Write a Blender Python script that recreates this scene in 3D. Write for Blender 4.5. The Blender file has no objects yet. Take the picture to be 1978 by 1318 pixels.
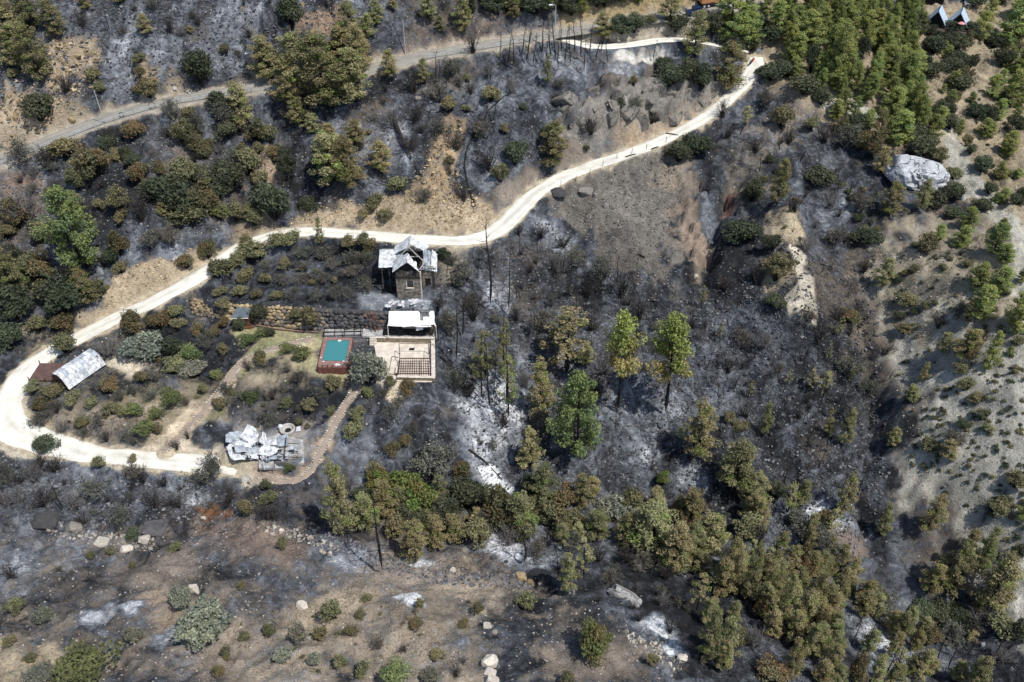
import bpy, math, random
import numpy as np
from mathutils import Vector, Matrix

# ------------------------------------------------------------------ camera, light, exposure
S = bpy.context.scene
PITCH = math.radians(38.0)
CAMZ = 90.0
cam = bpy.data.cameras.new('camera'); camo = bpy.data.objects.new('camera', cam)
S.collection.objects.link(camo); S.camera = camo
cam.sensor_fit = 'HORIZONTAL'; cam.sensor_width = 36.0; cam.lens = 32.0
cam.clip_start = 1.0; cam.clip_end = 6000.0
camo.location = (0, 0, CAMZ); camo.rotation_euler = (math.pi/2 - PITCH, 0, 0)
FOC = 1758.0

SUN_EL = math.radians(61.0)
SDX, SDY = 0.78, -0.626                       # horizontal direction towards the sun
world = bpy.data.worlds.new('World'); S.world = world; world.use_nodes = True
wn = world.node_tree
sky = wn.nodes.new('ShaderNodeTexSky'); sky.sky_type = 'NISHITA'; sky.sun_disc = False
sky.sun_elevation = SUN_EL; sky.sun_rotation = math.atan2(SDX, SDY)
bg = wn.nodes['Background']; bg.inputs['Strength'].default_value = 0.128
wn.links.new(sky.outputs['Color'], bg.inputs['Color'])
sl = bpy.data.lights.new('sun', 'SUN'); sl.energy = 4.1; sl.angle = math.radians(0.5); sl.color = (1.0, 0.97, 0.925)
so = bpy.data.objects.new('sun', sl); S.collection.objects.link(so)
sv = Vector((SDX*math.cos(SUN_EL), SDY*math.cos(SUN_EL), math.sin(SUN_EL)))
so.rotation_euler = sv.to_track_quat('Z', 'Y').to_euler(); so.location = (60, -40, 140)
S.view_settings.view_transform = 'Standard'; S.view_settings.look = 'None'
S.view_settings.exposure = 0.33; S.view_settings.gamma = 1.0; S.view_settings.use_curve_mapping = False
S.render.engine = 'CYCLES'
COL = S.collection
RS = np.random.RandomState(7)

# ------------------------------------------------------------------ maths helpers
def ray(u, v):
    a = (np.asarray(u, float)-989.0)/FOC; b = (659.0-np.asarray(v, float))/FOC
    c, s = math.cos(PITCH), math.sin(PITCH)
    return a, c + b*s, -s + b*c
def P(u, v, z):                               # the point at height z seen at a pixel of the photograph
    dx, dy, dz = ray(u, v); t = (z-CAMZ)/dz
    return np.array([dx*t, dy*t, dx*0+z]) if np.ndim(u) == 0 else np.stack([dx*t, dy*t, dx*0+z], -1)
def pxm(p):                                   # photograph pixels per metre at a point
    return FOC/(p[1]*math.cos(PITCH) + (CAMZ-p[2])*math.sin(PITCH))
def sstep(a, b, x):
    t = np.clip((x-a)/(b-a), 0, 1); return t*t*(3-2*t)
def _hash(ix, iy, seed):
    h = (ix.astype(np.int64)*374761393 + iy.astype(np.int64)*668265263 + seed*1442695041) & 0xffffffff
    h = ((h ^ (h >> 13))*1274126177) & 0xffffffff
    return ((h ^ (h >> 16)) & 0xffff)/65535.0
def vnoise(x, y, seed=0):
    ix = np.floor(x).astype(np.int64); iy = np.floor(y).astype(np.int64); fx = x-ix; fy = y-iy
    fx = fx*fx*(3-2*fx); fy = fy*fy*(3-2*fy)
    a = _hash(ix, iy, seed); b = _hash(ix+1, iy, seed); c = _hash(ix, iy+1, seed); d = _hash(ix+1, iy+1, seed)
    return a+(b-a)*fx+(c-a)*fy+(a-b-c+d)*fx*fy
def fbm(x, y, seed=0, octv=4, gain=0.5):
    s = 0; amp = 1; tot = 0
    for k in range(octv):
        s = s+amp*vnoise(x*2**k+17.3*k, y*2**k-9.1*k, seed+k); tot += amp; amp *= gain
    return s/tot
def worley(x, y, seed=0):
    ix = np.floor(x); iy = np.floor(y); d1 = np.full(x.shape, 9.0); val = np.zeros(x.shape)
    for dx in (-1, 0, 1):
        for dy in (-1, 0, 1):
            jx = ix+dx; jy = iy+dy
            px = jx+_hash(jx, jy, seed); py = jy+_hash(jx, jy, seed+5)
            d = (px-x)**2+(py-y)**2; m = d < d1
            d1 = np.where(m, d, d1); val = np.where(m, _hash(jx, jy, seed+9), val)
    return np.sqrt(d1), val

# ------------------------------------------------------------------ object helpers
def tag(o, label=None, cat=None, group=None, kind=None):
    if label: o['label'] = label
    if cat: o['category'] = cat
    if group: o['group'] = group
    if kind: o['kind'] = kind
    return o
def link(name, data, parent=None, mat=None):
    o = bpy.data.objects.new(name, data); COL.objects.link(o)
    if parent is not None: o.parent = parent
    if mat is not None and data is not None and not len(data.materials): data.materials.append(mat)
    return o
def thing(name, label, cat, loc=(0, 0, 0), rz=0.0, group=None):
    o = bpy.data.objects.new(name, None); COL.objects.link(o); o.empty_display_size = 0.3
    o.location = tuple(float(c) for c in loc); o.rotation_euler = (0, 0, rz)
    return tag(o, label, cat, group)
def np_mesh(name, verts, faces, colors=None, mat=None, smooth=False):
    verts = np.asarray(verts, np.float32); faces = np.asarray(faces, np.int32)
    me = bpy.data.meshes.new(name); n, k = faces.shape
    me.vertices.add(len(verts)); me.vertices.foreach_set('co', verts.ravel())
    me.loops.add(n*k); me.loops.foreach_set('vertex_index', faces.ravel())
    me.polygons.add(n); me.polygons.foreach_set('loop_start', np.arange(0, n*k, k, dtype=np.int32))
    me.polygons.foreach_set('loop_total', np.full(n, k, np.int32))
    me.polygons.foreach_set('use_smooth', np.full(n, smooth, bool))
    if colors is not None:
        at = me.color_attributes.new('tint', 'FLOAT_COLOR', 'POINT')
        c4 = np.ones((len(verts), 4), np.float32); c4[:, :3] = colors; at.data.foreach_set('color', c4.ravel())
    me.update(calc_edges=True)
    if mat: me.materials.append(mat)
    return me
class MB:
    def __init__(s): s.v = []; s.f = []
    def add(s, vs, fs):
        n = len(s.v); s.v += [tuple(float(c) for c in p) for p in vs]; s.f += [tuple(i+n for i in f) for f in fs]; return s
    def box(s, x0, x1, y0, y1, z0, z1):
        return s.add([(x0,y0,z0),(x1,y0,z0),(x1,y1,z0),(x0,y1,z0),(x0,y0,z1),(x1,y0,z1),(x1,y1,z1),(x0,y1,z1)],
                     [(0,3,2,1),(4,5,6,7),(0,1,5,4),(1,2,6,5),(2,3,7,6),(3,0,4,7)])
    def prism(s, poly, h):                    # polygon of 3-D points given anticlockwise from above, dropped by h
        n = len(poly); lo = [(p[0], p[1], p[2]-h) for p in poly]
        return s.add(list(poly)+lo, [tuple(range(n)), tuple(range(2*n-1, n-1, -1))]+[(i, i+n, (i+1) % n+n, (i+1) % n) for i in range(n)])
    def slab(s, q, t):                        # quad or polygon thickened along its normal
        q = [Vector(p) for p in q]; nn = (q[1]-q[0]).cross(q[-1]-q[0]).normalized()*t; n = len(q)
        return s.add(q+[p-nn for p in q], [tuple(range(n)), tuple(range(2*n-1, n-1, -1))]+[(i, i+n, (i+1) % n+n, (i+1) % n) for i in range(n)])
    def beam(s, p, q, w, h=None):
        p = Vector(p); q = Vector(q); h = h or w; d = (q-p).normalized()
        a = d.cross(Vector((0, 0, 1)));  a = Vector((1, 0, 0)) if a.length < 1e-3 else a.normalized()
        b = a.cross(d).normalized(); a *= w/2; b *= h/2
        return s.add([p-a-b, p+a-b, p+a+b, p-a+b, q-a-b, q+a-b, q+a+b, q-a+b],
                     [(0,1,2,3),(7,6,5,4),(0,4,5,1),(1,5,6,2),(2,6,7,3),(3,7,4,0)])
    def tube(s, pts, rad, k=5):
        pts = [Vector(p) for p in pts]; n = len(pts); vs = []; fs = []
        for i, p in enumerate(pts):
            d = (pts[min(i+1, n-1)]-pts[max(i-1, 0)]).normalized()
            a = d.cross(Vector((0.31, 0.17, 0.93)));  a = d.orthogonal() if a.length < 1e-3 else a
            a.normalize(); b = d.cross(a)
            r = rad[i] if hasattr(rad, '__len__') else rad
            for j in range(k):
                t = 2*math.pi*j/k; vs.append(p+a*(r*math.cos(t))+b*(r*math.sin(t)))
        for i in range(n-1):
            for j in range(k):
                fs.append((i*k+j, i*k+(j+1) % k, (i+1)*k+(j+1) % k, (i+1)*k+j))
        fs.append(tuple(range(k-1, -1, -1))); fs.append(tuple((n-1)*k+j for j in range(k)))
        return s.add(vs, fs)
    def lathe(s, prof, k=16, c=(0, 0, 0)):
        vs = [(c[0]+r*math.cos(2*math.pi*j/k), c[1]+r*math.sin(2*math.pi*j/k), c[2]+z) for r, z in prof for j in range(k)]
        fs = [(i*k+j, i*k+(j+1) % k, (i+1)*k+(j+1) % k, (i+1)*k+j) for i in range(len(prof)-1) for j in range(k)]
        return s.add(vs, fs)
    def sheet(s, c00, c10, c11, c01, nx, ny, amp, seed, t=0.03, fold=0.0):   # bent sheet of metal with thickness
        r = np.random.RandomState(seed); a, b, c, d = [np.array(p, float) for p in (c00, c10, c11, c01)]
        U, V = np.meshgrid(np.linspace(0, 1, nx), np.linspace(0, 1, ny), indexing='ij')
        pts = (a[None,None]*((1-U)*(1-V))[...,None]+b*(U*(1-V))[...,None]+c*(U*V)[...,None]+d*((1-U)*V)[...,None])
        nn = np.cross(b-a, d-a); nn /= np.linalg.norm(nn)
        off = (fbm(U*3.1+seed, V*3.1, seed, 3)-0.5)*2*amp + fold*np.abs(((U*2.3+V*1.1+seed*.37) % 1)-0.5)
        pts = pts+nn*off[..., None]+r.uniform(-.25, .25, pts.shape)*amp*0.3
        vs = list(pts.reshape(-1, 3))+list((pts-nn*t).reshape(-1, 3)); N = nx*ny; fs = []
        for i in range(nx-1):
            for j in range(ny-1):
                q = (i*ny+j, (i+1)*ny+j, (i+1)*ny+j+1, i*ny+j+1); fs.append(q); fs.append(tuple(x+N for x in q[::-1]))
        ring = [i*ny for i in range(nx)]+[(nx-1)*ny+j for j in range(1, ny)]+[i*ny+ny-1 for i in range(nx-2, -1, -1)]+[j for j in range(ny-2, 0, -1)]
        for x, y in zip(ring, ring[1:]+ring[:1]): fs.append((x, x+N, y+N, y))
        return s.add(vs, fs)
    def mesh(s, name, mat=None, smooth=False):
        me = bpy.data.meshes.new(name); me.from_pydata(s.v, [], s.f); me.update()
        if smooth: me.polygons.foreach_set('use_smooth', [True]*len(me.polygons))
        if mat: me.materials.append(mat)
        return me
    def build(s, name, mat, parent=None, smooth=False):
        return link(name, s.mesh(name, mat, smooth), parent)

# ------------------------------------------------------------------ materials
class NT:
    def __init__(s, name):
        s.m = bpy.data.materials.new(name); s.m.use_nodes = True; s.t = s.m.node_tree
        s.b = s.t.nodes['Principled BSDF']; s.b.inputs['Roughness'].default_value = 0.9
        s.b.inputs['Specular IOR Level'].default_value = 0.2
        s.pos = s.t.nodes.new('ShaderNodeTexCoord').outputs['Object']
    def n(s, typ, **kw):
        nd = s.t.nodes.new(typ)
        for k, v in kw.items():
            if k.startswith('_'): setattr(nd, k[1:], v)
            else:
                k = int(k[1:]) if k[0] == 'i' and k[1:].isdigit() else k
                if isinstance(v, bpy.types.NodeSocket): s.t.links.new(v, nd.inputs[k])
                else: nd.inputs[k].default_value = v
        return nd
    def noise(s, scale, detail=4, rough=0.6, vec=None, dist=0.0):
        return s.n('ShaderNodeTexNoise', Vector=vec or s.pos, Scale=scale, Detail=detail, Roughness=rough, Distortion=dist).outputs[0]
    def math(s, op, a, b=0.0, c=0.0, clamp=False):
        nd = s.n('ShaderNodeMath', _operation=op, _use_clamp=clamp, i0=a, i1=b, i2=c); return nd.outputs[0]
    def mr(s, x, a, b, c=0.0, d=1.0, smooth=False):
        nd = s.n('ShaderNodeMapRange', _interpolation_type='SMOOTHSTEP' if smooth else 'LINEAR', i0=x, i1=a, i2=b, i3=c, i4=d); return nd.outputs[0]
    def mix(s, f, a, b, mode='MIX'):
        nd = s.t.nodes.new('ShaderNodeMix'); nd.data_type = 'RGBA'; nd.blend_type = mode
        for sock, v in ((nd.inputs[0], f), (nd.inputs[6], a), (nd.inputs[7], b)):
            if isinstance(v, bpy.types.NodeSocket): s.t.links.new(v, sock)
            else: sock.default_value = v if not hasattr(v, '__len__') or len(v) == 4 else tuple(v)+(1.0,)
        return nd.outputs[2]
    def ramp(s, x, stops):
        nd = s.t.nodes.new('ShaderNodeValToRGB'); s.t.links.new(x, nd.inputs[0]); e = nd.color_ramp.elements
        while len(e) < len(stops): e.new(0.5)
        for el, (p, c) in zip(e, stops): el.position = p; el.color = tuple(c)+(1.0,)
        return nd.outputs[0]
    def attr(s, name, typ='GEOMETRY'):
        return s.n('ShaderNodeAttribute', _attribute_name=name, _attribute_type=typ)
    def bump(s, h, strength=0.5, dist=0.1):
        nd = s.n('ShaderNodeBump', Strength=strength, Distance=dist, Height=h); s.t.links.new(nd.outputs[0], s.b.inputs['Normal'])
    def col(s, c, rough=None, metal=None):
        if isinstance(c, bpy.types.NodeSocket): s.t.links.new(c, s.b.inputs['Base Color'])
        else: s.b.inputs['Base Color'].default_value = tuple(c)+(1.0,)
        if rough is not None: s.b.inputs['Roughness'].default_value = rough
        if metal is not None: s.b.inputs['Metallic'].default_value = metal
        return s.m
def plain(name, c, var=0.35, scale=3.0, rough=0.85, metal=0.0, c2=None, bump=0.0, lo=0.42, hi=0.62, spec=None):
    t = NT(name); a = t.noise(scale, 5, 0.65)
    if c2 is None: c2 = tuple(x*(1-var) for x in c)
    if bump: t.bump(t.noise(scale*2.3, 4), bump, 0.08)
    if spec is not None: t.b.inputs['Specular IOR Level'].default_value = spec
    return t.col(t.mix(t.mr(a, lo, hi), c2, c), rough, metal)
def leafmat(name, c, hue=0.07, trans=0.36):
    t = NT(name); tint = t.attr('tint').outputs['Color']
    rnd = t.n('ShaderNodeObjectInfo').outputs['Random']
    k = t.mr(rnd, 0, 1, 0.72, 1.3)
    warm = t.mix(t.math('FRACT', t.math('MULTIPLY', rnd, 7.31)), (1-hue, 1+hue*0.4, 1-hue*0.5), (1+hue, 1-hue*0.3, 1-hue))
    c3 = t.mix(1.0, t.mix(1.0, tuple(c), tint, 'MULTIPLY'), warm, 'MULTIPLY')
    v = t.n('ShaderNodeVectorMath', _operation='SCALE', i0=c3); t.t.links.new(k, v.inputs['Scale'])
    m = t.col(v.outputs[0], 0.8)
    tr = t.n('ShaderNodeBsdfTranslucent', Color=v.outputs[0]); mx = t.n('ShaderNodeMixShader', i0=trans, i1=t.b.outputs[0], i2=tr.outputs[0])
    t.t.links.new(mx.outputs[0], t.t.nodes['Material Output'].inputs[0]); return m
def stonemat(name, c, c2, scale=2.6):
    t = NT(name); rnd = t.n('ShaderNodeObjectInfo').outputs['Random']; tint = t.attr('tint').outputs['Color']
    a = t.noise(scale, 6, 0.7); b = t.noise(scale*5, 4, 0.7)
    cc = t.mix(t.mr(t.math('ADD', a, t.math('MULTIPLY', b, 0.4)), 0.5, 0.85), c2, c)
    v = t.n('ShaderNodeVectorMath', _operation='SCALE', i0=cc); t.t.links.new(t.mr(rnd, 0, 1, 0.65, 1.25), v.inputs['Scale'])
    t.bump(t.math('ADD', a, b), 0.8, 0.12); return t.col(v.outputs[0], 0.95)

def ground_material():
    t = NT('burnt_ground')
    soil = t.attr('soil').outputs['Color']; sp = t.n('ShaderNodeSeparateColor', i0=t.attr('wear').outputs['Color'])
    burn, ash, stony = sp.outputs[0], sp.outputs[1], sp.outputs[2]
    A = t.noise(0.22, 6, 0.62, dist=0.6); B = t.noise(1.1, 8, 0.72); Cn = t.noise(4.5, 5, 0.7); D = t.noise(0.55, 7, 0.7, dist=1.2)
    nz = t.math('ADD', t.math('MULTIPLY', t.math('SUBTRACT', A, 0.5), 1.1), t.math('MULTIPLY', t.math('SUBTRACT', B, 0.5), 1.3))
    bf = t.mr(t.math('ADD', burn, t.math('MULTIPLY', nz, 1.1)), 0.18, 0.84, smooth=True)
    E = t.noise(0.07, 5, 0.6, dist=0.8)
    az = t.math('ADD', t.math('MULTIPLY', t.math('SUBTRACT', D, 0.5), 1.7), t.math('MULTIPLY', t.math('SUBTRACT', Cn, 0.5), 0.5))
    az = t.math('ADD', az, t.math('ADD', t.math('MULTIPLY', t.math('SUBTRACT', B, 0.5), 0.8), t.math('MULTIPLY', t.math('SUBTRACT', E, 0.5), 1.2)))
    af = t.math('ADD', t.math('SUBTRACT', ash, 0.085), t.math('MULTIPLY', az, 0.8), clamp=True)
    ashc = t.ramp(af, [(0.0, (.0115, .0128, .0152)), (0.20, (.034, .0375, .0435)), (0.42, (.092, .100, .114)), (0.66, (.200, .214, .232)), (0.85, (.40, .415, .43)), (1.0, (.66, .67, .675))])
    sv_ = t.n('ShaderNodeVectorMath', _operation='SCALE', i0=soil)
    t.t.links.new(t.math('MULTIPLY', t.mr(B, 0.3, 0.7, 0.55, 1.4), t.mr(Cn, 0.3, 0.7, 0.7, 1.3)), sv_.inputs['Scale'])
    col = t.mix(bf, sv_.outputs[0], ashc)
    vor = t.n('ShaderNodeTexVoronoi', Vector=t.pos, Scale=1.9, Randomness=1.0); vc = t.n('ShaderNodeSeparateColor', i0=vor.outputs['Color'])
    stone = t.math('MULTIPLY', t.mr(t.math('SUBTRACT', vc.outputs[0], t.math('SUBTRACT', 1.0, t.math('MULTIPLY', stony, 0.55))), 0.0, 0.03), t.mr(vor.outputs['Distance'], 0.30, 0.18))
    stc = t.n('ShaderNodeVectorMath', _operation='SCALE', i0=t.mix(0.45, soil, (.42, .40, .36))); t.t.links.new(t.mr(vc.outputs[1], 0, 1, 0.45, 1.5), stc.inputs['Scale'])
    col = t.mix(stone, col, stc.outputs[0])
    h = t.math('ADD', t.math('MULTIPLY', B, 0.7), t.math('ADD', t.math('MULTIPLY', Cn, 0.35), t.math('MULTIPLY', stone, 0.22)))
    t.bump(h, 0.9, 0.55)
    return t.col(col, 0.97)

M = {}
M['ground'] = ground_material()
def roadmat(name, c, c2, scale=0.5):
    t = NT(name); a = t.noise(scale, 6, 0.65); b = t.noise(scale*9, 5, 0.7)
    cc = t.mix(t.mr(t.math('ADD', t.math('MULTIPLY', a, 0.7), t.math('MULTIPLY', b, 0.3)), 0.40, 0.60), c2, c)
    tn = t.attr('tint').outputs['Color']; t.bump(b, 0.3, 0.05); return t.col(t.mix(1.0, cc, tn, 'MULTIPLY'), 0.95)
M['gravel'] = roadmat('pale_gravel', (.72, .695, .63), (.57, .54, .48))
M['asphalt'] = roadmat('worn_road', (.30, .285, .255), (.235, .22, .195))
M['earth'] = roadmat('path_earth', (.30, .24, .19), (.21, .17, .135), 1.0)

M['stone_tan'] = stonemat('tan_stone', (.40, .31, .18), (.24, .18, .11))
M['stone_mid'] = stonemat('brown_grey_stone', (.22, .18, .14), (.12, .10, .085))
M['stone_dark'] = stonemat('sooty_stone', (.105, .10, .10), (.05, .05, .052))
M['stone_red'] = stonemat('fired_stone', (.17, .11, .09), (.08, .06, .055))
def crackedstone(name, c, c2, scale):
    t = NT(name); a = t.noise(scale, 7, 0.7); b = t.noise(scale*4, 5, 0.7)
    mp = t.n('ShaderNodeMapping', Vector=t.pos); mp.inputs['Scale'].default_value = (1.3, 1.0, .55)
    vn = t.n('ShaderNodeVectorMath', _operation='ADD', i0=mp.outputs[0]); nv = t.n('ShaderNodeTexNoise', Vector=t.pos, Scale=2.5, Detail=3.0).outputs['Color']; t.t.links.new(nv, vn.inputs[1])
    ed = t.n('ShaderNodeTexVoronoi', _feature='DISTANCE_TO_EDGE', Vector=vn.outputs[0], Scale=1.35).outputs['Distance']
    ck = t.mr(ed, 0.0, 0.03); cc = t.mix(t.mr(t.math('ADD', a, t.math('MULTIPLY', b, 0.5)), 0.55, 0.9), c2, c)
    t.bump(t.math('ADD', t.math('MULTIPLY', b, .6), t.math('MULTIPLY', ck, 1.2)), 1.0, .25)
    return t.col(t.mix(ck, (.07, .07, .075), cc), .95)
M['slabrock'] = crackedstone('grey_slab_rock', (.34, .33, .31), (.19, .185, .18), 2.0)
M['facerock'] = crackedstone('brown_grey_rock_face', (.215, .195, .165), (.105, .097, .088), 1.6)
M['bigrock'] = crackedstone('cracked_limestone', (.46, .47, .48), (.27, .28, .29), 2.2)
M['limestone'] = stonemat('limestone', (.50, .51, .52), (.27, .28, .29), 2.4)
M['pale_rock'] = stonemat('pale_rock', (.56, .51, .43), (.34, .30, .25), 2.2)
M['grey_rock'] = stonemat('grey_rock', (.225, .20, .17), (.115, .105, .095), 2.0)
M['ochre_rock'] = stonemat('ochre_rock', (.34, .26, .15), (.19, .145, .09), 2.0)
M['patio'] = plain('patio_screed', (.60, .54, .455), scale=.7, c2=(.44, .39, .325))
M['terrace'] = plain('terrace_screed', (.42, .405, .38), scale=.9, c2=(.22, .215, .21))
M['white_metal'] = plain('whitewashed_metal', (.64, .65, .65), scale=1.8, c2=(.27, .28, .29), rough=0.6, lo=.36, hi=.62)
M['grey_metal'] = plain('heat_greyed_metal', (.36, .40, .43), scale=1.4, c2=(.17, .19, .21), rough=0.55)
M['char'] = plain('charred_wood', (.022, .020, .019), scale=4)
M['charwall'] = plain('sooty_render', (.10, .085, .07), scale=1.5, c2=(.022, .02, .02))
M['housestone'] = plain('smoke_stained_stonework', (.27, .23, .185), scale=1.7, c2=(.05, .045, .04), bump=.9, lo=.38, hi=.6)
M['ashlar'] = plain('honey_stonework', (.30, .245, .165), scale=3.4, c2=(.16, .13, .095), bump=.8)
M['cope'] = plain('pale_coping', (.60, .54, .46), scale=2, c2=(.42, .37, .31))
M['rust'] = plain('rusted_steel', (.105, .055, .045), scale=2, c2=(.07, .038, .034), rough=.8)
M['rustdeck'] = plain('rusty_brown_deck', (.125, .075, .063), scale=.8, c2=(.085, .052, .046), rough=.85)
M['redwood'] = plain('red_brown_cladding', (.21, .085, .062), scale=2.2, c2=(.13, .055, .042), rough=.7)
M['redtop'] = plain('pool_deck_boards', (.27, .165, .14), scale=2.0, c2=(.18, .105, .09), rough=.7)
M['brown'] = plain('brown_timber', (.155, .080, .042), scale=3, c2=(.09, .048, .028))
M['tealroof'] = plain('slate_blue_roof', (.105, .125, .138), scale=1.2, c2=(.075, .092, .105), rough=.6)
M['poolwall'] = plain('pool_lining', (.05, .24, .25), scale=1.5, c2=(.04, .20, .21))
M['canvas'] = plain('white_awning', (.70, .69, .665), scale=1.4, c2=(.58, .565, .535), rough=.8)
M['whiteplate'] = plain('white_plate', (.75, .75, .74), rough=.6)
M['concrete'] = plain('pale_concrete', (.42, .40, .37), scale=2, c2=(.30, .285, .26))
M['polegrey'] = plain('galvanised_pole', (.42, .42, .41), scale=1, c2=(.33, .33, .32), rough=.5)
M['zinc'] = plain('dull_zinc', (.40, .43, .45), scale=1.2, c2=(.25, .27, .29), rough=.55)
M['blueroof'] = plain('pale_blue_roof', (.42, .50, .58), scale=1, c2=(.34, .42, .50), rough=.45)
M['darkboard'] = plain('dark_boards', (.022, .018, .018), scale=3)
M['deckwood'] = plain('grey_deck_boards', (.13, .10, .085), scale=3)
M['pink'] = plain('pink_parasol', (.62, .26, .27), var=.15)
M['darkglass'] = plain('dark_glass', (.015, .017, .02), rough=.15, spec=.5)
M['carblue'] = plain('dark_blue_paint', (.012, .028, .075), var=.2, rough=.3, spec=.5)
M['carwhite'] = plain('white_paint', (.72, .70, .66), var=.1, rough=.4)
M['orange'] = plain('orange_load', (.55, .30, .12), scale=1.2, c2=(.45, .2, .1))
M['red'] = plain('red_paint', (.30, .03, .035), var=.2, rough=.4)
M['rubber'] = plain('rubber', (.02, .02, .02))
M['ashpile'] = plain('ash_heap', (.60, .60, .60), scale=2.5, c2=(.30, .30, .31))
M['bark'] = plain('charred_bark', (.030, .027, .025), scale=5, c2=(.014, .013, .013))
M['barkbrown'] = plain('brown_bark', (.085, .062, .048), scale=5, c2=(.035, .028, .024))
M['twig'] = plain('burnt_twigs', (.055, .045, .040), scale=2, c2=(.028, .025, .024))
M['twiggrey'] = plain('ash_grey_twigs', (.185, .172, .16), scale=2, c2=(.10, .094, .09))
LEAF = {'G': (.265, .290, .108), 'D': (.084, .098, .064), 'S': (.300, .280, .165), 'P': (.265, .268, .120), 'O': (.190, .180, .108),
        'R': (.170, .142, .096), 'Y': (.200, .212, .180), 'K': (.160, .172, .070), 'K2': (.172, .165, .082), 'G2': (.165, .188, .088),
        'Y2': (.240, .235, .190), 'F': (.215, .265, .115), 'T': (.120, .105, .09), 'A': (.165, .158, .128)}
LM = {k: leafmat('foliage_'+n, c) for (k, c), n in zip(LEAF.items(), ['pine_green', 'dark_green', 'scorched', 'half_scorched', 'olive', 'rust', 'grey_green',
      'broadleaf', 'round_bush', 'fresh_green', 'silver_olive', 'lush_pine', 'withered', 'ashen'])}
t = NT('pool_water'); M['water'] = t.col((.045, .185, .19), 0.06); t.b.inputs['Specular IOR Level'].default_value = .5; t.bump(t.noise(5, 3), .15, .03)
# ------------------------------------------------------------------ the lie of the land
CTRL = """0 1318 2;500 1318 3;989 1318 2;1300 1318 -2;1600 1318 -8;1978 1318 -14;0 1180 -2;500 1180 -1;989 1180 -3;1250 1180 -6.5;1500 1180 -10.5
0 1060 -5;400 1060 -4.5;650 1050 -6.5;989 1090 -7.5;100 970 -6.5;400 975 -7;700 1000 -8.5;950 980 -10;1300 1040 -12;1600 1100 -15;1900 1180 -18
0 870 -3;250 890 -3.5;500 910 -4;30 780 -2.3;0 700 .3;60 690 -1;300 800 -1.5;500 780 -1.2;650 680 0;780 690 0;400 690 0;700 860 -4;780 800 -2.3;850 880 -5.5
500 540 4.6;780 580 4;600 500 5;700 540 4.4;470 470 5.5;250 600 2;700 455 6.5;900 465 6.5;1000 400 9;1100 330 11.5;1300 260 15;1400 200 18;1470 120 22
300 400 13;0 500 7;100 400 12;0 310 17;200 240 20;430 180 22.5;700 130 25.5;900 95 27;1060 65 28;1370 20 30
600 300 15.5;850 330 14;1000 250 18;1200 180 21.5;1300 130 23;1100 100 26;0 0 34;300 0 35;600 0 35;900 0 33.5;0 150 25.5;400 100 28
1500 0 30;1700 0 26;1850 40 22;1978 0 23;1600 150 21;1750 200 17;1978 200 15;1978 400 10;1450 300 14;1600 300 12.5;1770 350 11;1500 480 7.5
1200 420 7.5;1250 560 2;1150 480 4.5;1000 560 2;1000 700 -2;1000 850 -7;1200 700 -3;1200 900 -10;1400 650 -1;1400 850 -8;1350 400 8.5;1420 380 9
1550 600 3;1650 600 .5;1680 750 -5.5;1650 900 -9.5;1600 1000 -12.5;1800 550 6;1850 700 2;1978 600 7;1978 800 1;1800 850 -5;1900 950 -7;1978 1100 -11"""
pts = []
for tok in CTRL.replace('\n', ';').split(';'):
    u, v, z = map(float, tok.split()); pts.append(P(u, v, z))
for x, y, z in [(-320, 150, 22), (-320, 60, 2), (320, 150, 12), (320, 60, -14), (0, 330, 66), (-300, 330, 66), (300, 330, 42), (0, 10, 12),
                (-170, 5, 12), (170, 5, -8), (-150, 240, 46), (150, 260, 34), (0, 240, 50), (-160, 120, 12)]:
    pts.append(np.array([x, y, z], float))
pts = np.array(pts)
def _phi(r2): return 0.5*r2*np.log(r2+1e-9)
n_ = len(pts); sc = 100.0; q_ = pts[:, :2]/sc
K_ = _phi(((q_[:, None]-q_[None])**2).sum(-1))+np.eye(n_)*2e-4
A_ = np.zeros((n_+3, n_+3)); A_[:n_, :n_] = K_; A_[:n_, n_] = 1; A_[:n_, n_+1:] = q_; A_[n_:, :n_] = A_[:n_, n_:].T
w_ = np.linalg.solve(A_, np.concatenate([pts[:, 2], np.zeros(3)]))
def base_z(x, y):
    x = np.clip(x, -320, 320)/sc; y = np.clip(y, 5, 330)/sc
    out = w_[n_]+w_[n_+1]*x+w_[n_+2]*y
    for i in range(n_): out = out+w_[i]*_phi((x-q_[i, 0])**2+(y-q_[i, 1])**2)
    return out
def graded(lo, hi, step, far):
    core = np.arange(lo, hi+1e-6, step); out = [hi]; s = step
    while out[-1] < far[1]: s *= 1.35; out.append(out[-1]+s)
    inn = [lo]; s = step
    while inn[-1] > far[0]: s *= 1.35; inn.append(inn[-1]-s)
    return np.concatenate([inn[:0:-1], core, out[1:]])
XS = graded(-118, 132, 0.40, (-1500, 1500)); YS = graded(44, 222, 0.40, (-400, 2200))
cx = np.linspace(-320, 320, 321); cy = np.linspace(5, 330, 164)
CZ = base_z(*np.meshgrid(cx, cy, indexing='ij'))
def grid_sample(gx, gy, G, x, y):
    x = np.clip(x, gx[0], gx[-1]-1e-6); y = np.clip(y, gy[0], gy[-1]-1e-6)
    i = np.clip(np.searchsorted(gx, x, 'right')-1, 0, len(gx)-2); j = np.clip(np.searchsorted(gy, y, 'right')-1, 0, len(gy)-2)
    fx = (x-gx[i])/(gx[i+1]-gx[i]); fy = (y-gy[j])/(gy[j+1]-gy[j])
    return G[i, j]*(1-fx)*(1-fy)+G[i+1, j]*fx*(1-fy)+G[i, j+1]*(1-fx)*fy+G[i+1, j+1]*fx*fy
TX, TY = np.meshgrid(XS, YS, indexing='ij')
TZ = grid_sample(cx, cy, CZ, TX, TY)
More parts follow.
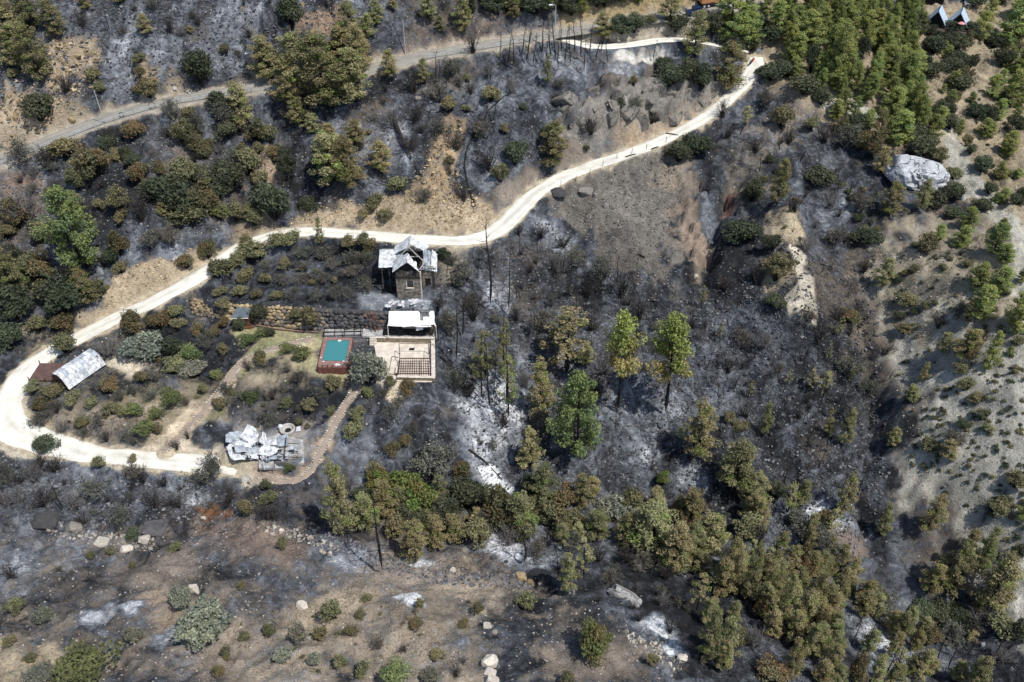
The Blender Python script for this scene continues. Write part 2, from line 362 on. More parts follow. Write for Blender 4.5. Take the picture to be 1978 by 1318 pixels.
def zat(x, y): return grid_sample(XS, YS, TZ, np.asarray(x, float), np.asarray(y, float))
def hit(u, v):
    u = np.atleast_1d(np.asarray(u, float)); v = np.atleast_1d(np.asarray(v, float)); dx, dy, dz = ray(u, v)
    lo = np.full(u.shape, 55.0); hi = np.full(u.shape, 420.0); done = np.zeros(u.shape, bool); t = lo.copy()
    for _ in range(520):
        below = (CAMZ+dz*t) < zat(dx*t, dy*t); newly = below & ~done; hi[newly] = t[newly]; lo[newly] = t[newly]-0.7; done |= below
        if done.all(): break
        t = np.where(done, t, t+0.7)
    for _ in range(14):
        m = (lo+hi)/2; below = (CAMZ+dz*m) < zat(dx*m, dy*m); hi = np.where(below, m, hi); lo = np.where(below, lo, m)
    return np.stack([dx*hi, dy*hi, zat(dx*hi, dy*hi)], -1)
def win(x0, x1, y0, y1):
    return (slice(max(np.searchsorted(XS, x0)-1, 0), np.searchsorted(XS, x1)+1), slice(max(np.searchsorted(YS, y0)-1, 0), np.searchsorted(YS, y1)+1))
def sdf(poly, x, y):                          # signed distance to a polygon, negative inside
    d = np.full(x.shape, 1e9); ins = np.zeros(x.shape, bool); n = len(poly)
    for i in range(n):
        ax, ay = poly[i]; bx, by = poly[(i+1) % n]; ex, ey = bx-ax, by-ay
        t = np.clip(((x-ax)*ex+(y-ay)*ey)/(ex*ex+ey*ey+1e-9), 0, 1)
        d = np.minimum(d, (x-ax-t*ex)**2+(y-ay-t*ey)**2)
        c = ((ay > y) != (by > y)) & (x < (bx-ax)*(y-ay)/(by-ay+1e-12)+ax); ins ^= c
    return np.where(ins, -1, 1)*np.sqrt(d)
def px(s): return np.array([list(map(float, q.split())) for q in s.split(';')])
def resample(pl, step):
    pl = np.asarray(pl, float); d = np.concatenate([[0], np.cumsum(np.linalg.norm(np.diff(pl[:, :2], axis=0), axis=1))])
    tt = np.linspace(0, d[-1], max(2, int(d[-1]/step)+1))
    return np.stack([np.interp(tt, d, pl[:, k]) for k in range(pl.shape[1])], -1)
def smooth(a, n):
    for _ in range(n): a[1:-1] = (a[:-2]+2*a[1:-1]+a[2:])/4
    return a
ROADLINES = {
 'gravel_road': ("462 902;400 896;300 886;200 880;125 866;60 848;18 822;8 785;28 740;60 706;110 673;165 646;230 612;300 580;360 547;420 508;470 474;520 454;570 445;620 447;700 453;780 459;850 464;900 466;942 459;974 438;1000 404;1030 373;1080 345;1140 321;1200 300;1260 279;1320 251;1370 222;1408 190;1440 158;1464 128;1462 110", "1.5 1.8 1.6 1.6 1.9 2.4 2.6 2.2 1.9 1.8 1.7 1.7 1.7 1.7 1.6 1.5 1.4 1.4 1.5 1.5 1.5 1.5 1.5 1.6 1.7 1.8 1.8 1.7 1.6 1.6 1.5 1.5 1.4 1.4 1.4 1.5 1.6 1.2"),
 'gravel_spur': ("1085 72;1110 84;1140 91;1175 91;1210 87;1260 79;1310 73;1340 76;1375 86;1420 94;1445 100", "1.2 1.2 1.3 1.4 1.4 1.4 1.2 .9 .8 .7 .5"),
 'upper_road': ("-60 330;0 311;60 287;120 261;180 238;240 217;300 201;360 189;430 180;500 168;570 157;640 147;700 136;740 127;800 111;850 102;920 90;980 80;1040 70;1100 62;1160 51;1210 43;1260 37;1320 29;1370 20;1420 8;1450 2", "2.3"),
 'garden_path': ("318 870;352 838;398 788;432 747;452 716;478 692;528 673;600 655", ".46"),
 'lower_path': ("690 745;668 780;648 815;625 860;607 900;596 920;575 931;545 931;515 925;495 914", ".42"),
}
RD = {}
for nm, (s, w) in ROADLINES.items():
    u = px(s); h = hit(u[:, 0], u[:, 1]); w = np.array(list(map(float, w.split()))); w = np.full(len(u), w[0]) if len(w) == 1 else w
    r = resample(np.concatenate([h, w[:, None]], 1), 0.8); sm = 14 if 'path' not in nm else 4
    r[:, 2] = smooth(r[:, 2], sm*3); r[:, :2] = smooth(r[:, :2], sm//2); RD[nm] = r
MASK = np.zeros_like(TZ)                      # where the fine relief is held back
def carve(r, feather, drop=0.10):
    bd = np.full(TZ.shape, 1e9, np.float32); bz = np.zeros(TZ.shape, np.float32); bw = np.zeros(TZ.shape, np.float32)
    R = r[:, 3].max()+feather+1
    for a, b in zip(r[:-1], r[1:]):
        w = win(min(a[0], b[0])-R, max(a[0], b[0])+R, min(a[1], b[1])-R, max(a[1], b[1])+R); x, y = TX[w], TY[w]
        e = b-a; tt = np.clip(((x-a[0])*e[0]+(y-a[1])*e[1])/(e[0]**2+e[1]**2+1e-9), 0, 1)
        d = np.hypot(x-a[0]-tt*e[0], y-a[1]-tt*e[1]); m = d < bd[w]
        bd[w] = np.where(m, d, bd[w]); bz[w] = np.where(m, a[2]+tt*e[2], bz[w]); bw[w] = np.where(m, a[3]+tt*e[3], bw[w])
    k = 1-sstep(bw+0.35, bw+0.35+feather, bd)
    TZ[:] = TZ*(1-k)+(bz-drop)*k; MASK[:] = np.maximum(MASK, k)
def flatten(s, z, feather, zz=None, keep=1.0, drop=0.0):
    u = px(s); p = P(u[:, 0], u[:, 1], z if zz is None else np.array(zz)); xy = p[:, :2]
    w = win(xy[:, 0].min()-feather, xy[:, 0].max()+feather, xy[:, 1].min()-feather, xy[:, 1].max()+feather)
    d = sdf(xy, TX[w], TY[w]); k = (1-sstep(0, feather, d))*keep
    TZ[w] = TZ[w]*(1-k)+(z-drop)*k; MASK[w] = np.maximum(MASK[w], k*0.85)
def patch(s, feather=1.0, seed=0, warp=1.0):  # soft-edged patch of ground: window and cover 0..1
    u = px(s); h = hit(u[:, 0], u[:, 1]); xy = h[:, :2]; R = feather*2+warp
    w = win(xy[:, 0].min()-R, xy[:, 0].max()+R, xy[:, 1].min()-R, xy[:, 1].max()+R)
    x, y = TX[w], TY[w]; d = sdf(xy, x, y)+(fbm(x*.35, y*.35, seed, 4)-.5)*2*warp*2
    return w, 1-sstep(-feather, feather, d)
for nm, f in (('upper_road', 2.0), ('gravel_spur', 1.2), ('gravel_road', 1.8)): carve(RD[nm], f)
flatten("372 606;450 622;560 637;640 645;735 648;735 662;690 700;620 710;450 690;380 660", 0.2, 3.0, keep=.8)
flatten("400 574;452 584;560 588;650 595;745 600;845 606;850 575;745 560;560 560;450 560", 3.7, 2.5)
flatten("366 606;410 615;450 620;500 626;560 634;610 639;650 642;752 646;752 652;650 650;560 648;500 642;450 636;400 630;362 622", 0.25, 0.9, keep=.97)
flatten("752 590;840 590;845 572;752 572", 3.9, 3.0)
flatten("716 648;838 652;840 745;735 745;700 720", 0.0, 0.7, drop=.12)
flatten("620 622;842 622;840 648;720 648;618 650", 0.9, 0.8, drop=.12)
flatten("60 702;195 690;200 755;100 765;55 740", -1.2, 2.5, keep=.8)
flatten("435 830;580 830;590 910;430 890", -3.2, 3.0, keep=.7)
carve(RD['gravel_road'], 1.0)
flatten("470 835;560 822;592 835;592 905;500 908;462 880", -3.2, 1.6)
flatten("432 842;470 830;480 890;436 880", -3.2, 1.2)
for nm in ('garden_path', 'lower_path'): carve(RD[nm], 0.5, 0.06)

# fine relief: rolling lumps, ash heaps, blocky rock where the ground is rocky
free = 1-MASK
core = (TX > -119) & (TX < 133) & (TY > 43) & (TY < 223)
roll = (fbm(TX*.09, TY*.09, 11, 4)-.5)*3.2+(fbm(TX*.38, TY*.38, 21, 3, .6)-.5)*2.0+(fbm(TX*1.1, TY*1.1, 31, 2)-.5)*.75
far = 1-sstep(60, 500, np.maximum(np.abs(TX)-130, np.maximum(TY-220, 44-TY)))
TZ += roll*free*np.where(far < 1, .4+.6*far, 1)
ROCKY = np.zeros_like(TZ)
ROCKS = ["1060 250;1110 205;1200 160;1290 150;1380 160;1390 215;1300 250;1240 235;1180 285;1110 275", "80 150;110 85;185 80;190 115;150 150;100 185",
         "0 170;70 190;170 215;150 250;60 280;0 285", "470 15;560 20;670 10;665 80;600 75;520 60", "490 290;535 280;545 340;505 340", "420 60;520 60;540 130;430 120;390 90",
         "250 120;300 120;310 160;260 165", "780 370;860 360;900 300;880 260;840 230;820 300;770 350", "1330 340;1400 330;1440 400;1380 520;1340 560;1310 480", "1260 310;1300 300;1310 360;1270 360"]
for i, s in enumerate(ROCKS):
    w, c = patch(s, 1.2, 40+i, 1.5); ROCKY[w] = np.maximum(ROCKY[w], c)
ROCKY *= free
d1, val = worley(TX*.42+TY*.13, TY*.30-TX*.08, 3); d2, val2 = worley(TX*1.05, TY*.8+TX*.3, 8)
TZ += ROCKY*((val-.5)*3.4*(1-.6*d1)+(val2-.5)*1.2)
WEST = sstep(0, -30, TX)
TZ += free*sstep(.55, .8, fbm(TX*.12, TY*.12, 77, 3))*((val2-.5)*.8+(val-.5)*.7)*sstep(128, 150, TY)*1.2
w, c = patch("1490 400;1530 400;1560 500;1578 600;1570 650;1530 640;1500 560;1480 470", 3.0, 71, 1.5); TZ[w] += c*2.6*free[w]
w, c = patch("1745 500;1800 640;1780 800;1770 940;1850 960;1990 1000;1990 480", 4.5, 72, 2.0); TZ[w] += c*2.4*free[w]
w, c = patch("1075 240;1110 195;1200 155;1300 148;1390 165;1392 205;1300 215;1235 205;1170 250;1110 262", 1.6, 73, 1.2); TZ[w] += c*2.2*free[w]
for s, dpt, f in (("1660 560;1690 700;1700 850;1660 960;1690 1060;1680 1060;1645 960;1680 850;1672 700;1645 560", 3.0, 2.2),
                  ("1010 1100;1060 1130;1110 1150;1050 1150;1010 1120", 1.4, 1.0), ("1395 340;1430 345;1395 440;1370 540;1350 540;1375 430", 3.0, 1.8), ("1440 620;1460 740;1500 860;1560 960;1535 965;1470 870;1430 750;1415 630", 1.6, 2.0), ("1150 560;1110 700;1060 830;1020 900;1000 890;1050 780;1090 680;1120 560", 1.3, 2.0)):
    w, c = patch(s, f, 60, .6); TZ[w] -= c*dpt

# ------------------------------------------------------------------ what covers the ground
SOIL = np.zeros(TZ.shape+(3,), np.float32); BURN = np.full(TZ.shape, .88); ASH = np.full(TZ.shape, .33); STONY = np.full(TZ.shape, .25)
SOIL[:] = (.165, .135, .105)
def paint(s, soil=None, burn=None, ash=None, stony=None, f=1.2, warp=1.2, amt=1.0, seed=0):
    w, c = patch(s, f, seed or int(len(s)*7+abs(hash_(s)) % 997), warp); c = c*amt
    if soil is not None: SOIL[w] = SOIL[w]*(1-c[..., None])+np.array(soil)*c[..., None]
    for arr, val_ in ((BURN, burn), (ASH, ash), (STONY, stony)):
        if val_ is not None: arr[w] = arr[w]*(1-c)+val_*c
def hash_(s): return sum((i+1)*ord(ch) for i, ch in enumerate(s))
TANC = (.36, .285, .195); DRY = (.27, .22, .155)
# hillside above and between the roads
paint("0 0;480 0;480 160;0 270", ash=.46, stony=.35, f=4, warp=3)
paint("430 0;760 0;720 110;480 130", ash=.46, f=4, warp=3)
paint("80 150;110 85;185 80;190 115;150 150;100 185", TANC, .25, .4, .8)
paint("0 170;70 190;170 215;150 250;60 282;0 290", TANC, .22, .45, .8)
paint("470 15;560 20;670 10;665 80;600 75;560 40", (.27, .19, .13), .35, .4, .7)
paint("255 120;305 125;310 165;330 170;345 160;335 135;360 165;265 175", (.36, .28, .19), .3)
paint("495 120;525 115;530 150;500 150", (.34, .25, .17), .2)
paint("0 275;100 250;215 215;330 190;330 182;200 218;80 262;0 295", DRY, .3, f=.8)
paint("190 300;250 290;240 320;190 320", DRY, .25)
paint("0 320;90 320;80 420;0 420", (.20, .15, .12), .6, .5)
paint("500 285;540 280;548 345;505 345", (.33, .25, .17), .15, .4, .8)
paint("780 390;815 345;835 280;850 235;895 230;900 300;890 345;930 390;880 440;800 430", (.36, .265, .16), .25, .4, .6)
paint("560 430;600 405;680 400;790 372;860 385;950 392;962 425;905 455;780 449;700 444;600 440", TANC, .12, .45, .7)
paint("470 455;505 415;540 425;560 437;510 450", (.30, .23, .15), .25)
paint("160 625;200 560;250 515;330 500;350 520;430 480;460 470;360 540;240 602", (.37, .295, .20), .05, .4, .7, f=1.0)
paint("40 640;110 645;140 640;120 665;60 695", (.36, .28, .19), .25)
paint("700 180;830 130;1020 100;1130 100;1080 240;980 260;960 330;880 330;930 230", burn=.95, ash=.50, f=3, warp=3)
paint("1050 120;1180 100;1290 110;1220 150;1130 165;1050 160", burn=1, ash=.60, f=2)
paint("1195 105;1240 98;1275 112;1265 125;1215 118", (.6, .57, .5), .1, .9, .9, f=.6)
paint("960 260;1030 250;1010 330;930 380;915 330", burn=1, ash=.62, f=2)
paint("700 250;780 230;800 310;760 330;700 300", burn=1, ash=.60, f=2)
paint("1060 250;1110 205;1200 160;1290 150;1400 165;1395 200;1300 250;1180 290;1100 300", (.21, .19, .165), .2, .5, .55)
paint("1170 285;1190 235;1290 225;1370 205;1400 195;1330 243;1240 280", (.33, .25, .17), .05, .4, .5)
paint("960 425;1000 380;1060 335;1160 300;1080 300;1010 330;960 390", (.22, .185, .15), .2, .4, .6)
paint("770 100;850 85;1000 55;1060 30;1060 62;900 84;780 112", (.27, .20, .15), .45, .4)
paint("1080 0;1420 0;1370 22;1260 36;1150 52;1085 60", (.30, .23, .13), .05, .3, .3)
paint("1200 60;1310 50;1400 70;1460 105;1380 92;1310 74;1220 84;1130 90", (.24, .19, .13), .35, .35)
# scree under the road, red earth, pale bluff
paint("1056 368;1100 340;1200 304;1300 268;1320 300;1325 370;1290 460;1312 575;1240 560;1180 505;1110 440", (.142, .128, .108), .0, .3, .8, f=2.6, warp=2.6)
paint("1090 372;1150 350;1250 330;1270 350;1180 370;1110 390", (.115, .105, .09), -.2, .3, .9, f=1, amt=.6)
paint("1260 300;1330 300;1340 350;1300 370;1270 350", (.21, .175, .135), .12, f=2.0, warp=2)
paint("1318 350;1345 400;1372 500;1350 540;1330 500;1300 430", (.22, .17, .13), .12, .3, .6, f=1.8, warp=1.8)
paint("1393 400;1404 352;1430 342;1432 372;1408 415;1395 425", (.19, .095, .072), .2, .3, .5, f=.9)
paint("1400 270;1500 230;1560 260;1500 330;1440 420;1400 330", (.24, .20, .15), .55, .36, .5, f=3, warp=3)
paint("1300 600;1420 470;1500 480;1600 640;1700 900;1660 1060;1500 960;1350 780", burn=.95, ash=.30, f=4, warp=3)
paint("1580 560;1680 470;1690 700;1760 780;1720 930;1640 960;1620 700", burn=.95, ash=.27, f=3)
paint("1522 465;1548 490;1572 575;1582 640;1545 636;1520 604;1516 572;1540 545;1528 500", (.47, .425, .335), -.3, .5, .3, f=.7, warp=.9)
paint("1480 415;1540 400;1552 470;1500 480", (.36, .30, .20), .15, .4, .4)
paint("1470 500;1530 500;1540 560;1480 560", (.30, .25, .17), .35)
# the ashy slope below the house
paint("850 500;960 470;1060 430;1180 520;1290 590;1420 620;1380 760;1240 930;1060 960;930 930;860 760", burn=1.0, ash=.41, f=3, warp=3)
paint("1040 425;1085 440;1110 480;1170 520;1200 560;1150 550;1080 490;1040 460", burn=1.05, ash=.78, f=1.2, warp=1.6)
paint("925 540;975 545;985 600;940 600", burn=1.05, ash=.78, f=1.2, warp=1.6)
paint("880 770;960 740;1010 780;990 880;930 900;890 850", burn=1.05, ash=.74, f=2, warp=2)
paint("905 892;950 900;998 945;992 960;960 958;930 925", burn=1.1, ash=1.1, f=.6, warp=.7)
paint("1300 880;1350 890;1370 930;1310 945", burn=1.1, ash=.92, f=1)
paint("1190 810;1230 830;1300 900;1240 900", burn=1.1, ash=.75, f=1)
# orchard terrace, house yard, garden
paint("395 560;450 500;540 462;620 456;745 465;745 560;748 594;640 592;560 585;450 580", (.15, .13, .11), 1.0, .25, .15, f=1.2)
paint("700 560;750 575;845 575;850 602;745 600;690 592", (.35, .31, .27), .9, .72, .5, f=1)
paint("845 475;900 470;900 520;850 560", (.30, .25, .19), .45, .5, .5)
paint("40 640;380 610;480 640;620 660;610 720;560 800;430 870;300 870;200 870;80 820;60 760", (.28, .235, .16), .72, .24, .25, f=1.5)
paint("300 650;420 625;470 690;400 740;330 720", (.14, .12, .10), 1.1, .16, f=2)
paint("60 790;200 780;330 800;310 860;150 855;70 825", (.27, .225, .17), .52, .36, .3, f=1.5)
paint("420 790;452 720;478 680;520 640;620 640;612 668;540 685;480 712;450 760;418 815;380 820", (.205, .205, .105), -.3, .3, .25, f=1.0)
paint("450 640;530 630;620 642;610 656;500 660", (.27, .25, .14), -.2, .3, .3, f=.8)
paint("545 668;600 660;612 690;580 712;540 690", (.38, .33, .20), .0, .3, .3, f=1)
paint("560 670;590 665;590 685;568 688", (.62, .56, .42), -.4, .5, f=.4, warp=.4)
paint("320 870;362 835;410 790;440 755;400 770;340 820;300 840;280 870", (.44, .36, .26), -.1, .4, .4, f=.8)
paint("210 700;290 690;300 715;240 735", (.50, .44, .34), .1, .5, f=.8)
paint("440 690;480 745;600 735;700 760;660 800;580 830;430 830;420 800", (.15, .13, .11), .95, .18, .2, f=2)
paint("585 690;620 690;680 725;660 745;600 730", (.34, .31, .18), .1, .3, .4, f=.8)
paint("690 740;850 745;860 870;780 900;690 870", (.22, .185, .15), .95, .38, .3, f=2)
paint("735 744;770 742;770 770;740 770", (.55, .47, .35), .0, .5, .5, f=.5)
paint("735 660;745 655;745 745;700 715", (.42, .36, .26), .1, .5, f=.6)
paint("400 820;600 820;600 905;440 900;400 870", (.36, .31, .25), .55, .55, .4, f=1.5)
paint("380 830;440 825;440 870;380 870", burn=1.1, ash=.20, f=1)
paint("0 862;200 890;420 900;500 912;500 930;300 915;180 900;0 880", (.50, .44, .34), .0, .5, .4, f=.7)
paint("240 870;420 872;440 905;300 900", (.52, .45, .35), -.2, .6, .4, f=1)
# gully to the left and the near slope
paint("0 870;120 885;220 900;480 930;480 990;300 1010;60 1010;0 990", burn=1.05, ash=.40, stony=.4, f=1.5)
paint("140 905;330 905;470 930;460 965;330 970;180 960", burn=1.1, ash=.66, f=2)
paint("385 985;440 980;450 1000;400 1003", (.16, .07, .03), .1, .2, f=.6)
paint("0 1010;480 1010;660 1040;1000 1100;1160 1160;1330 1290;1330 1330;-40 1330;-60 1010", (.235, .195, .155), .62, .40, .6, f=2)
paint("0 1090;260 1070;480 1060;760 1120;800 1140;600 1160;380 1130;100 1160", (.20, .165, .135), .66, .36, .5, f=3, warp=3, amt=.8)
paint("380 1010;480 1010;640 1040;560 1090;430 1060", (.22, .165, .13), .38, .4, .6, f=2)
paint("500 1200;720 1130;900 1120;960 1150;960 1340;440 1340", (.315, .26, .195), .36, .45, .7, f=4, warp=5)
paint("260 1150;330 1130;400 1160;380 1240;290 1230", (.31, .24, .17), .30, .45, .7, f=2, warp=2)
paint("0 1240;140 1250;220 1290;200 1340;-20 1340", (.34, .28, .19), .22, .4, .5, f=2, warp=2)
paint("600 1160;720 1150;700 1200;560 1220", (.37, .30, .21), .15, f=2)
paint("955 1130;1015 1120;1025 1340;955 1340", burn=.95, ash=.27, f=3.5, warp=3)
paint("975 1240;1005 1240;1008 1310;975 1310", burn=1.0, ash=.14, f=2, warp=2, amt=.8)
paint("160 1200;210 1190;200 1230;150 1230", burn=1.1, ash=.80, f=1, warp=2); paint("245 1170;275 1165;270 1190;245 1190", burn=1.1, ash=.88, f=.8)
paint("310 1240;350 1220;345 1245;315 1255", burn=1.1, ash=.88, f=.8); paint("400 1080;450 1085;520 1120;440 1115", burn=1, ash=.62, f=2)
paint("345 1030;400 1040;430 1080;380 1080", burn=1, ash=.55, f=2); paint("0 1080;60 1060;50 1110;0 1120", burn=1, ash=.6, f=2)
paint("745 1148;800 1146;812 1160;770 1172;742 1160", burn=1.2, ash=1.15, f=.6, warp=1.0)
paint("610 1030;700 1050;740 1090;680 1110;620 1070", burn=1, ash=.60, f=1.5)
paint("780 1075;850 1080;840 1100;790 1100", burn=1.1, ash=.85, f=1); paint("920 1050;990 1040;1060 1080;1040 1100;950 1090", burn=1.1, ash=.82, f=1.5, warp=2)
paint("1000 1090;1080 1110;1160 1160;1260 1200;1200 1200;1080 1140", burn=1.1, ash=.64, f=1.5)
paint("1228 1200;1270 1185;1305 1215;1338 1262;1322 1270;1270 1240;1235 1215", burn=1.2, ash=1.2, f=.5, warp=.8)
paint("1240 1195;1310 1210;1345 1275;1300 1270;1230 1225", burn=1.1, ash=.85, f=1.2, warp=1.4, amt=.6)
paint("1000 1040;1500 1100;1978 1180;1978 1330;1340 1330;1300 1200;1150 1120", burn=1.0, ash=.31, f=3, amt=.8)
paint("1640 1200;1850 1240;1900 1330;1600 1330", burn=1.05, ash=.60, f=4, warp=4)
paint("1540 970;1600 985;1640 1020;1620 1030;1560 1000", burn=1.1, ash=.78, f=1)
paint("1610 1020;1660 1030;1680 1060;1640 1065", (.24, .19, .16), .2, f=1)
# pale slope on the right, dirt tracks, the living wood
PALE = (.335, .32, .272)
paint("1700 480;1800 440;1900 470;2030 470;2030 1250;1945 1230;1925 1080;1840 965;1748 940;1772 780;1720 700;1692 590", PALE, .02, .45, .6, f=2, warp=2.5)
paint("1700 470;1800 430;1990 470;1990 640;1860 640;1760 640;1700 590", (.29, .25, .18), .28, .36, .5, f=3, warp=4)
paint("1765 640;1870 640;1880 720;1800 780;1735 740", burn=.75, ash=.3, f=2, warp=2, amt=.8)
paint("1880 960;1940 940;1950 1000;1890 1020", burn=.9, ash=.25, f=1.5); paint("1700 560;1760 520;1780 600;1720 640", burn=.55, ash=.4, f=2)
paint("1450 130;1485 60;1430 0;1420 -30;2060 -30;2060 480;1900 440;1850 380;1800 300;1660 280;1560 200", (.25, .205, .14), -.1, .3, .35, f=2, warp=2)
GREYT = (.33, .315, .265)
TRK = ("1585 172;1640 197;1708 222;1708 240;1640 224;1578 197", "1808 245;1845 250;1885 320;1935 400;1990 450;1990 495;1920 445;1865 380;1825 315", "1742 55;1792 130;1780 142;1735 70",
       "1955 480;1990 480;1990 600;1945 570", "1880 215;1900 150;1930 60;1948 60;1918 150;1898 220", "1820 250;1850 200;1880 165;1888 178;1852 222;1832 265")
for i, s in enumerate(TRK):
    paint(s, GREYT if i < 4 else (.32, .265, .185), -.5, .5, .5, f=.7, warp=.6); w, c = patch(s, .8, 3, .3); MASK[w] = np.maximum(MASK[w], c*.8)
paint("1945 1060;1990 1040;1990 1220;1935 1200", (.52, .50, .43), -.4, .5, .5, f=.8, warp=.6)
paint("1800 620;1990 700;1990 950;1900 900;1800 760", (.375, .36, .31), 0, amt=.7, f=3, warp=3)
for nm, c in (('gravel_road', (.42, .36, .26)), ('upper_road', (.33, .29, .23)), ('garden_path', (.36, .28, .2)), ('lower_path', (.36, .29, .22))):
    r = RD[nm]; sh = {'gravel_road': .55, 'upper_road': .9}.get(nm, .25)
    for i in range(0, len(r)-1, 8):
        seg = r[i:i+9]; R = 3.5; w = win(seg[:, 0].min()-R, seg[:, 0].max()+R, seg[:, 1].min()-R, seg[:, 1].max()+R); x, y = TX[w], TY[w]
        d = np.full(x.shape, 1e9)
        for a in seg: d = np.minimum(d, np.hypot(x-a[0], y-a[1])-a[3])
        k = 1-sstep(.0, sh+.5, d+(fbm(x*.8, y*.8, 5, 3)-.5)*1.6)
        SOIL[w] = SOIL[w]*(1-k[..., None])+np.array(c)*k[..., None]; BURN[w] *= 1-k

hillf = free*(1-sstep(0, .2, np.clip(.6-BURN, 0, 1)))
wx = TX+(fbm(TX*.08, TY*.08, 91, 3)-.5)*14
ASH += hillf*((fbm(wx*.42, TY*.085, 92, 4)-.5)*.62+(fbm(TX*.085, TY*.085, 93, 3)-.5)*.50)
BURN -= hillf*.36*sstep(.50, .72, fbm(TX*.07+5, TY*.07, 94, 4))
rx = (TX*.8-TY*.6)+(fbm(TX*.1, TY*.1, 97, 3)-.5)*8; ry = TX*.6+TY*.8
SOIL *= (1+(fbm(ry*.55, rx*.09, 95, 4)-.5)*.75*free+(fbm(TX*.16, TY*.16, 96, 3)-.5)*.5*free)[..., None]
w, c = patch("1745 500;1800 640;1780 800;1770 940;1850 960;1990 1180;1990 480", 3, 98, 1); TZ[w] += c*(fbm(ry*.42, rx*.06, 99, 3)-.5)[w]*2.2*free[w]
nx, ny = TZ.shape
idx = np.arange(nx*ny).reshape(nx, ny)
faces = np.stack([idx[:-1, :-1], idx[1:, :-1], idx[1:, 1:], idx[:-1, 1:]], -1).reshape(-1, 4)
tm = np_mesh('terrain', np.stack([TX, TY, TZ], -1).reshape(-1, 3), faces, mat=M['ground'], smooth=True)
for nm, dat in (('soil', SOIL.reshape(-1, 3)), ('wear', np.clip(np.stack([BURN, ASH, STONY], -1), -.5, 1.5).reshape(-1, 3))):
    at = tm.color_attributes.new(nm, 'FLOAT_COLOR', 'POINT'); c4 = np.ones((nx*ny, 4), np.float32); c4[:, :3] = dat; at.data.foreach_set('color', c4.ravel())
tag(link('terrain', tm), 'burnt hillside of ash, scree and bare earth under everything', 'terrain', kind='structure')

# ------------------------------------------------------------------ roads and paths as strips laid on their beds
def strip(name, r, mat, lift, label, cat, seed=0, ragged=.22, tracks=True):
    r = resample(r, .5); n = len(r); t = np.gradient(r[:, :2], axis=0); t /= np.linalg.norm(t, axis=1)[:, None]+1e-9; nrm = np.stack([-t[:, 1], t[:, 0]], -1)
    offs = np.array([-1, -.72, -.5, -.26, 0, .26, .5, .72, 1]); m = len(offs); s_ = np.arange(n)*.5
    V = np.zeros((n, m, 3)); C_ = np.ones((n, m, 3))
    for j, o in enumerate(offs):
        wd = r[:, 3].copy()
        if abs(o) == 1: wd = wd*(1+ragged*(fbm(s_*.35, s_*0+seed+o*3, seed, 4)-.5)*2)
        V[:, j, :2] = r[:, :2]+nrm*(o*wd)[:, None]; V[:, j, 2] = r[:, 2]-(.10 if abs(o) == 1 else 0)+lift
        if tracks:
            k = {0: .80, .26: .90, .5: 1.0, .72: .96, 1: .78}[abs(o)]
            C_[:, j] = (k*.6+.4-.20*sstep(.42, .75, fbm(s_*.22+seed, s_*0+j*1.7, 3, 4)))[:, None]
            C_[:, j, 2] *= .97
    ii = np.arange(n*m).reshape(n, m)
    f = np.stack([ii[:-1, :-1], ii[1:, :-1], ii[1:, 1:], ii[:-1, 1:]], -1).reshape(-1, 4)[:, ::-1]
    me = np_mesh(name, V.reshape(-1, 3), f, C_.reshape(-1, 3), mat, True)
    return tag(link(name, me), label, cat, kind='structure')
strip('gravel_road', RD['gravel_road'], M['gravel'], .0, 'pale gravel track winding round the burnt villa and up the slope', 'road', 1)
strip('gravel_track', RD['gravel_spur'], M['gravel'], .02, 'short white gravel track branching off the upper road', 'road', 2)
strip('hillside_road', RD['upper_road'], M['asphalt'], .0, 'grey upper road crossing the top of the hillside', 'road', 3, .05)
strip('garden_path', RD['garden_path'], M['earth'], .0, 'reddish earth path edged with pale stones leading to the pool', 'path', 4, .1, False)
strip('garden_path', RD['lower_path'], M['earth'], .0, 'reddish earth path curving round the collapsed cabin', 'path', 5, .1, False)
# ------------------------------------------------------------------ plant prototypes (meshes shared by all plants)
def unit(n, r):
    d = r.normal(size=(n, 3)); return d/np.linalg.norm(d, axis=1)[:, None]
def leaves(r, cen, rad, per, size, tint, spread=.45, asp=.5, shell=.45, up=.25):
    n = len(cen); i = np.repeat(np.arange(n), per); d = unit(len(i), r); q = r.uniform(shell, 1, len(i))**.7
    p = cen[i]+d*rad[i]*q[:, None]
    nn = d*.5+unit(len(i), r)*.95; nn[:, 2] += up; nn /= np.linalg.norm(nn, axis=1)[:, None]
    t_ = np.cross(nn, unit(len(i), r)); t_ /= np.linalg.norm(t_, axis=1)[:, None]+1e-9; b = np.cross(nn, t_)
    L = (size*r.uniform(.6, 1.35, len(i)))[:, None]
    V = np.stack([p+t_*L, p+b*L*asp, p-t_*L, p-b*L*asp], 1)
    c = tint[i]*(1+(r.uniform(-1, 1, len(i))*spread)[:, None]*np.array([.85, .8, .7]))
    return V, np.repeat(c[:, None], 4, 1)
def leafmesh(name, parts, mat):
    V = np.concatenate([p[0] for p in parts]).reshape(-1, 3); C_ = np.concatenate([p[1] for p in parts]).reshape(-1, 3)
    return np_mesh(name, V, np.arange(len(V)).reshape(-1, 4), np.clip(C_, .15, 2.5), mat)
def tints(r, n, a, b):
    k = r.uniform(0, 1, n)[:, None]**1.2; return np.array(a)*(1-k)+np.array(b)*k
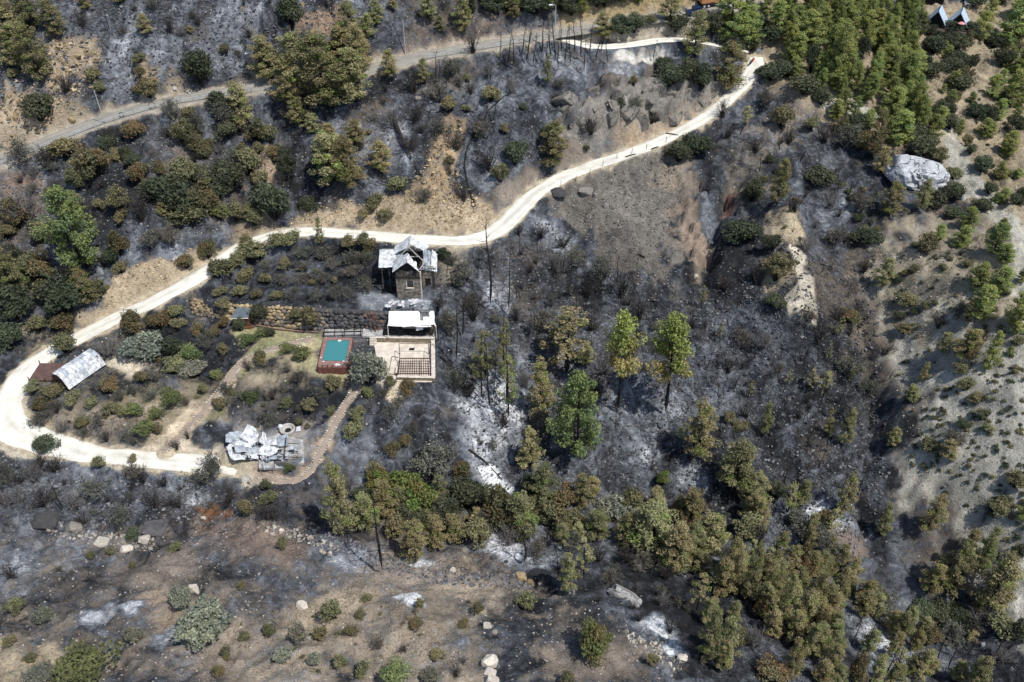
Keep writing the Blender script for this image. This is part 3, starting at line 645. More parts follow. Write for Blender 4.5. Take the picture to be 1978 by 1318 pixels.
def proto_pine(kind, seed, nb=30, low=.18, taper=1.0, per=54, tuft=.50, leaf=.20, w0=4.2, h0=10.0, gap=.0):
    r = np.random.RandomState(seed); mb = MB(); lean = r.uniform(-.35, .35, 2)
    ax = lambda z: Vector((lean[0]*(z/h0)**1.6, lean[1]*(z/h0)**1.6, z))
    mb.tube([ax(z) for z in np.linspace(-.4, h0*.96, 12)], np.linspace(.17, .03, 12), 6); lm = MB()
    cen = []; rad = []
    for k in range(nb):
        f = low+(1-low)*(k+r.uniform(0, .9))/nb; z = f*h0; g = (f-low)/(1-low)
        if gap and r.uniform() < gap: continue
        reach = w0*.5*(min(1, .45+g*3.0))*(1-g**(1.5*taper))**.75*r.uniform(.55, 1.12)+.15
        a = k*2.4+r.uniform(-.6, .6); base = ax(min(z-.5*reach*r.uniform(.1, .7), h0*.93)); tip = ax(z)+Vector((math.cos(a)*reach, math.sin(a)*reach, r.uniform(.05, .55)*reach))
        mid = base.lerp(tip, .5)+Vector((0, 0, -.08*reach)); lm.tube([base, mid, tip], [.055, .035, .015], 4)
        for q in (1.0, .72, .45)[:2 if reach < 1 else 3]:
            c = base.lerp(tip, q)+Vector(r.uniform(-.22, .22, 3)); s = tuft*r.uniform(.75, 1.3)*(1.05 if q == 1 else .8)
            cen.append(c); rad.append((s*1.0, s*1.0, s*1.05))
    cen.append(ax(h0*.97)); rad.append((.4, .4, .6))
    cen = np.array([tuple(c) for c in cen]); rad = np.array(rad); n = len(cen)
    if kind in 'GF': ti = tints(r, n, (1.15, 1.1, .9), (.75, .85, .95))
    elif kind == 'P':
        g = np.clip((cen[:, 2]/h0-.45)/.3+r.uniform(-.5, .5, n), 0, 1)[:, None]; ti = (1-g)*np.array((1.3, 1.05, 1.1))+g*np.array((.95, 1.15, .8))
    else: ti = tints(r, n, (1.15, 1.1, 1.05), (.72, .70, .62))*np.where(r.uniform(size=(n, 1)) < .18, np.array([[.75, .95, .6]]), 1)
    V = [leaves(r, cen, rad, int(per*1.9), leaf*.70, ti)]
    bk_ = M['bark'] if kind in 'SP' else M['barkbrown']
    return ((mb.mesh('trunk', bk_), lm.mesh('limbs', bk_), leafmesh('crown', V, LM[kind])), w0, h0)
def proto_bush(kind, seed, nc=18, per=90, leaf=.075, flat=1.0, tuft=.30, open_=.0):
    # a bush one metre wide and one metre high: uneven lobes round a low stem
    r = np.random.RandomState(seed); mb = MB(); cen = []; rad = []
    for k in range(nc):
        d = unit(1, r)[0]; d[2] = abs(d[2])*1.1-.15; q = r.uniform(.35, 1.0)
        far_ = r.uniform(.8, 1.35); c = np.array([d[0]*.38*q*far_, d[1]*.38*q*far_, .40+d[2]*.46*q*far_]); cen.append(c); s = tuft*r.uniform(.30, .85); rad.append((s, s, s*.85))
        mb.tube([(c[0]*.1, c[1]*.1, -.06), (c[0]*.6, c[1]*.6, c[2]*.55), tuple(c)], [.022, .014, .006], 4)
    cen = np.array(cen); rad = np.array(rad); n = nc
    ti = {'R': lambda: tints(r, n, (1.2, 1.0, .78), (.8, 1.0, .85)), 'K': lambda: tints(r, n, (.8, 1.1, .8), (1.25, .95, .9)),
          'K2': lambda: tints(r, n, (.85, 1.05, .85), (1.25, .9, .9)), 'T': lambda: tints(r, n, (1.1, 1, 1), (.6, .6, .6))}.get(kind, lambda: tints(r, n, (1.2, 1.15, 1.05), (.75, .78, .8)))()
    return ((mb.mesh('stems', M['bark']), leafmesh('foliage', [leaves(r, cen, rad, int(per*2.1), leaf*.66, ti, shell=.3)], LM[kind])), 1.0, 1.0)
def proto_twig(seed, n=34, thin=.010, leafy=0, lk='T'):
    r = np.random.RandomState(seed); mb = MB(); ends = []
    for k in range(n):
        a = r.uniform(0, 6.28); sp = r.uniform(.05, .55); h = r.uniform(.5, 1.0)
        p0 = Vector((r.uniform(-.1, .1), r.uniform(-.1, .1), -.05)); p2 = Vector((math.cos(a)*sp, math.sin(a)*sp, h))
        p1 = p0.lerp(p2, .5)+Vector(r.uniform(-.07, .07, 3)); mb.tube([p0, p1, p2], [thin*1.5, thin, thin*.45], 3); ends.append(p2)
        for j in range(3):
            q = p1.lerp(p2, r.uniform(0, .9)); e = q+Vector(r.uniform(-.2, .2, 3))+Vector((math.cos(a)*.06, math.sin(a)*.06, .12)); mb.tube([q, e], [thin*.7, thin*.3], 3); ends.append(e)
    cen = np.array([tuple(e) for e in ends]); rad = np.full((len(cen), 3), .085)
    fol = leafmesh('foliage', [leaves(r, cen, rad, leafy or 2, .032 if leafy else .022, tints(r, len(cen), (1, 1, 1), (.5, .5, .5)))], LM[lk])
    return ((mb.mesh('stems', M['twig'] if seed % 3 else M['twiggrey']), fol), 1.0, 1.0)
def proto_bare(seed, h0=8.0, nb=16, w0=2.2):
    r = np.random.RandomState(seed); mb = MB(); tw = MB(); lean = r.uniform(-1.0, 1.0, 2)
    ax = lambda z: Vector((lean[0]*(z/h0)**1.4+.08*math.sin(z*.9+seed), lean[1]*(z/h0)**1.4+.06*math.cos(z*1.1), z))
    mb.tube([ax(z) for z in np.linspace(-.4, h0, 9)], np.linspace(.125, .02, 9), 6)
    for k in range(nb):
        z = h0*r.uniform(.3, .98); a = r.uniform(0, 6.28); L = w0*.5*r.uniform(.4, 1.1)*(1.1-.6*z/h0); b = ax(z)
        e = b+Vector((math.cos(a)*L, math.sin(a)*L, r.uniform(.0, .6)*L)); tw.tube([b, b.lerp(e, .5)+Vector((0, 0, -.05)), e], [.035, .022, .008], 3)
        for j in range(3):
            q = b.lerp(e, r.uniform(.4, 1)); f = q+Vector(r.uniform(-.4, .4, 3)); tw.tube([q, f], [.014, .005], 3)
    return ((mb.mesh('trunk', M['bark']), tw.mesh('branches', M['bark'])), w0, h0)
PRO = {
 'G': [proto_pine('G', 100+i, 36, .06, 1.25, 56, .52, .16, 3.6) for i in range(6)],
 'F': [proto_pine('F', 150+i, 44, .14, 1.0, 46, .50, .18, 5.0, 10.0, .15) for i in range(2)],
 'S': [proto_pine('S', 200+i, 32, .12, 1.1, 50, .50, .16, 3.7) for i in range(6)],
 'X': [proto_pine('S', 260+i, 24, .30, .8, 26, .34, .15, 3.0, 10.0, .35) for i in range(4)],
 'P': [proto_pine('P', 300+i, 30, .46, .55, 46, .54, .18, 4.4, 10.0, .22) for i in range(3)],
 'B': [proto_bare(400+i) for i in range(6)],
 'T': [proto_twig(i) for i in (501, 502, 505, 506)], 'A': [proto_twig(i, leafy=11, lk='A') for i in (510, 513, 516)],
}
for k, nc, per, tf in (('D', 20, 80, .32), ('O', 18, 70, .30), ('R', 20, 70, .30), ('Y', 24, 84, .30), ('K', 30, 90, .26), ('K2', 34, 100, .26), ('G2', 18, 76, .30), ('Y2', 24, 84, .27)):
    PRO[k] = [proto_bush(k, 600+len(PRO)*10+i, nc, per, .062 if k in ('K', 'K2') else .07, tuft=tf*1.25) for i in range(2 if k in ('K', 'K2', 'Y', 'G2', 'Y2') else 4)]
KIND = {  # name, category, look, first part, second part
 'G': ('pine_tree', 'pine tree', 'bright green pine'), 'F': ('pine_tree', 'pine tree', 'lush green pine'), 'S': ('scorched_pine', 'pine tree', 'scorched olive-brown pine'),
 'X': ('thinned_pine', 'pine tree', 'sparse half-burnt pine'), 'P': ('tall_pine', 'pine tree', 'tall pine with scorched edges and bare trunk'), 'B': ('burnt_tree', 'dead tree', 'bare charred tree'),
 'T': ('burnt_shrub', 'shrub', 'burnt twiggy shrub'), 'A': ('ashen_shrub', 'shrub', 'ash-grey withered shrub'), 'D': ('evergreen_shrub', 'shrub', 'dark green rounded shrub'), 'O': ('olive_shrub', 'shrub', 'olive-green shrub'),
 'R': ('rusty_shrub', 'shrub', 'rust-brown scorched shrub'), 'Y': ('grey_olive', 'shrub', 'grey-green bushy olive'), 'K': ('leafy_tree', 'tree', 'leafy green and rust tree'),
 'K2': ('round_bush', 'bush', 'big round olive-brown bush'), 'G2': ('green_shrub', 'shrub', 'fresh green shrub'), 'Y2': ('silvery_shrub', 'shrub', 'pale silvery shrub')}
TREES = 'GFSXPB'
PLANTS = []
NT_ = [0]
def grow(kind, p, W, H, rz=None):
    if kind == 'T':
        NT_[0] += 1; kind = 'A' if NT_[0] % 3 == 0 else 'T'
    pr = PRO[kind][len(PLANTS)*7 % len(PRO[kind])]; nm, cat, look = KIND[kind]
    root = bpy.data.objects.new(nm, None); COL.objects.link(root); root.empty_display_size = .3
    root.location = tuple(float(c) for c in p); root.rotation_euler = (0, 0, RS.uniform(0, 6.28) if rz is None else rz)
    ax_ = RS.uniform(.86, 1.16) if kind not in TREES else 1.0; root.scale = (float(W/pr[1]*ax_), float(W/pr[1]/ax_), float(H/pr[2])); root['category'] = cat
    for me in pr[0]:
        nm_ = me.name.split('.')[0]; o = bpy.data.objects.new(nm_, me); COL.objects.link(o); o.parent = root
        if nm_ in ('limbs', 'branches', 'stems'): o['kind'] = 'stuff'
    PLANTS.append(dict(o=root, kind=kind, p=np.array(p), W=W, H=H, look=look)); return root
OFFS = [(0, 0), (660, 0), (1318, 0), (0, 440), (660, 440), (1318, 440), (0, 878), (660, 878), (1318, 878)]
LISTS = {
0: """S 60 260 190 280;S 190 190 190 250;S 110 400 200 260;S 240 480 190 330;S 40 120 120 150;S 340 220 140 220;S 850 200 110 120;S 1560 470 220 260;S 1720 520 260 330;S 1890 640 300 420;S 1830 420 160 230;S 1680 620 200 300
S 1400 720 170 240;R 1500 850 130 150;S 1930 1080 240 320;O 1560 850 110 140;B 640 195 60 220;T 990 210 90 130;D 1170 520 180 240;O 870 590 160 150;O 545 490 110 100;D 230 730 200 190;O 85 470 90 70;T 390 560 120 130;O 810 380 80 70;D 1690 180 170 200;O 580 560 90 90
O 390 950 190 160;R 560 1060 200 220;O 480 1010 120 120;R 780 830 130 130;O 1070 870 150 210;O 1160 920 110 170;D 1260 650 120 130;T 1320 760 200 160;R 800 1090 110 180;O 935 1030 90 100;O 1070 1100 200 190;D 1000 1250 240 230;D 920 1170 160 150;R 1180 1270 200 200
G2 1270 1300 140 130;D 1330 1150 200 220;O 1450 1040 160 200;D 1590 1310 230 280;O 700 1250 140 180;T 820 1318 180 220;O 1110 1340 220 160;T 150 1318 250 200;O 1370 1300 120 140;D 1640 950 100 110;D 1780 1240 120 100;F 500 1570 290 500;T 1150 800 130 140;T 640 860 110 130;T 280 1000 200 130;T 130 960 180 120;T 330 1200 150 160;S 700 20 150 110;O 1100 720 100 110;S 500 60 130 120;T 480 180 110 110;S 1990 400 200 250""",
3: """S 110 420 180 320;D 380 530 300 270;D 100 560 220 260;D 60 730 180 190;R 390 630 200 140;R 230 330 200 190;R 700 180 120 200;R 1080 250 100 110;T 1000 130 130 140;R 1210 190 100 250;O 580 410 120 120;O 270 440 140 150;T 60 280 160 180;T 880 130 130 110
O 1460 210 180 140;O 1430 110 90 80;O 1620 130 140 110;O 1700 110 120 90;O 1650 260 90 90;T 1760 200 110 90;T 1880 200 110 90;S 1855 110 60 170;O 1380 240 110 90;O 1300 310 180 130;O 1430 330 110 110;O 1540 340 80 80;T 1640 350 90 80;T 1750 340 90 70;T 1870 340 90 80;O 1280 410 90 70;O 1390 410 100 80;O 1490 420 80 70;O 1610 430 90 70;T 1700 430 90 80;T 1830 440 100 80;T 1940 430 100 90;T 1930 260 80 80;T 1540 260 80 70;T 1760 265 80 70
O 1295 490 110 90;D 1510 555 110 130;O 1800 600 140 150;O 1720 545 90 90;D 1390 612 75 95;G2 1515 640 75 75;D 1565 640 65 75;R 770 620 150 140;R 920 600 150 120;O 1020 530 110 90;O 1040 595 90 80;R 1145 625 85 75;R 1235 655 85 85;R 1300 590 70 80;Y 840 790 230 200;D 990 740 120 120;G2 1110 800 130 150;O 1020 850 150 100;T 640 780 180 110;O 1300 750 70 90;G2 1440 690 110 80;T 1200 720 100 100
R 640 970 110 110;O 380 750 150 150;O 190 970 110 90;O 310 1000 130 90;O 430 1030 110 80;R 250 1070 120 80;T 330 1090 120 90;O 540 1050 90 80;O 660 1090 110 90;R 480 1160 90 70;T 580 1165 100 90;G2 780 1100 110 100;G2 910 1120 90 95;G2 850 1210 130 105;O 920 1200 70 80;T 240 1165 130 85;T 370 1200 120 75;T 490 1225 80 65;T 620 1250 95 85;T 760 1265 105 65;O 820 910 95 85;T 900 895 90 65;G2 1000 1040 140 115;T 880 1010 80 70;T 770 975 75 65
G2 1250 890 75 75;O 1180 970 65 80;Y 1130 880 150 85;G2 1670 735 95 75;R 1510 800 95 95;T 1440 840 85 85;G2 1760 785 125 105;G2 1455 1030 95 105;O 1660 1060 85 85;O 1790 1080 105 105;O 1270 1060 90 85;T 1640 980 110 85;T 1730 910 90 85;O 1930 950 125 105;O 1920 1100 65 95;T 1850 1000 85 75;T 1020 1300 100 65;T 1090 1230 65 65;D 270 1310 140 90;T 1560 1170 120 90;T 700 1010 80 70;T 1580 1010 90 80;T 1310 960 80 70;T 560 960 90 80""",
4: """O 40 140 95 105;O 120 130 105 105;O 170 155 85 120;T 50 235 120 95;T 130 225 105 85;T 60 305 105 85;T 150 390 110 80;T 40 420 90 70;D 580 200 85 95;Y 150 930 200 270;G2 150 1000 75 85;O 280 935 85 85;R 380 965 115 75;T 240 1000 80 70;T 330 1045 90 70;T 170 1065 90 70;T 290 1115 105 75;T 450 1105 75 65;T 420 1195 80 75;R 370 1265 80 75;R 300 1315 105 75;O 90 1140 115 115;O 80 1235 135 135
B 865 490 150 520;B 965 520 70 420;B 668 800 110 400;B 860 1085 130 420;X 810 1000 110 400;X 965 1115 120 380;X 955 1030 110 470;B 1160 1115 70 210;X 1300 860 300 390;X 830 890 140 300;X 940 905 120 330;S 1150 1110 160 330;P 1595 1080 240 570;P 1870 1095 290 570;F 1360 1330 310 500;S 1090 1400 150 240;S 1410 790 110 130;X 1270 700 160 200
T 660 960 150 150;T 730 1000 120 120;T 1250 310 180 160;T 1500 340 150 170;T 1620 430 140 190;T 1420 430 130 160;T 1350 250 150 130;T 1150 90 150 110;T 1280 140 130 110;T 1160 620 170 140;T 1520 880 170 170;T 940 1180 160 120;T 1150 1230 200 190;T 1720 560 150 180;T 1680 760 120 110;T 620 640 140 160;T 560 500 120 120;T 760 560 150 150;T 700 340 180 120;T 1010 560 120 110;B 700 640 130 230;B 1500 370 90 190;B 1320 420 70 160;B 880 1010 70 300;B 1590 320 80 160;B 580 460 60 110
T 1060 950 120 110;T 780 880 150 130;T 1470 1010 150 130;T 1440 620 130 120""",
7: """S 20 470 170 420;K 330 300 250 220;K 440 350 250 230;K 220 240 180 180;D 420 430 200 180;D 600 410 180 200;T 540 160 280 150;D 720 340 200 250;R 700 150 120 120;R 900 440 220 260;S 1040 470 200 260;O 780 530 200 180;S 420 600 180 230;S 560 550 130 210;O 320 510 150 200;B 240 695 190 400;S 150 430 160 220;D 1100 270 160 180;R 1290 340 150 260;S 1150 340 180 290;R 1240 440 180 180;S 1390 310 130 210;O 1300 480 170 180;S 1470 490 160 190
Y 1600 400 200 180;S 1640 530 150 210;S 1800 570 280 310;S 1920 650 200 270;S 1720 510 150 180;R 1950 410 150 170;S 1450 230 120 120;O 1680 350 150 180;S 1800 330 120 150;K 1850 190 95 105;S 250 350 160 220;D 130 320 140 160;R 560 330 120 140;S 660 500 150 170;D 860 330 150 160
S 1310 790 120 220;X 1400 720 110 240;B 1250 750 70 270;B 1060 640 150 210;X 1280 560 90 170;K2 1470 1200 235 230;O 1070 910 115 130;O 1795 1225 85 85;O 1310 1325 90 80;O 150 855 65 60;O 455 895 65 65;O 790 935 80 85;O 550 1195 95 75;T 700 1225 85 75;T 360 1155 80 65;T 215 1135 85 75;O 60 1065 90 85;O 130 1300 105 115;G2 320 1350 190 150;Y2 510 1325 105 95;T 660 1305 100 95;R 430 1015 85 75;O 110 955 75 55;O 10 1230 70 95;R 700 1010 85 60
T 970 560 170 150;T 1130 620 130 110;T 1480 650 150 140;T 1650 640 140 130;T 1750 690 130 120;T 1870 740 120 110;T 1900 1050 110 120;T 1350 560 130 110;T 1850 900 110 100;T 1720 980 100 90;T 1560 760 110 90;T 1180 560 140 120;T 40 260 160 220;T 830 460 120 130;B 1440 800 70 110;B 1850 830 70 120;B 1890 730 60 110;B 1610 700 60 100;B 560 560 60 130;B 330 620 60 120;B 430 640 60 140""",
6: """O 580 85 85 85;O 770 55 65 60;D 770 500 85 85;O 1025 575 75 75;O 770 660 45 45;O 1640 555 85 85;Y2 1060 905 145 150;Y2 1190 1095 275 230;Y2 785 1100 105 120;Y2 265 980 115 105;O 100 935 110 160;O 60 1115 85 80;O 185 1205 80 65;G2 500 1340 330 160;O 1560 1065 85 95;Y2 1730 1085 110 110;O 1920 980 135 145;O 1855 1085 95 105;O 1420 1075 75 55;O 1320 1185 85 80;R 1270 1295 75 85;Y2 1640 1205 100 95;Y2 1830 1225 80 95;O 1960 1245 85 100;R 1400 785 55 50;O 1545 210 75 80;O 1430 370 105 165;O 1560 310 115 105;T 1570 410 180 110;G2 1675 110 60 80;Y 240 1330 160 60;O 640 590 70 55;O 530 605 60 50;T 70 745 150 120;T 340 685 45 40
T 200 170 160 120;T 330 130 160 130;T 60 200 140 150;T 260 330 180 150;T 420 350 170 140;T 700 420 140 110;T 900 330 180 130;T 1020 330 160 120;T 1180 200 170 130;T 1330 300 150 110;T 830 180 130 110;T 560 260 150 110;T 130 310 150 130;T 240 90 130 110;T 780 160 110 110;B 370 330 80 230;T 30 320 120 110;T 950 200 110 90;T 1240 120 150 80;T 480 420 120 90""",
8: """S 300 210 260 320;S 410 310 160 210;D 540 270 110 170;S 680 300 95 170;S 920 350 115 250;S 1150 470 95 200;S 1410 450 140 240;D 630 410 70 95;S 140 570 220 240;O 380 510 200 190;S 270 770 135 290;S 370 860 115 340;S 230 810 150 210;S 460 770 120 210;S 560 990 105 310;S 500 860 120 210;S 610 700 115 190;S 750 910 105 240;S 700 1010 155 240;S 880 870 115 240;S 830 910 105 180;S 1040 870 125 160;O 1130 880 160 95;S 780 1180 125 190;S 290 980 95 145;S 240 1190 145 260;S 130 1210 125 310;S 620 1300 115 240;R 520 1325 200 145;S 800 1325 125 160;S 900 1325 105 125;S 1690 1345 115 210;S 1000 1300 95 115
S 1420 800 135 200;S 1540 800 185 310;S 1680 710 115 330;S 1760 890 225 340;S 1640 570 105 160;F 1740 660 95 180;D 1370 960 155 115;D 1480 980 175 115;D 1600 990 155 115;O 1850 1070 200 110;D 1950 1070 125 135;T 1720 1020 160 130;R 1410 1100 155 130;T 730 570 260 210;O 1840 360 150 115;O 1920 210 105 135;D 1950 600 95 95;G 1960 380 90 150;S 40 420 160 240;S 60 620 140 220;T 430 560 150 180;T 620 1050 150 120;T 1150 950 180 140;T 1250 1040 160 130;S 440 420 110 180;S 960 760 100 180;S 660 820 100 190;T 400 1150 160 150;O 330 1120 120 130;S 850 1080 110 180;T 1560 1120 170 120;T 1840 1230 150 110
B 970 1140 80 220;B 1050 1190 80 220;B 1160 1300 90 240;B 1300 1130 80 210;B 1450 1260 80 220;B 1220 1290 80 200;B 1530 1250 80 200;B 1780 1200 80 190;B 1090 1090 70 190;B 1340 1300 80 200;B 1000 1020 70 160;B 470 1050 60 150;B 520 1070 60 140;B 1870 1150 70 160;B 1640 1180 70 150;B 1030 400 60 120;B 1400 450 60 120""",
5: """S 90 1330 210 330;G 1600 120 220 160;G 1800 140 190 190;G 1480 70 150 110;G 1700 340 160 160;G 1830 370 170 170;G 1720 520 155 210;G 1920 600 155 240;G 1860 210 110 130;G 1960 310 80 90;S 1500 730 85 140;S 1620 770 155 210;G 1760 830 90 240;O 1600 860 95 95;O 1630 960 105 105;O 1690 1030 95 85;O 1730 1110 85 75;G 1890 740 85 65;O 1940 690 75 75;O 1760 1190 75 65;D 1620 1170 85 65
D 330 110 200 170;D 510 140 125 115;O 540 330 150 210;T 430 340 130 210;D 540 480 125 105;O 1400 170 145 155;D 1080 120 145 115;S 1150 340 120 175;O 1290 470 135 105;D 1260 540 85 65;O 1280 630 105 85;R 970 570 135 105;X 810 990 95 170;X 740 950 70 140;S 470 1200 75 190;O 270 1140 85 85;O 340 1190 105 65;S 840 1200 75 115;S 930 1260 90 230;S 1210 1260 85 115;S 1320 1000 95 105;S 1380 890 60 125;S 1640 550 75 135;O 1430 1325 135 115;S 1530 1330 105 125;T 1590 540 120 110;R 1660 730 90 150
B 700 780 80 115;B 780 790 80 130;B 510 820 60 125;B 570 770 60 110;B 780 1015 70 180;B 910 1010 60 110;B 430 1230 70 180;B 800 280 80 95;B 865 250 60 60;B 960 410 60 70;B 1120 415 70 85;B 415 425 60 60;B 300 940 80 110;B 650 760 60 110;B 200 980 60 90;B 1010 800 60 120;B 1190 890 60 100
T 620 250 130 110;T 700 160 130 110;T 880 120 140 110;T 250 380 140 110;T 780 700 160 150;T 960 900 170 150;T 900 560 140 100;T 1160 760 130 100;T 340 700 120 110;T 460 720 130 120;T 260 860 140 120;T 720 560 110 90;T 360 1120 130 130;T 980 1180 160 180;T 1060 1000 140 130;T 1480 600 130 110;T 1720 700 120 140;T 1560 1290 130 120;T 1050 280 130 110""",
2: """G 270 230 200 270;G 380 250 160 210;D 170 230 130 180;D 500 260 150 115;G 480 80 150 130;G 650 190 155 160;G 720 310 175 240;G 650 360 155 175;G 790 210 185 180;G 880 490 150 340;G 900 340 140 180;D 960 400 130 130;G 1040 280 145 210;G 950 180 165 175;D 900 100 140 100;G 1020 100 125 125;G 1180 340 105 230;G 1290 270 90 210;G 1110 200 130 150;G 1180 450 175 185;G 1250 400 135 140;G 1080 570 155 155;G 1200 610 150 170;G 1290 510 135 210;G 1350 450 105 155;G 1200 710 165 205;G 1330 730 135 250;G 1250 840 175 210;G 1440 810 125 155;G 1480 740 100 130;D 1380 940 200 165;G 1140 310 120 150;G 650 450 95 120;D 600 470 130 120
G 890 690 95 120;D 1000 810 165 155;D 700 580 185 145;D 800 630 115 115;D 510 500 185 145;D 1350 220 115 165;D 1030 180 110 110;D 1540 440 130 110;D 1450 340 155 135;D 1570 320 165 125;D 1440 470 145 105;D 1560 410 155 115;D 1650 430 105 125;D 1640 250 125 125;G2 1470 200 95 85;G 1720 230 115 160;D 1800 300 115 105;G 1900 250 185 260;D 1850 410 125 125;G 1950 430 105 160;G 1780 570 155 145;G 1880 610 175 210;D 1600 550 165 125;G 1820 690 105 125;D 1690 710 135 115;G 1740 790 105 115;D 1540 770 115 105;D 1930 790 115 125;G 1880 890 165 145;D 1490 690 120 120;G 1950 630 95 210
D 1740 1240 105 95;D 1730 1020 130 125;G 1830 1040 105 115;D 1570 1150 110 100;O 1560 1060 110 100;D 1560 1170 135 95;D 1450 1230 125 135;G 1640 1330 185 155;G 1840 1330 125 85;D 1770 1140 95 95;D 1950 1200 95 125;D 1560 1280 110 90;S 60 350 150 280;S 270 520 195 270;D 110 540 135 185;D 30 480 110 160;O 570 770 135 175;S 540 1190 125 270;D 780 1100 175 145;O 740 770 105 95;T 820 850 150 130;T 940 880 160 150;R 1090 940 125 190;S 1140 1010 105 170;R 910 810 105 150;S 1200 1250 205 210;S 1370 1220 105 190;D 400 1190 135 155;X 360 740 90 130;D 80 930 185 165;T 230 700 120 120;T 640 1250 150 130;R 1020 900 110 160;S 1130 830 110 200;G 760 60 150 120;G 620 50 140 110;G 1160 90 140 130;G 1290 60 120 120;D 1680 60 130 90;G 1770 110 130 120;D 1560 220 130 100;D 1840 40 120 90;G 1940 90 120 150;G 550 190 130 180;D 430 190 110 110;G 380 110 150 140;D 290 330 130 100;O 400 310 100 90
B 330 800 70 130;B 440 1010 60 120;B 680 950 90 120;B 950 1160 70 130;B 900 1060 60 110;B 1080 1130 60 110;B 560 880 60 100;T 480 640 130 110;T 420 900 120 110;T 860 1230 140 130;T 1020 1250 140 130;T 260 820 110 100;T 620 850 110 110;D 1340 840 150 120;O 1480 960 120 110""",
1: """S 60 220 155 210;S 100 470 165 310;S 150 230 120 150;S 60 620 235 340;S 120 390 150 200;S 200 140 175 150;S 500 120 125 160;S 570 180 95 90;S 700 190 115 210;S 1000 110 210 140;D 1120 120 200 155;D 1280 80 150 110;D 1330 110 120 90;G 1390 80 120 110;S 1510 230 125 160;D 1620 220 155 135;D 1690 210 135 125;O 1780 150 85 65;D 1600 30 150 60;S 1900 120 155 190;D 1930 210 140 120;S 280 450 175 160;S 470 490 95 150;S 230 1000 155 200;S 50 1090 205 310;O 330 1130 135 115;O 200 1220 125 75;O 620 670 105 115;T 550 610 140 120;O 860 610 135 115;T 840 470 120 100;S 1190 490 60 165;D 1000 980 145 175;O 915 1070 105 195;S 1215 970 185 270;O 1690 505 55 80;D 1900 530 195 135;D 1950 960 135 155;D 1415 880 45 45;T 1240 620 110 80;D 1050 650 55 55;D 1870 440 120 110;T 1250 530 85 65;D 1610 640 60 150
T 430 730 150 130;T 660 900 140 130;T 800 820 140 110;T 850 1010 150 140;T 700 1190 170 110;T 480 1180 110 90;T 980 560 130 90;T 420 560 120 130;T 640 460 120 110;T 1440 800 150 120;T 300 760 140 120;T 1700 650 110 80;T 1800 740 110 90;T 400 900 140 110;T 560 800 120 100;D 1180 800 80 70;T 760 330 130 130;O 250 1290 100 90;O 140 1270 90 70;D 880 90 160 140;S 300 60 120 90
B 1000 410 80 230;B 1070 380 80 220;B 1160 330 90 220;B 1235 390 80 330;B 1250 425 70 260;B 1290 390 70 240;B 1320 395 70 230;B 1385 360 90 260;B 1400 435 70 220;B 1470 370 70 200;B 1535 380 60 170;B 1180 430 70 220;B 1110 390 70 200;B 960 390 80 190;B 540 480 80 190;B 565 500 60 150;B 605 540 70 150;B 1345 330 80 210;B 920 360 70 180;B 1040 340 80 180;B 1430 330 80 190;B 830 740 60 170;B 880 710 60 140;B 860 480 60 120;B 715 200 70 170;B 1210 360 80 240;B 1275 330 80 220;B 1080 300 70 160;B 1500 310 60 120;B 1800 360 60 130""",
}
rows = []
for ci, txt in LISTS.items():
    ox, oy = OFFS[ci]
    for it in txt.replace('\n', ';').split(';'):
        k, x, y, w, h = it.split(); U_, V_ = ox+float(x)/2.996, oy+float(y)/2.996
        if k == 'T' and 60 < U_ < 860 and 450 < V_ < 870 and (V_ < 600 or len(rows) % 2): k = 'A'
        rows.append((k, ox+float(x)/2.996, oy+float(y)/2.996, float(w)/2.996, float(h)/2.996))
def place(rows):
    u = np.array([r[1] for r in rows]); v = np.array([r[2] for r in rows]); w = np.array([r[3] for r in rows])
    isT = np.array([r[0] in TREES for r in rows]); H_ = hit(u, np.where(isT, v, v-.20*w))
    for (k, uu, vv, ww, hh), p in zip(rows, H_):
        s = pxm(p); D = math.hypot(math.hypot(p[0], p[1]), CAMZ-p[2]); sa = (CAMZ-p[2])/D; ca = math.sqrt(1-sa*sa)
        W = ww/s
        H = max(.6*W, (hh/s-.25*W*sa)/ca) if k in TREES else min(1.25*W, max(.62*W, (hh/s-.45*W*sa)/ca))
        if k == 'B': W = max(W, .16*H)
        if k in TREES: W = min(W*(.98 if k in 'GS' else 1.08), H*.72)
        grow(k, (p[0], p[1], p[2]-.05), W, H)
place(rows)
# thinner growth of burnt saplings and burnt scrub between the plants one can pick out
def scatter(poly, n, kinds, wr, hr, seed):
    r = np.random.RandomState(seed); u = px(poly); h = hit(u[:, 0], u[:, 1])[:, :2]; lo, hi = h.min(0), h.max(0); k = 0
    while k < n:
        q = r.uniform(lo, hi, (n*4, 2)); q = q[sdf(h, q[:, 0], q[:, 1]) < 0][:n-k]
        for x, y in q:
            if MASK[np.searchsorted(XS, x), np.searchsorted(YS, y)] > .5: k += 1; continue
            kind = kinds[r.randint(len(kinds))]; W = r.uniform(*wr); H = W*r.uniform(*hr) if kind not in TREES else r.uniform(*hr)*W
            grow(kind, (x, y, float(zat(x, y))-.05), W, H); k += 1
scatter("860 500;1040 440;1290 590;1400 620;1300 760;1200 700;1040 640;900 620", 30, 'T', (1.2, 2.2), (.7, 1.1), 1)
scatter("1380 560;1520 640;1680 620;1700 900;1560 960;1400 760", 34, 'TTB', (1.0, 1.7), (.8, 1.5), 2)
scatter("1400 300;1560 260;1720 380;1680 560;1560 420;1420 340", 16, 'TTB', (1.1, 1.7), (.8, 1.4), 3)
scatter("1440 980;1600 1060;1900 1150;1900 1300;1500 1300;1380 1100", 26, 'TSX', (1.3, 2.0), (.9, 1.9), 4)
scatter("1000 1060;1350 1130;1340 1230;1200 1190;1050 1130", 18, 'TTB', (.9, 1.5), (.8, 1.4), 5)
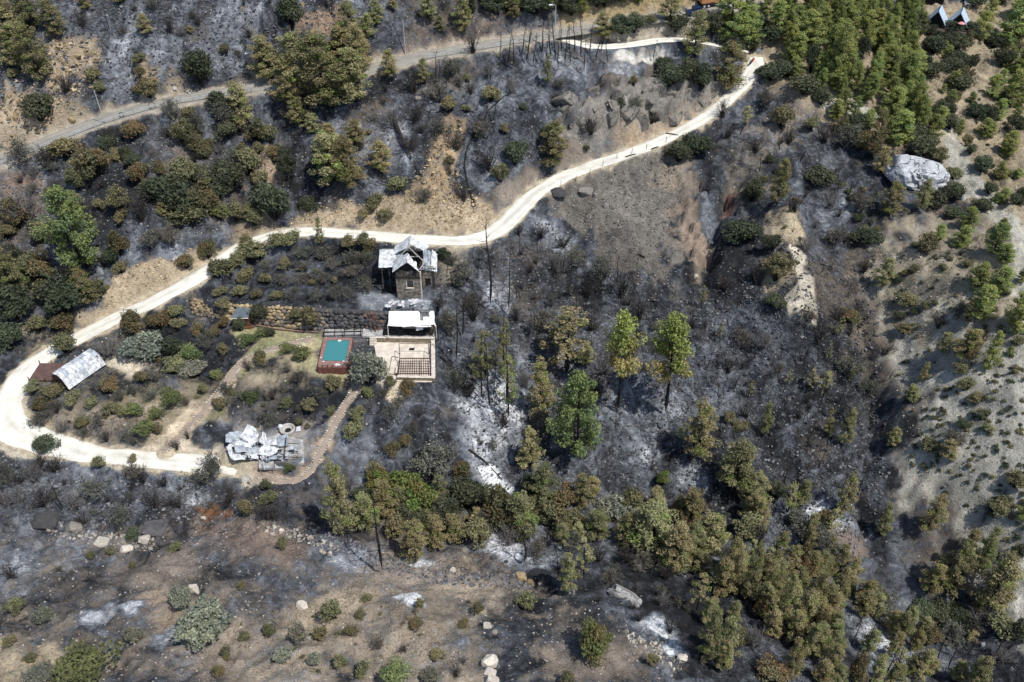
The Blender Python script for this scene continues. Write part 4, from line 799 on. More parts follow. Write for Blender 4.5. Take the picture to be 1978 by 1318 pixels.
scatter("0 870;480 940;480 985;0 1000", 14, 'T', (1.1, 1.7), (.6, .9), 6)
scatter("860 640;1050 660;1000 900;880 860", 16, 'TB', (1.0, 1.6), (.8, 1.6), 7)
scatter("1480 0;1978 0;1978 460;1850 330;1640 250;1540 170", 26, 'GDDG', (1.8, 3.0), (.9, 1.3), 8)
scatter("240 300;330 225;480 215;560 330;555 415;440 440;300 430", 26, 'OTDTORT', (2.2, 4.0), (.7, 1.0), 9)
scatter("0 330;90 330;240 300;300 430;240 520;160 620;0 560", 22, 'TTOTD', (2.0, 3.6), (.7, 1.0), 10)
scatter("520 200;720 150;900 120;1000 240;900 330;800 300;620 280", 22, 'TTTO', (1.4, 2.8), (.7, 1.0), 11)
scatter("220 0;760 0;720 100;480 150;260 180", 22, 'TTTO', (1.4, 2.6), (.7, 1.0), 12)
scatter("1440 980;1560 980;1750 1200;1900 1318;1400 1318;1330 1150", 18, 'SSX', (2.0, 3.0), (1.9, 2.6), 13)
scatter("1470 60;1560 0;1760 0;1760 120;1790 250;1760 290;1640 260;1540 170", 118, 'GGGGGGGD', (1.7, 2.8), (1.8, 2.7), 20)
scatter("1780 70;1978 60;1978 470;1900 420;1830 300", 34, 'DGGO', (1.4, 2.6), (.9, 1.7), 21)
scatter("420 545;470 490;560 458;740 465;740 560;560 575", 34, 'OTOT', (1.0, 1.7), (.7, .95), 22)
scatter("80 790;330 810;440 700;600 720;640 820;560 830;380 800;300 860;150 850", 36, 'TOTO', (.8, 1.5), (.7, .95), 23)
scatter("250 650;420 625;470 690;400 740;300 700", 12, 'TORT', (1.0, 1.8), (.7, .95), 24)
scatter("1320 580;1450 560;1660 640;1680 1000;1520 960;1380 780", 44, 'BBX', (1.0, 1.7), (2.2, 3.6), 25)
scatter("980 470;1180 520;1290 600;1120 620;980 600", 16, 'TB', (.9, 1.5), (1.0, 2.0), 26)
scatter("700 920;1000 990;1330 1040;1500 1110;1440 1160;1200 1060;900 1040;700 1030", 44, 'SSO', (2.0, 3.2), (1.1, 1.8), 27)
scatter("1440 330;1560 300;1720 400;1690 480;1560 440", 18, 'TOD', (1.2, 2.2), (.7, 1.0), 28)
scatter("1700 460;1978 480;1978 640;1760 660", 26, 'OTD', (1.0, 2.0), (.7, .9), 29)
scatter("880 0;1420 0;1385 8;1200 34;1090 52;1050 20;900 36", 24, 'SDDGS', (2.4, 3.8), (1.0, 1.7), 30)
scatter("1560 980;1760 1180;1940 1318;1560 1318;1440 1180;1400 1080", 34, 'SSSR', (1.9, 2.8), (1.8, 2.8), 31)
scatter("200 285;330 225;560 235;560 415;440 440;300 420", 20, 'ODODS', (2.4, 4.2), (.75, 1.1), 40)
scatter("0 340;90 330;250 330;240 520;160 630;0 640", 16, 'ODSRD', (2.6, 4.4), (.8, 1.3), 41)
scatter("520 90;720 90;720 330;600 340;520 260", 10, 'SOS', (3.0, 4.4), (1.0, 1.7), 42)
scatter("1480 40;1560 0;1770 0;1790 240;1760 290;1640 250", 44, 'G', (1.7, 2.8), (1.8, 2.7), 43)
scatter("880 520;1060 480;1290 620;1360 760;1200 880;960 880", 26, 'B', (.9, 1.5), (4.0, 6.0), 44)
scatter("1000 960;1330 1030;1500 1100;1700 1250;1500 1200;1300 1080;1000 1020", 16, 'SSX', (2.0, 3.0), (1.3, 2.2), 45)
# scrub dotted over the pale slope: too small to show stems
def proto_dot(seed):
    r = np.random.RandomState(seed); n = 7; cen = r.uniform(-.28, .28, (n, 3)); cen[:, 2] = r.uniform(.15, .6, n)
    return leafmesh('scrub_bush', [leaves(r, cen, np.full((n, 3), .30), 26, .13, tints(r, n, (1.2, 1.1, 1), (.7, .75, .7)))], LM[('O', 'D', 'T')[seed % 3]])
DOTS = [proto_dot(i) for i in range(9)]
DOTL = []
def dots(poly, n, wr, label, group, seed, pool):
    r = np.random.RandomState(seed); u = px(poly); h = hit(u[:, 0], u[:, 1])[:, :2]; lo, hi = h.min(0), h.max(0); q = r.uniform(lo, hi, (n*5, 2)); q = q[sdf(h, q[:, 0], q[:, 1]) < 0][:n]
    for (x, y), z in zip(q, zat(q[:, 0], q[:, 1])):
        o = bpy.data.objects.new('scrub_bush', DOTS[pool[r.randint(len(pool))]]); COL.objects.link(o); w = r.uniform(*wr)
        o.location = (x, y, z-.05); o.scale = (w, w, w*r.uniform(.6, .9)); o.rotation_euler = (0, 0, r.uniform(0, 6.28)); tag(o, label, 'scrub bush', group)
dots("1760 780;1978 700;1978 1120;1930 1060;1840 960;1760 920", 165, (.5, 1.05), 'small round scrub bush dotting the bare pale slope', 'scrub bushes on the pale slope', 1, (0, 1, 3, 4, 6, 7))
dots("1700 560;1800 450;1880 480;1978 620;1978 700;1760 760;1720 690", 60, (.5, 1.1), 'low scrub bush on the tan ground above the pale slope', 'scrub bushes above the pale slope', 2, (0, 1, 2, 3, 6))
dots("460 1190;760 1140;950 1160;950 1318;460 1318", 34, (.35, .8), 'little dry scrub tuft among stones on the near slope', 'scrub tufts on the near slope', 3, (0, 2, 3, 5, 6))
dots("1850 200;1978 150;1978 470;1900 400", 26, (.6, 1.2), 'small scrub bush between the dirt tracks in the living wood', 'scrub bushes by the dirt tracks', 4, (0, 1, 4, 7))
dots("1480 400;1545 400;1575 560;1520 570;1480 500", 14, (.4, .9), 'small scrub bush on the crest of the pale bluff', 'scrub bushes on the bluff', 5, (0, 3))
# ------------------------------------------------------------------ stones, boulders
def ico(sub):
    import bmesh
    bm = bmesh.new(); bmesh.ops.create_icosphere(bm, subdivisions=sub, radius=1.0)
    v = np.array([tuple(x.co) for x in bm.verts]); f = np.array([[q.index for q in p.verts] for p in bm.faces]); bm.free(); return v, f
ICO1, ICO2, ICO4 = ico(1), ico(2), ico(4)
def rockmesh(name, seed, mat, base=ICO1, cuts=7, rough=.12, depth=.62):
    r = np.random.RandomState(seed); v, f = base; v = v.copy()
    for _ in range(cuts):                     # flatten the ball with random planes so that it reads as broken stone
        n = unit(1, r)[0]; d = r.uniform(depth, .95); k = np.maximum(v@n-d, 0); v -= k[:, None]*n*.92
    v *= 1+(r.uniform(-1, 1, (len(v), 1))*rough)
    return np_mesh(name, v, f, mat=mat)
def hullrock(name, seed, mat, n=15, jit=.30, fine=0):
    import bmesh
    r = np.random.RandomState(seed); bm = bmesh.new(); q = unit(n, r)*(1+r.uniform(-jit, .12, (n, 1))); q = np.sign(q)*np.abs(q)**.8
    for c in q: bm.verts.new(c)
    bmesh.ops.convex_hull(bm, input=bm.verts)
    for v_ in [v_ for v_ in bm.verts if not v_.link_faces]: bm.verts.remove(v_)
    if fine:
        bmesh.ops.bevel(bm, geom=list(bm.edges), offset=.045, segments=1, affect='EDGES', clamp_overlap=True)
        bmesh.ops.triangulate(bm, faces=list(bm.faces)); bmesh.ops.subdivide_edges(bm, edges=list(bm.edges), cuts=fine, use_grid_fill=True)
        for v_ in bm.verts: v_.co *= 1+r.uniform(-.018, .018)
    me = bpy.data.meshes.new(name); bm.to_mesh(me); bm.free(); me.materials.append(mat); return me
WALLST = [rockmesh('stone', 700+i, None, ICO1, 5, .10, .72) for i in range(9)]
def stone_obj(me, mat, loc, scl, rot, parent=None, name='stone'):
    o = bpy.data.objects.new(name, me); COL.objects.link(o)
    if parent is not None: o.parent = parent
    o.location = tuple(float(x) for x in loc); o.scale = tuple(float(x) for x in scl); o.rotation_euler = tuple(float(x) for x in rot)
    if mat is not None:
        if not len(me.materials): me.materials.append(mat)
        o.material_slots[0].link = 'OBJECT'; o.material_slots[0].material = mat
    return o
# retaining wall of loose-laid stones above the pool garden
B_ = px("372 607;410 614;450 619;500 625;560 633;610 638;650 641;700 643;752 645"); T_ = px("368 576;410 580;450 587;500 590;560 592;610 596;650 599;700 601;756 604")
Bw = P(B_[:, 0], B_[:, 1], 0.35); Tw = P(T_[:, 0], T_[:, 1], np.array([2.7, 2.9, 3.2, 3.4, 3.6, 3.65, 3.7, 3.7, 3.7]))
wall = thing('retaining_wall', 'long dry stone retaining wall below the burnt orchard, tan at left and sooty at right', 'stone wall', Bw[4])
rb = resample(Bw, .1); rt = resample(Tw, .1); L_ = np.linalg.norm(np.diff(Bw[:, :2], axis=0), axis=1).sum()
core_ = MB(); fr = np.linspace(0, 1, 40)
def wpt(f, g):
    b = rb[int(f*(len(rb)-1))]; t2 = rt[int(f*(len(rt)-1))]; return b*(1-g)+t2*g
for a, b in zip(fr[:-1], fr[1:]):
    q = [wpt(a, -.1)+(0, .35, 0), wpt(b, -.1)+(0, .35, 0), wpt(b, .97)+(0, .45, 0), wpt(a, .97)+(0, .45, 0)]
    core_.slab([p-Bw[4] for p in q], .25)
core_.build('wall_core', M['stone_dark'], wall)
r = np.random.RandomState(5); ncol = 46; cnt = 0
for row in range(6):
    for c in range(ncol):
        f = (c+.5+(row % 2)*.5+r.uniform(-.22, .22))/ncol; g = (row+.45+r.uniform(-.22, .22))/6
        if not 0 <= f <= 1: continue
        p = wpt(f, g)-Bw[4]; mat = 'stone_tan' if f+r.uniform(-.12, .12)-.12*(g-.5) < .52 else ('stone_mid' if f+r.uniform(-.08, .08) < .66 else ('stone_red' if .88 < f < .97 and r.uniform() < .6 else 'stone_dark'))
        if f < .5 and g < .25 and r.uniform() < .5: mat = 'stone_mid'
        s = r.uniform(.36, .56); stone_obj(WALLST[r.randint(9)], M[mat], p+(0, -.02+r.uniform(-.12, .14), 0), (s*r.uniform(.95, 1.35), s*.85, s*r.uniform(.72, 1.0)), r.uniform(-.4, .4, 3)+(0, 0, r.choice([0, 3.14])), wall)
# single boulders one can pick out
def boulder(u, v, w, h, mat, label, seed, cat='boulder', depth=.6, base=ICO2, name='boulder', rz=0.0, yd=.8):
    p = hit(u, v)[0]; s = pxm(p); a = w/s/2; hz = h/s*.62
    me = hullrock(name, seed, M[mat], 26, .18, 1)
    return tag(stone_obj(me, None, (p[0], p[1], p[2]+hz*.05), (a, a*yd, hz), (0, 0, rz), name=name), label, cat)
for b in [(375, 1142, 24, 30, 'pale_rock', 'white round-topped boulder behind the dark bush on the near slope', 1), (384, 1166, 12, 12, 'pale_rock', 'small pale boulder between two silvery bushes on the near slope', 2),
          (945, 1282, 36, 44, 'pale_rock', 'tall cream boulder topping the rock pile at the bottom edge', 3), (947, 1302, 26, 24, 'pale_rock', 'cream boulder directly under the tall cream one', 4), (950, 1318, 32, 26, 'pale_rock', 'lowest cream boulder cut by the bottom edge of the photo', 5),
          (940, 1212, 22, 16, 'pale_rock', 'flat cream boulder above the rock pile at the bottom', 6), (955, 1222, 12, 14, 'pale_rock', 'small cream boulder below the flat cream one', 61),
          (583, 1172, 26, 18, 'pale_rock', 'low whitish boulder in the middle of the near slope', 7), (835, 1100, 18, 14, 'grey_rock', 'grey-brown boulder left of a row on the gully edge', 8),
          (875, 1102, 14, 12, 'pale_rock', 'cream boulder in the row on the gully edge', 9), (893, 1102, 9, 9, 'grey_rock', 'small dark boulder right of the cream one on the gully edge', 10), (815, 1100, 9, 8, 'grey_rock', 'smallest dark boulder on the gully edge', 62),
          (955, 1078, 12, 11, 'stone_dark', 'round black boulder lying in white ash above the gully edge', 11), (978, 1086, 9, 9, 'stone_dark', 'small black boulder right of the round black one', 12),
          (1005, 1115, 30, 16, 'ochre_rock', 'brown slab-like boulder above the shaded hollow', 13), (1024, 1130, 22, 20, 'ochre_rock', 'brown boulder overhanging the shaded hollow', 14), (968, 1115, 14, 14, 'grey_rock', 'grey boulder left of the shaded hollow', 15),
          (896, 1068, 20, 24, 'grey_rock', 'grey boulder behind the row on the gully edge', 16), (1234, 1100, 14, 28, 'pale_rock', 'upright pale boulder under scorched pines', 17),
          (1210, 1222, 10, 12, 'pale_rock', 'pale boulder right of the big round bush', 18), (1222, 1225, 8, 9, 'pale_rock', 'tiny pale boulder beside the one right of the round bush', 63), (1265, 1245, 12, 12, 'pale_rock', 'pale boulder at the foot of the white ash streak', 19), (1280, 1240, 11, 10, 'grey_rock', 'grey boulder within the white ash streak', 64), (1318, 1272, 22, 16, 'pale_rock', 'cream boulder at the lower end of the ash streak', 20),
          (280, 1044, 26, 18, 'pale_rock', 'cream boulder right of a green shrub by the left gully', 21), (198, 1048, 34, 16, 'pale_rock', 'long cream boulder left of a green shrub by the left gully', 22), (245, 1062, 28, 14, 'pale_rock', 'low cream boulder below a green shrub by the left gully', 23), (393, 1002, 12, 9, 'pale_rock', 'small white boulder beside the rust-coloured soil', 24),
          (515, 1027, 10, 9, 'pale_rock', 'leftmost pale boulder of the cluster below the collapsed cabin', 25), (527, 1033, 13, 10, 'pale_rock', 'broad pale boulder of the cluster below the collapsed cabin', 26), (543, 1026, 11, 9, 'pale_rock', 'rightmost pale boulder of the cluster below the collapsed cabin', 27),
          (600, 1040, 14, 11, 'pale_rock', 'pale boulder on the grey rubble bank', 28), (90, 1005, 60, 22, 'stone_dark', 'wide dark rock by the left gully', 29), (300, 1020, 60, 18, 'stone_dark', 'long black rock ledge in the left gully', 30), (145, 1020, 34, 18, 'grey_rock', 'grey rock in the gully left of the green shrub', 65),
          (208, 288, 14, 11, 'pale_rock', 'pale boulder below the upper road', 31), (362, 178, 7, 5, 'pale_rock', 'small stone at the edge of the upper road', 32), (140, 232, 18, 12, 'ochre_rock', 'ochre boulder above the upper road by the lamp pole', 33),
          (808, 192, 16, 12, 'grey_rock', 'grey boulder on the burnt slope above the fallen trunk', 34), (690, 245, 22, 16, 'grey_rock', 'large grey boulder left of the fallen trunk', 35), (1080, 372, 36, 14, 'stone_dark', 'dark slab just under the bend of the gravel track', 36), (1132, 372, 34, 16, 'grey_rock', 'grey boulder high on the scree', 37), (1150, 380, 12, 12, 'grey_rock', 'dark boulder right of the grey one on the scree', 66), (1170, 398, 12, 10, 'grey_rock', 'pale-faced boulder in the middle of the scree', 38), (1258, 315, 7, 8, 'stone_dark', 'small black rock on the upper scree', 39), (1240, 490, 22, 14, 'grey_rock', 'rounded grey boulder low on the scree', 40),
          (1344, 535, 12, 10, 'pale_rock', 'pale boulder at the foot of the red gully', 41), (1472, 1278, 14, 8, 'grey_rock', 'grey rock under pines', 42), (1898, 1247, 10, 14, 'limestone', 'whitish boulder near the lower right corner', 43), (1859, 385, 12, 12, 'limestone', 'small white boulder below the huge white one', 44), (1474, 1278, 18, 12, 'grey_rock', 'flat grey stone at the foot of the scorched grove', 45),
          (1470, 998+280, 16, 10, 'grey_rock', 'pale stone near the bottom under scorched pines', 46), (242, 822, 8, 6, 'pale_rock', 'white stone beside the garden path', 47), (1700, 1238, 12, 10, 'grey_rock', 'grey boulder between leaning burnt trunks', 48)]:
    boulder(*b)
# long pale slab and huge limestone block
p = hit(1222, 1160)[0]; q = MB(); r = np.random.RandomState(2)
v, f = ICO4; v = v.copy()
for n, d in (((.2, -.3, .93), .42), ((-.1, .75, .65), .5), ((-.95, 0, .3), .8), ((.9, -.1, .42), .62), ((0, -1, .2), .5), ((.5, .3, .8), .5)):
    n = np.array(n)/np.linalg.norm(n); v -= np.maximum(v@n-d, 0)[:, None]*n*.95
v *= (1+(fbm(v[:, 0]*4, v[:, 1]*4+v[:, 2]*3, 3, 4)-.5)*.22)[:, None]
o = link('rock_slab', np_mesh('rock_slab', v, f, mat=M['slabrock'])); o.location = (p[0], p[1], p[2]-.25); o.scale = (3.6, 1.7, 1.5); o.rotation_euler = (0, .12, -.62)
tag(o, 'long pale grey slab sloping down through the ash near the round bush', 'boulder')
p = hit(1772, 362)[0]; s = pxm(p)
r = np.random.RandomState(12); v, f = ICO4; v = v.copy()
for _ in range(26):
    n = unit(1, r)[0]; v -= np.maximum(v@n-r.uniform(.80, .96), 0)[:, None]*n*.9
for n, d in (((.15, -.55, .82), .62), ((-.9, -.1, .2), .80), ((.95, -.2, .1), .86), ((.3, -.95, .1), .62), ((0, .3, .95), .70), ((.6, -.3, .7), .74), ((-.5, -.5, .7), .74), ((0, 0, -1), .35)):
    n = np.array(n)/np.linalg.norm(n); v -= np.maximum(v@n-d, 0)[:, None]*n*.95
cr = np.abs(fbm(v[:, 0]*2.2+v[:, 2]*.8, v[:, 1]*2.2-v[:, 2]*1.3, 5, 3)-.5); v *= (1-.20*(1-sstep(0, .05, cr)))[:, None]
cr = np.abs(fbm(v[:, 0]*5+9, v[:, 2]*2.0+v[:, 1]*3, 8, 2)-.5); v *= (1-.10*(1-sstep(0, .06, cr)))[:, None]
v *= (1+(fbm(v[:, 0]*7, v[:, 1]*7+v[:, 2]*5, 3, 3)-.5)*.07)[:, None]
bo = link('limestone_boulder', np_mesh('limestone_boulder', v, f, mat=M['bigrock'], smooth=False)); bo.location = (p[0]+.2, p[1]+1.6, p[2]+1.5); bo.scale = (6.5, 4.6, 4.4); bo.rotation_euler = (0, math.radians(13), math.radians(-6))
tag(bo, 'huge cracked grey-white limestone boulder at the edge of the living wood', 'boulder')
# broken rock faces: blocks embedded in the slope
def outcrop(name, label, spots, mat, seed, wr, yd=.8, tilt=.5, long=1.0):
    r = np.random.RandomState(seed); u = px(spots); h = hit(u[:, 0], u[:, 1]); root = thing(name, label, 'rock outcrop', h[0])
    for i, q in enumerate(h):
        a = r.uniform(*wr); stone_obj(hullrock('rock', seed*50+i, M[mat], 12, .34, 1), None, q-h[0]+(0, .40*a, -.30*a), (a, a*yd, a*long*r.uniform(.7, 1.1)), (r.uniform(-.5, .1), r.uniform(-tilt, tilt), r.uniform(-.7, .7)), root, 'rock')
outcrop('rock_outcrop', 'dark jagged rock face above the gravel track', "1095 215;1120 225;1145 232;1150 205;1185 205;1165 190;1215 215;1250 190;1180 225;1235 235;1265 215;1110 240;1290 185;1320 210;1130 250;1205 235;1085 235;1165 228;1225 228;1200 180;1275 235;1300 225;1150 178;1100 200;1240 205;1265 178", 'facerock', 31, (1.3, 3.3), .9, .7, 1.1)
outcrop('rock_outcrop', 'grey leaning rock slabs at the right end of the rock face', "1322 180;1330 205;1345 170;1352 195;1318 225;1362 210;1340 222;1372 190;1310 190", 'facerock', 32, (1.2, 2.3), .6, .9, 1.6)
outcrop('rock_outcrop', 'ochre broken rocks on the hillside at top left', "105 105;120 120;140 105;160 95;130 140;110 150;170 110;150 125;95 165", 'ochre_rock', 33, (.7, 1.5))
outcrop('rock_outcrop', 'ochre broken rocks above the road at the left edge', "15 185;40 200;60 215;25 225;45 245;90 220;120 205;140 225;20 262;75 240", 'ochre_rock', 34, (.6, 1.4))
outcrop('rock_outcrop', 'brown fractured rocks at the top near the middle', "590 35;610 45;630 30;620 60;600 60;645 45;565 30;585 15;650 65", 'ochre_rock', 35, (.6, 1.4))
outcrop('rock_outcrop', 'small tan rocks in a bare patch among shrubs', "505 295;520 300;535 305;510 315;525 325;540 330;515 335;530 290", 'ochre_rock', 36, (.4, .8))
outcrop('rock_outcrop', 'ochre stones along the cut bank above the gravel track', "790 372;805 368;820 375;835 372;850 380;815 385;840 392;780 380", 'ochre_rock', 37, (.4, .9))
outcrop('rock_outcrop', 'pale rocks on the dark slope near the top', "395 75;420 65;440 85;460 95;430 100;480 60;500 80;470 45", 'grey_rock', 38, (.5, 1.2))

# ------------------------------------------------------------------ burnt house
O = P(791, 575, 4.0); O[2] = float(zat(O[0], O[1]))
hs = thing('burnt_house', 'burnt-out two-storey stone house with buckled pale metal roofs', 'house', O)
fw = MB(); W0, W1 = -1.95, 1.95
fw.box(W0, W1, 0, .35, -.6, 1.9); fw.box(W0, -.38, 0, .35, 1.9, 3.4); fw.box(.95, W1, 0, .35, 1.9, 3.4); fw.box(W0, W1, 0, .35, 3.4, 3.85); fw.build('front_wall', M['housestone'], hs)
uw = MB(); uw.box(W0, -1.0, .03, .33, 4.05, 5.4); uw.box(-1.0, .9, .03, .33, 4.05, 4.5); uw.box(.9, W1, .03, .33, 4.05, 5.1); uw.build('upper_wall', M['charwall'], hs)
gb = MB(); gb.slab([(W0, .30, 5.41), (W1, .30, 5.11), (.1, .30, 6.75)], .2); gb.build('gable', M['char'], hs)
bm_ = MB(); bm_.box(W0-.1, W1+.1, -.12, .36, 3.86, 4.04); bm_.build('charred_beam', M['char'], hs)
wf = MB(); wf.box(-.36, -.24, .05, .3, 1.92, 3.38); wf.box(.82, .94, .05, .3, 1.92, 3.38); wf.box(-.44, 1.02, -.06, .2, 1.82, 1.915); wi = wf.build('window', M['cope'], hs)
pn = MB(); pn.box(-.24, .82, .2, .24, 1.95, 3.36); pn.build('pane', M['darkglass'], wi)
cq = MB(); cq.box(W1+.003, W1+.20, -.05, .3, -.6, 5.0); cq.build('corner_quoin', M['cope'], hs)
lw = MB(); lw.box(W0, W0+.3, .36, 4.8, -.6, 5.3); lw.build('side_wall', M['charwall'], hs)
rw = MB(); rw.box(2.0, 2.45, 2.5, 2.85, -.6, 4.4); rw.box(3.35, 3.9, 2.5, 2.85, -.6, 4.4); rw.box(2.45, 3.35, 2.5, 2.85, 2.1, 4.4); rw.box(3.6, 3.9, 2.86, 7.0, -.6, 4.4); rw.build('side_wall', M['housestone'], hs)
dr = MB(); dr.box(2.46, 3.34, 2.62, 2.70, -.5, 2.09); dr.build('door', M['darkboard'], hs)
bw = MB(); bw.box(-4.6, 3.59, 7.0, 7.3, -.6, 4.4); bw.build('back_wall', M['charwall'], hs)
fl = MB(); fl.box(-4.7, W0-.01, 1.2, 6.9, -.3, .1); fl.build('porch_floor', M['char'], hs)
for x, y, h in ((-4.4, 1.9, 4.4), (-4.4, 6.6, 4.6), (-3.2, 1.9, 4.3), (4.0, 2.3, 4.2)):
    q = MB(); q.box(x-.09, x+.09, y-.09, y+.09, -.4, h); q.build('porch_post', M['charwall'], hs)
# roofs
def sheetpart(q, amp, seed, mat='white_metal', nx=9, ny=7, fold=.0, name='roof_sheet'):
    m = MB(); m.sheet(*q, nx, ny, amp, seed, .04, fold); return m.build(name, M[mat], hs)
sheetpart(((-4.9, 2.0, 4.55), (-3.4, 2.0, 4.55), (-3.4, 4.85, 6.1), (-4.9, 4.85, 6.1)), .06, 1)
sheetpart(((-3.38, 2.0, 4.56), (-2.1, 2.1, 4.62), (-2.1, 4.85, 6.1), (-3.38, 4.85, 6.1)), .18, 2, fold=.08)
sheetpart(((-2.08, 2.1, 4.72), (-1.0, 2.6, 5.1), (-1.0, 4.85, 6.12), (-2.08, 4.85, 6.1)), .08, 22, 'grey_metal')
sheetpart(((-4.9, 7.3, 4.7), (-1.9, 7.3, 4.7), (-1.9, 4.95, 6.1), (-4.9, 4.95, 6.1)), .06, 3)
sheetpart(((-2.35, -.45, 5.25), (-.05, -.45, 7.05), (-.05, 2.5, 7.15), (-2.35, 2.2, 5.4)), .10, 4, fold=.05)
sheetpart(((.0, -.45, 7.05), (1.9, -.5, 5.35), (1.3, 1.3, 5.85), (.0, 2.2, 7.0)), .30, 5, fold=.30)
sheetpart(((-2.5, 3.9, 5.65), (.1, 3.5, 7.6), (.1, 6.6, 7.7), (-2.6, 6.6, 5.8)), .16, 6, fold=.10)
sheetpart(((.2, 4.3, 7.5), (2.6, 4.9, 5.7), (2.9, 6.7, 5.6), (.2, 6.6, 7.7)), .26, 7, fold=.22)
for i, (x0, x1, am) in enumerate(((2.2, 2.9, .30), (2.9, 3.6, .38), (3.6, 4.5, .42))):
    sheetpart(((x0, 2.2, 4.4-.25*i), (x1, 2.1, 4.2-.3*i), (x1, 5.0, 5.9-.3*i), (x0, 5.0, 6.0)), am, 8+i, 'grey_metal' if i < 2 else 'white_metal', fold=.15)
sheetpart(((2.0, 2.3, 4.0), (4.5, 2.6, 3.2), (4.4, 2.9, 4.3), (2.2, 2.6, 4.6)), .15, 12, 'white_metal', fold=.2)
for a, b, w in (((.14, 3.0, 7.62), (.14, 6.7, 7.72), .14), ((.15, 3.2, 7.6), (3.0, 2.2, 5.0), .12), ((-.1, 3.3, 7.4), (-2.4, 2.6, 5.3), .12), ((.3, 3.2, 6.2), (2.4, 3.0, 6.0), .10), ((.9, 3.1, 4.8), (.9, 3.2, 6.9), .08),
                ((1.5, 3.1, 4.8), (1.5, 3.2, 6.5), .08), ((.2, 3.25, 4.6), (.2, 3.3, 7.5), .10), ((1.95, .2, 5.3), (2.6, 2.4, 5.3), .12), ((-1.0, 3.0, 6.0), (1.8, 3.0, 6.0), .12), ((2.2, 2.3, 4.35), (4.4, 2.3, 4.3), .12)):
    q = MB(); q.beam(a, b, w); q.build('rafter', M['concrete'] if w > .11 else M['char'], hs)
# ash and fallen plaster in front
hp = MB()
for i in range(26):
    r = np.random.RandomState(900+i); x, y = r.uniform(-3.6, 2.6), r.uniform(-2.6, -.5); s = r.uniform(.12, .34)
    hp.sheet((x-s, y-s, -.05), (x+s, y-s*.8, .0), (x+s, y+s, .1), (x-s, y+s, .05), 4, 4, .14, 40+i, .1)
ah = hp.build('rubble_heap', M['ashpile']); ah.location = tuple(O); tag(ah, 'pale rubble and ash fallen in front of the burnt house', 'rubble', kind='stuff')

# ------------------------------------------------------------------ pool
zp = .95; po = P(645, 700, zp)
pool = thing('swimming_pool', 'raised swimming pool with teal water and red-brown deck', 'pool', po)
def loc(pt, o): return np.asarray(pt)-o
wq = [P(*c, zp-.12) for c in ((622.5, 696.5), (667.5, 697), (675, 657.5), (633, 657))]; dq = [P(*c, zp) for c in ((613.5, 709), (672.5, 709.5), (681, 652.5), (626, 652))]
wt = MB(); wt.prism([loc(c, po) for c in wq], .02); wt.build('pool_water', M['water'], pool)
w2 = [P(*c, zp) for c in ((622, 697), (668, 697.5), (675.5, 657), (632.5, 656.5))]
for i, nm in enumerate(('deck_edge', 'deck_edge', 'deck_edge', 'deck_edge')):
    j = (i+1) % 4; q = MB(); q.prism([loc(dq[i], po), loc(dq[j], po), loc(w2[j], po), loc(w2[i], po)], .12); q.build(nm, M['redtop'], pool)
    q = MB(); q.prism([loc(w2[i], po)-(0, 0, .13), loc(w2[j], po)-(0, 0, .13), loc(w2[j], po)*.99-(0, 0, .13), loc(w2[i], po)*.99-(0, 0, .13)], .9); q.build('pool_wall', M['poolwall'], pool)
nb = 14                                       # boards of the front and left cladding
for side, (a, b) in enumerate(((dq[0], dq[1]), (dq[3], dq[0]), (dq[1], dq[2]))):
    for k in range(nb if side == 0 else 12):
        n = nb if side == 0 else 12; p0 = a+(b-a)*k/n; p1 = a+(b-a)*(k+.93)/n; d = (b-a)/np.linalg.norm(b-a); o = np.array([d[1], -d[0], 0])*.07
        q = MB(); q.prism([loc(p0+o, po)+(0, 0, -.02), loc(p1+o, po)+(0, 0, -.02), loc(p1-o*.2, po)+(0, 0, -.02), loc(p0-o*.2, po)+(0, 0, -.02)], 1.75+.02*(k % 3)); q.build('cladding_board', M['redwood'], pool)
for k in range(7):
    f = k/6; c = loc(dq[0]+(dq[1]-dq[0])*f, po); q = MB(); q.box(c[0]-.04, c[0]+.04, c[1]-.02, c[1]+.06, c[2], c[2]+.45); q.build('rail_post', M['char'], pool)
rope = MB(); rp = [loc(dq[0]+(dq[1]-dq[0])*f, po)+(0, 0.02, .40-.14*abs(math.sin(f*math.pi*2))) for f in np.linspace(0, 1, 17)]; rope.tube(rp, .03, 4); rope.build('rope', M['char'], pool)
q = MB(); c = [P(*x, zp+.02) for x in ((645, 705), (651.5, 708), (658, 705), (651.5, 702))]; q.prism([loc(x, po) for x in (c[0], c[1], c[2], c[3])], .015); q.build('deck_hatch', M['whiteplate'], pool)
for c in ((625, 698.5), (663.5, 698.2), (620, 691)):
    c = loc(P(*c, zp), po); q = MB(); q.box(c[0]-.14, c[0]+.14, c[1]-.1, c[1]+.1, c[2]+.003, c[2]+.05); q.build('skimmer_lid', M['whiteplate'], pool)
c = loc(P(656, 658, zp), po); q = MB(); q.box(c[0]-.25, c[0]+.25, c[1]-.18, c[1]+.12, c[2]-.1, c[2]+.05); q.build('skimmer_mouth', M['whiteplate'], pool)
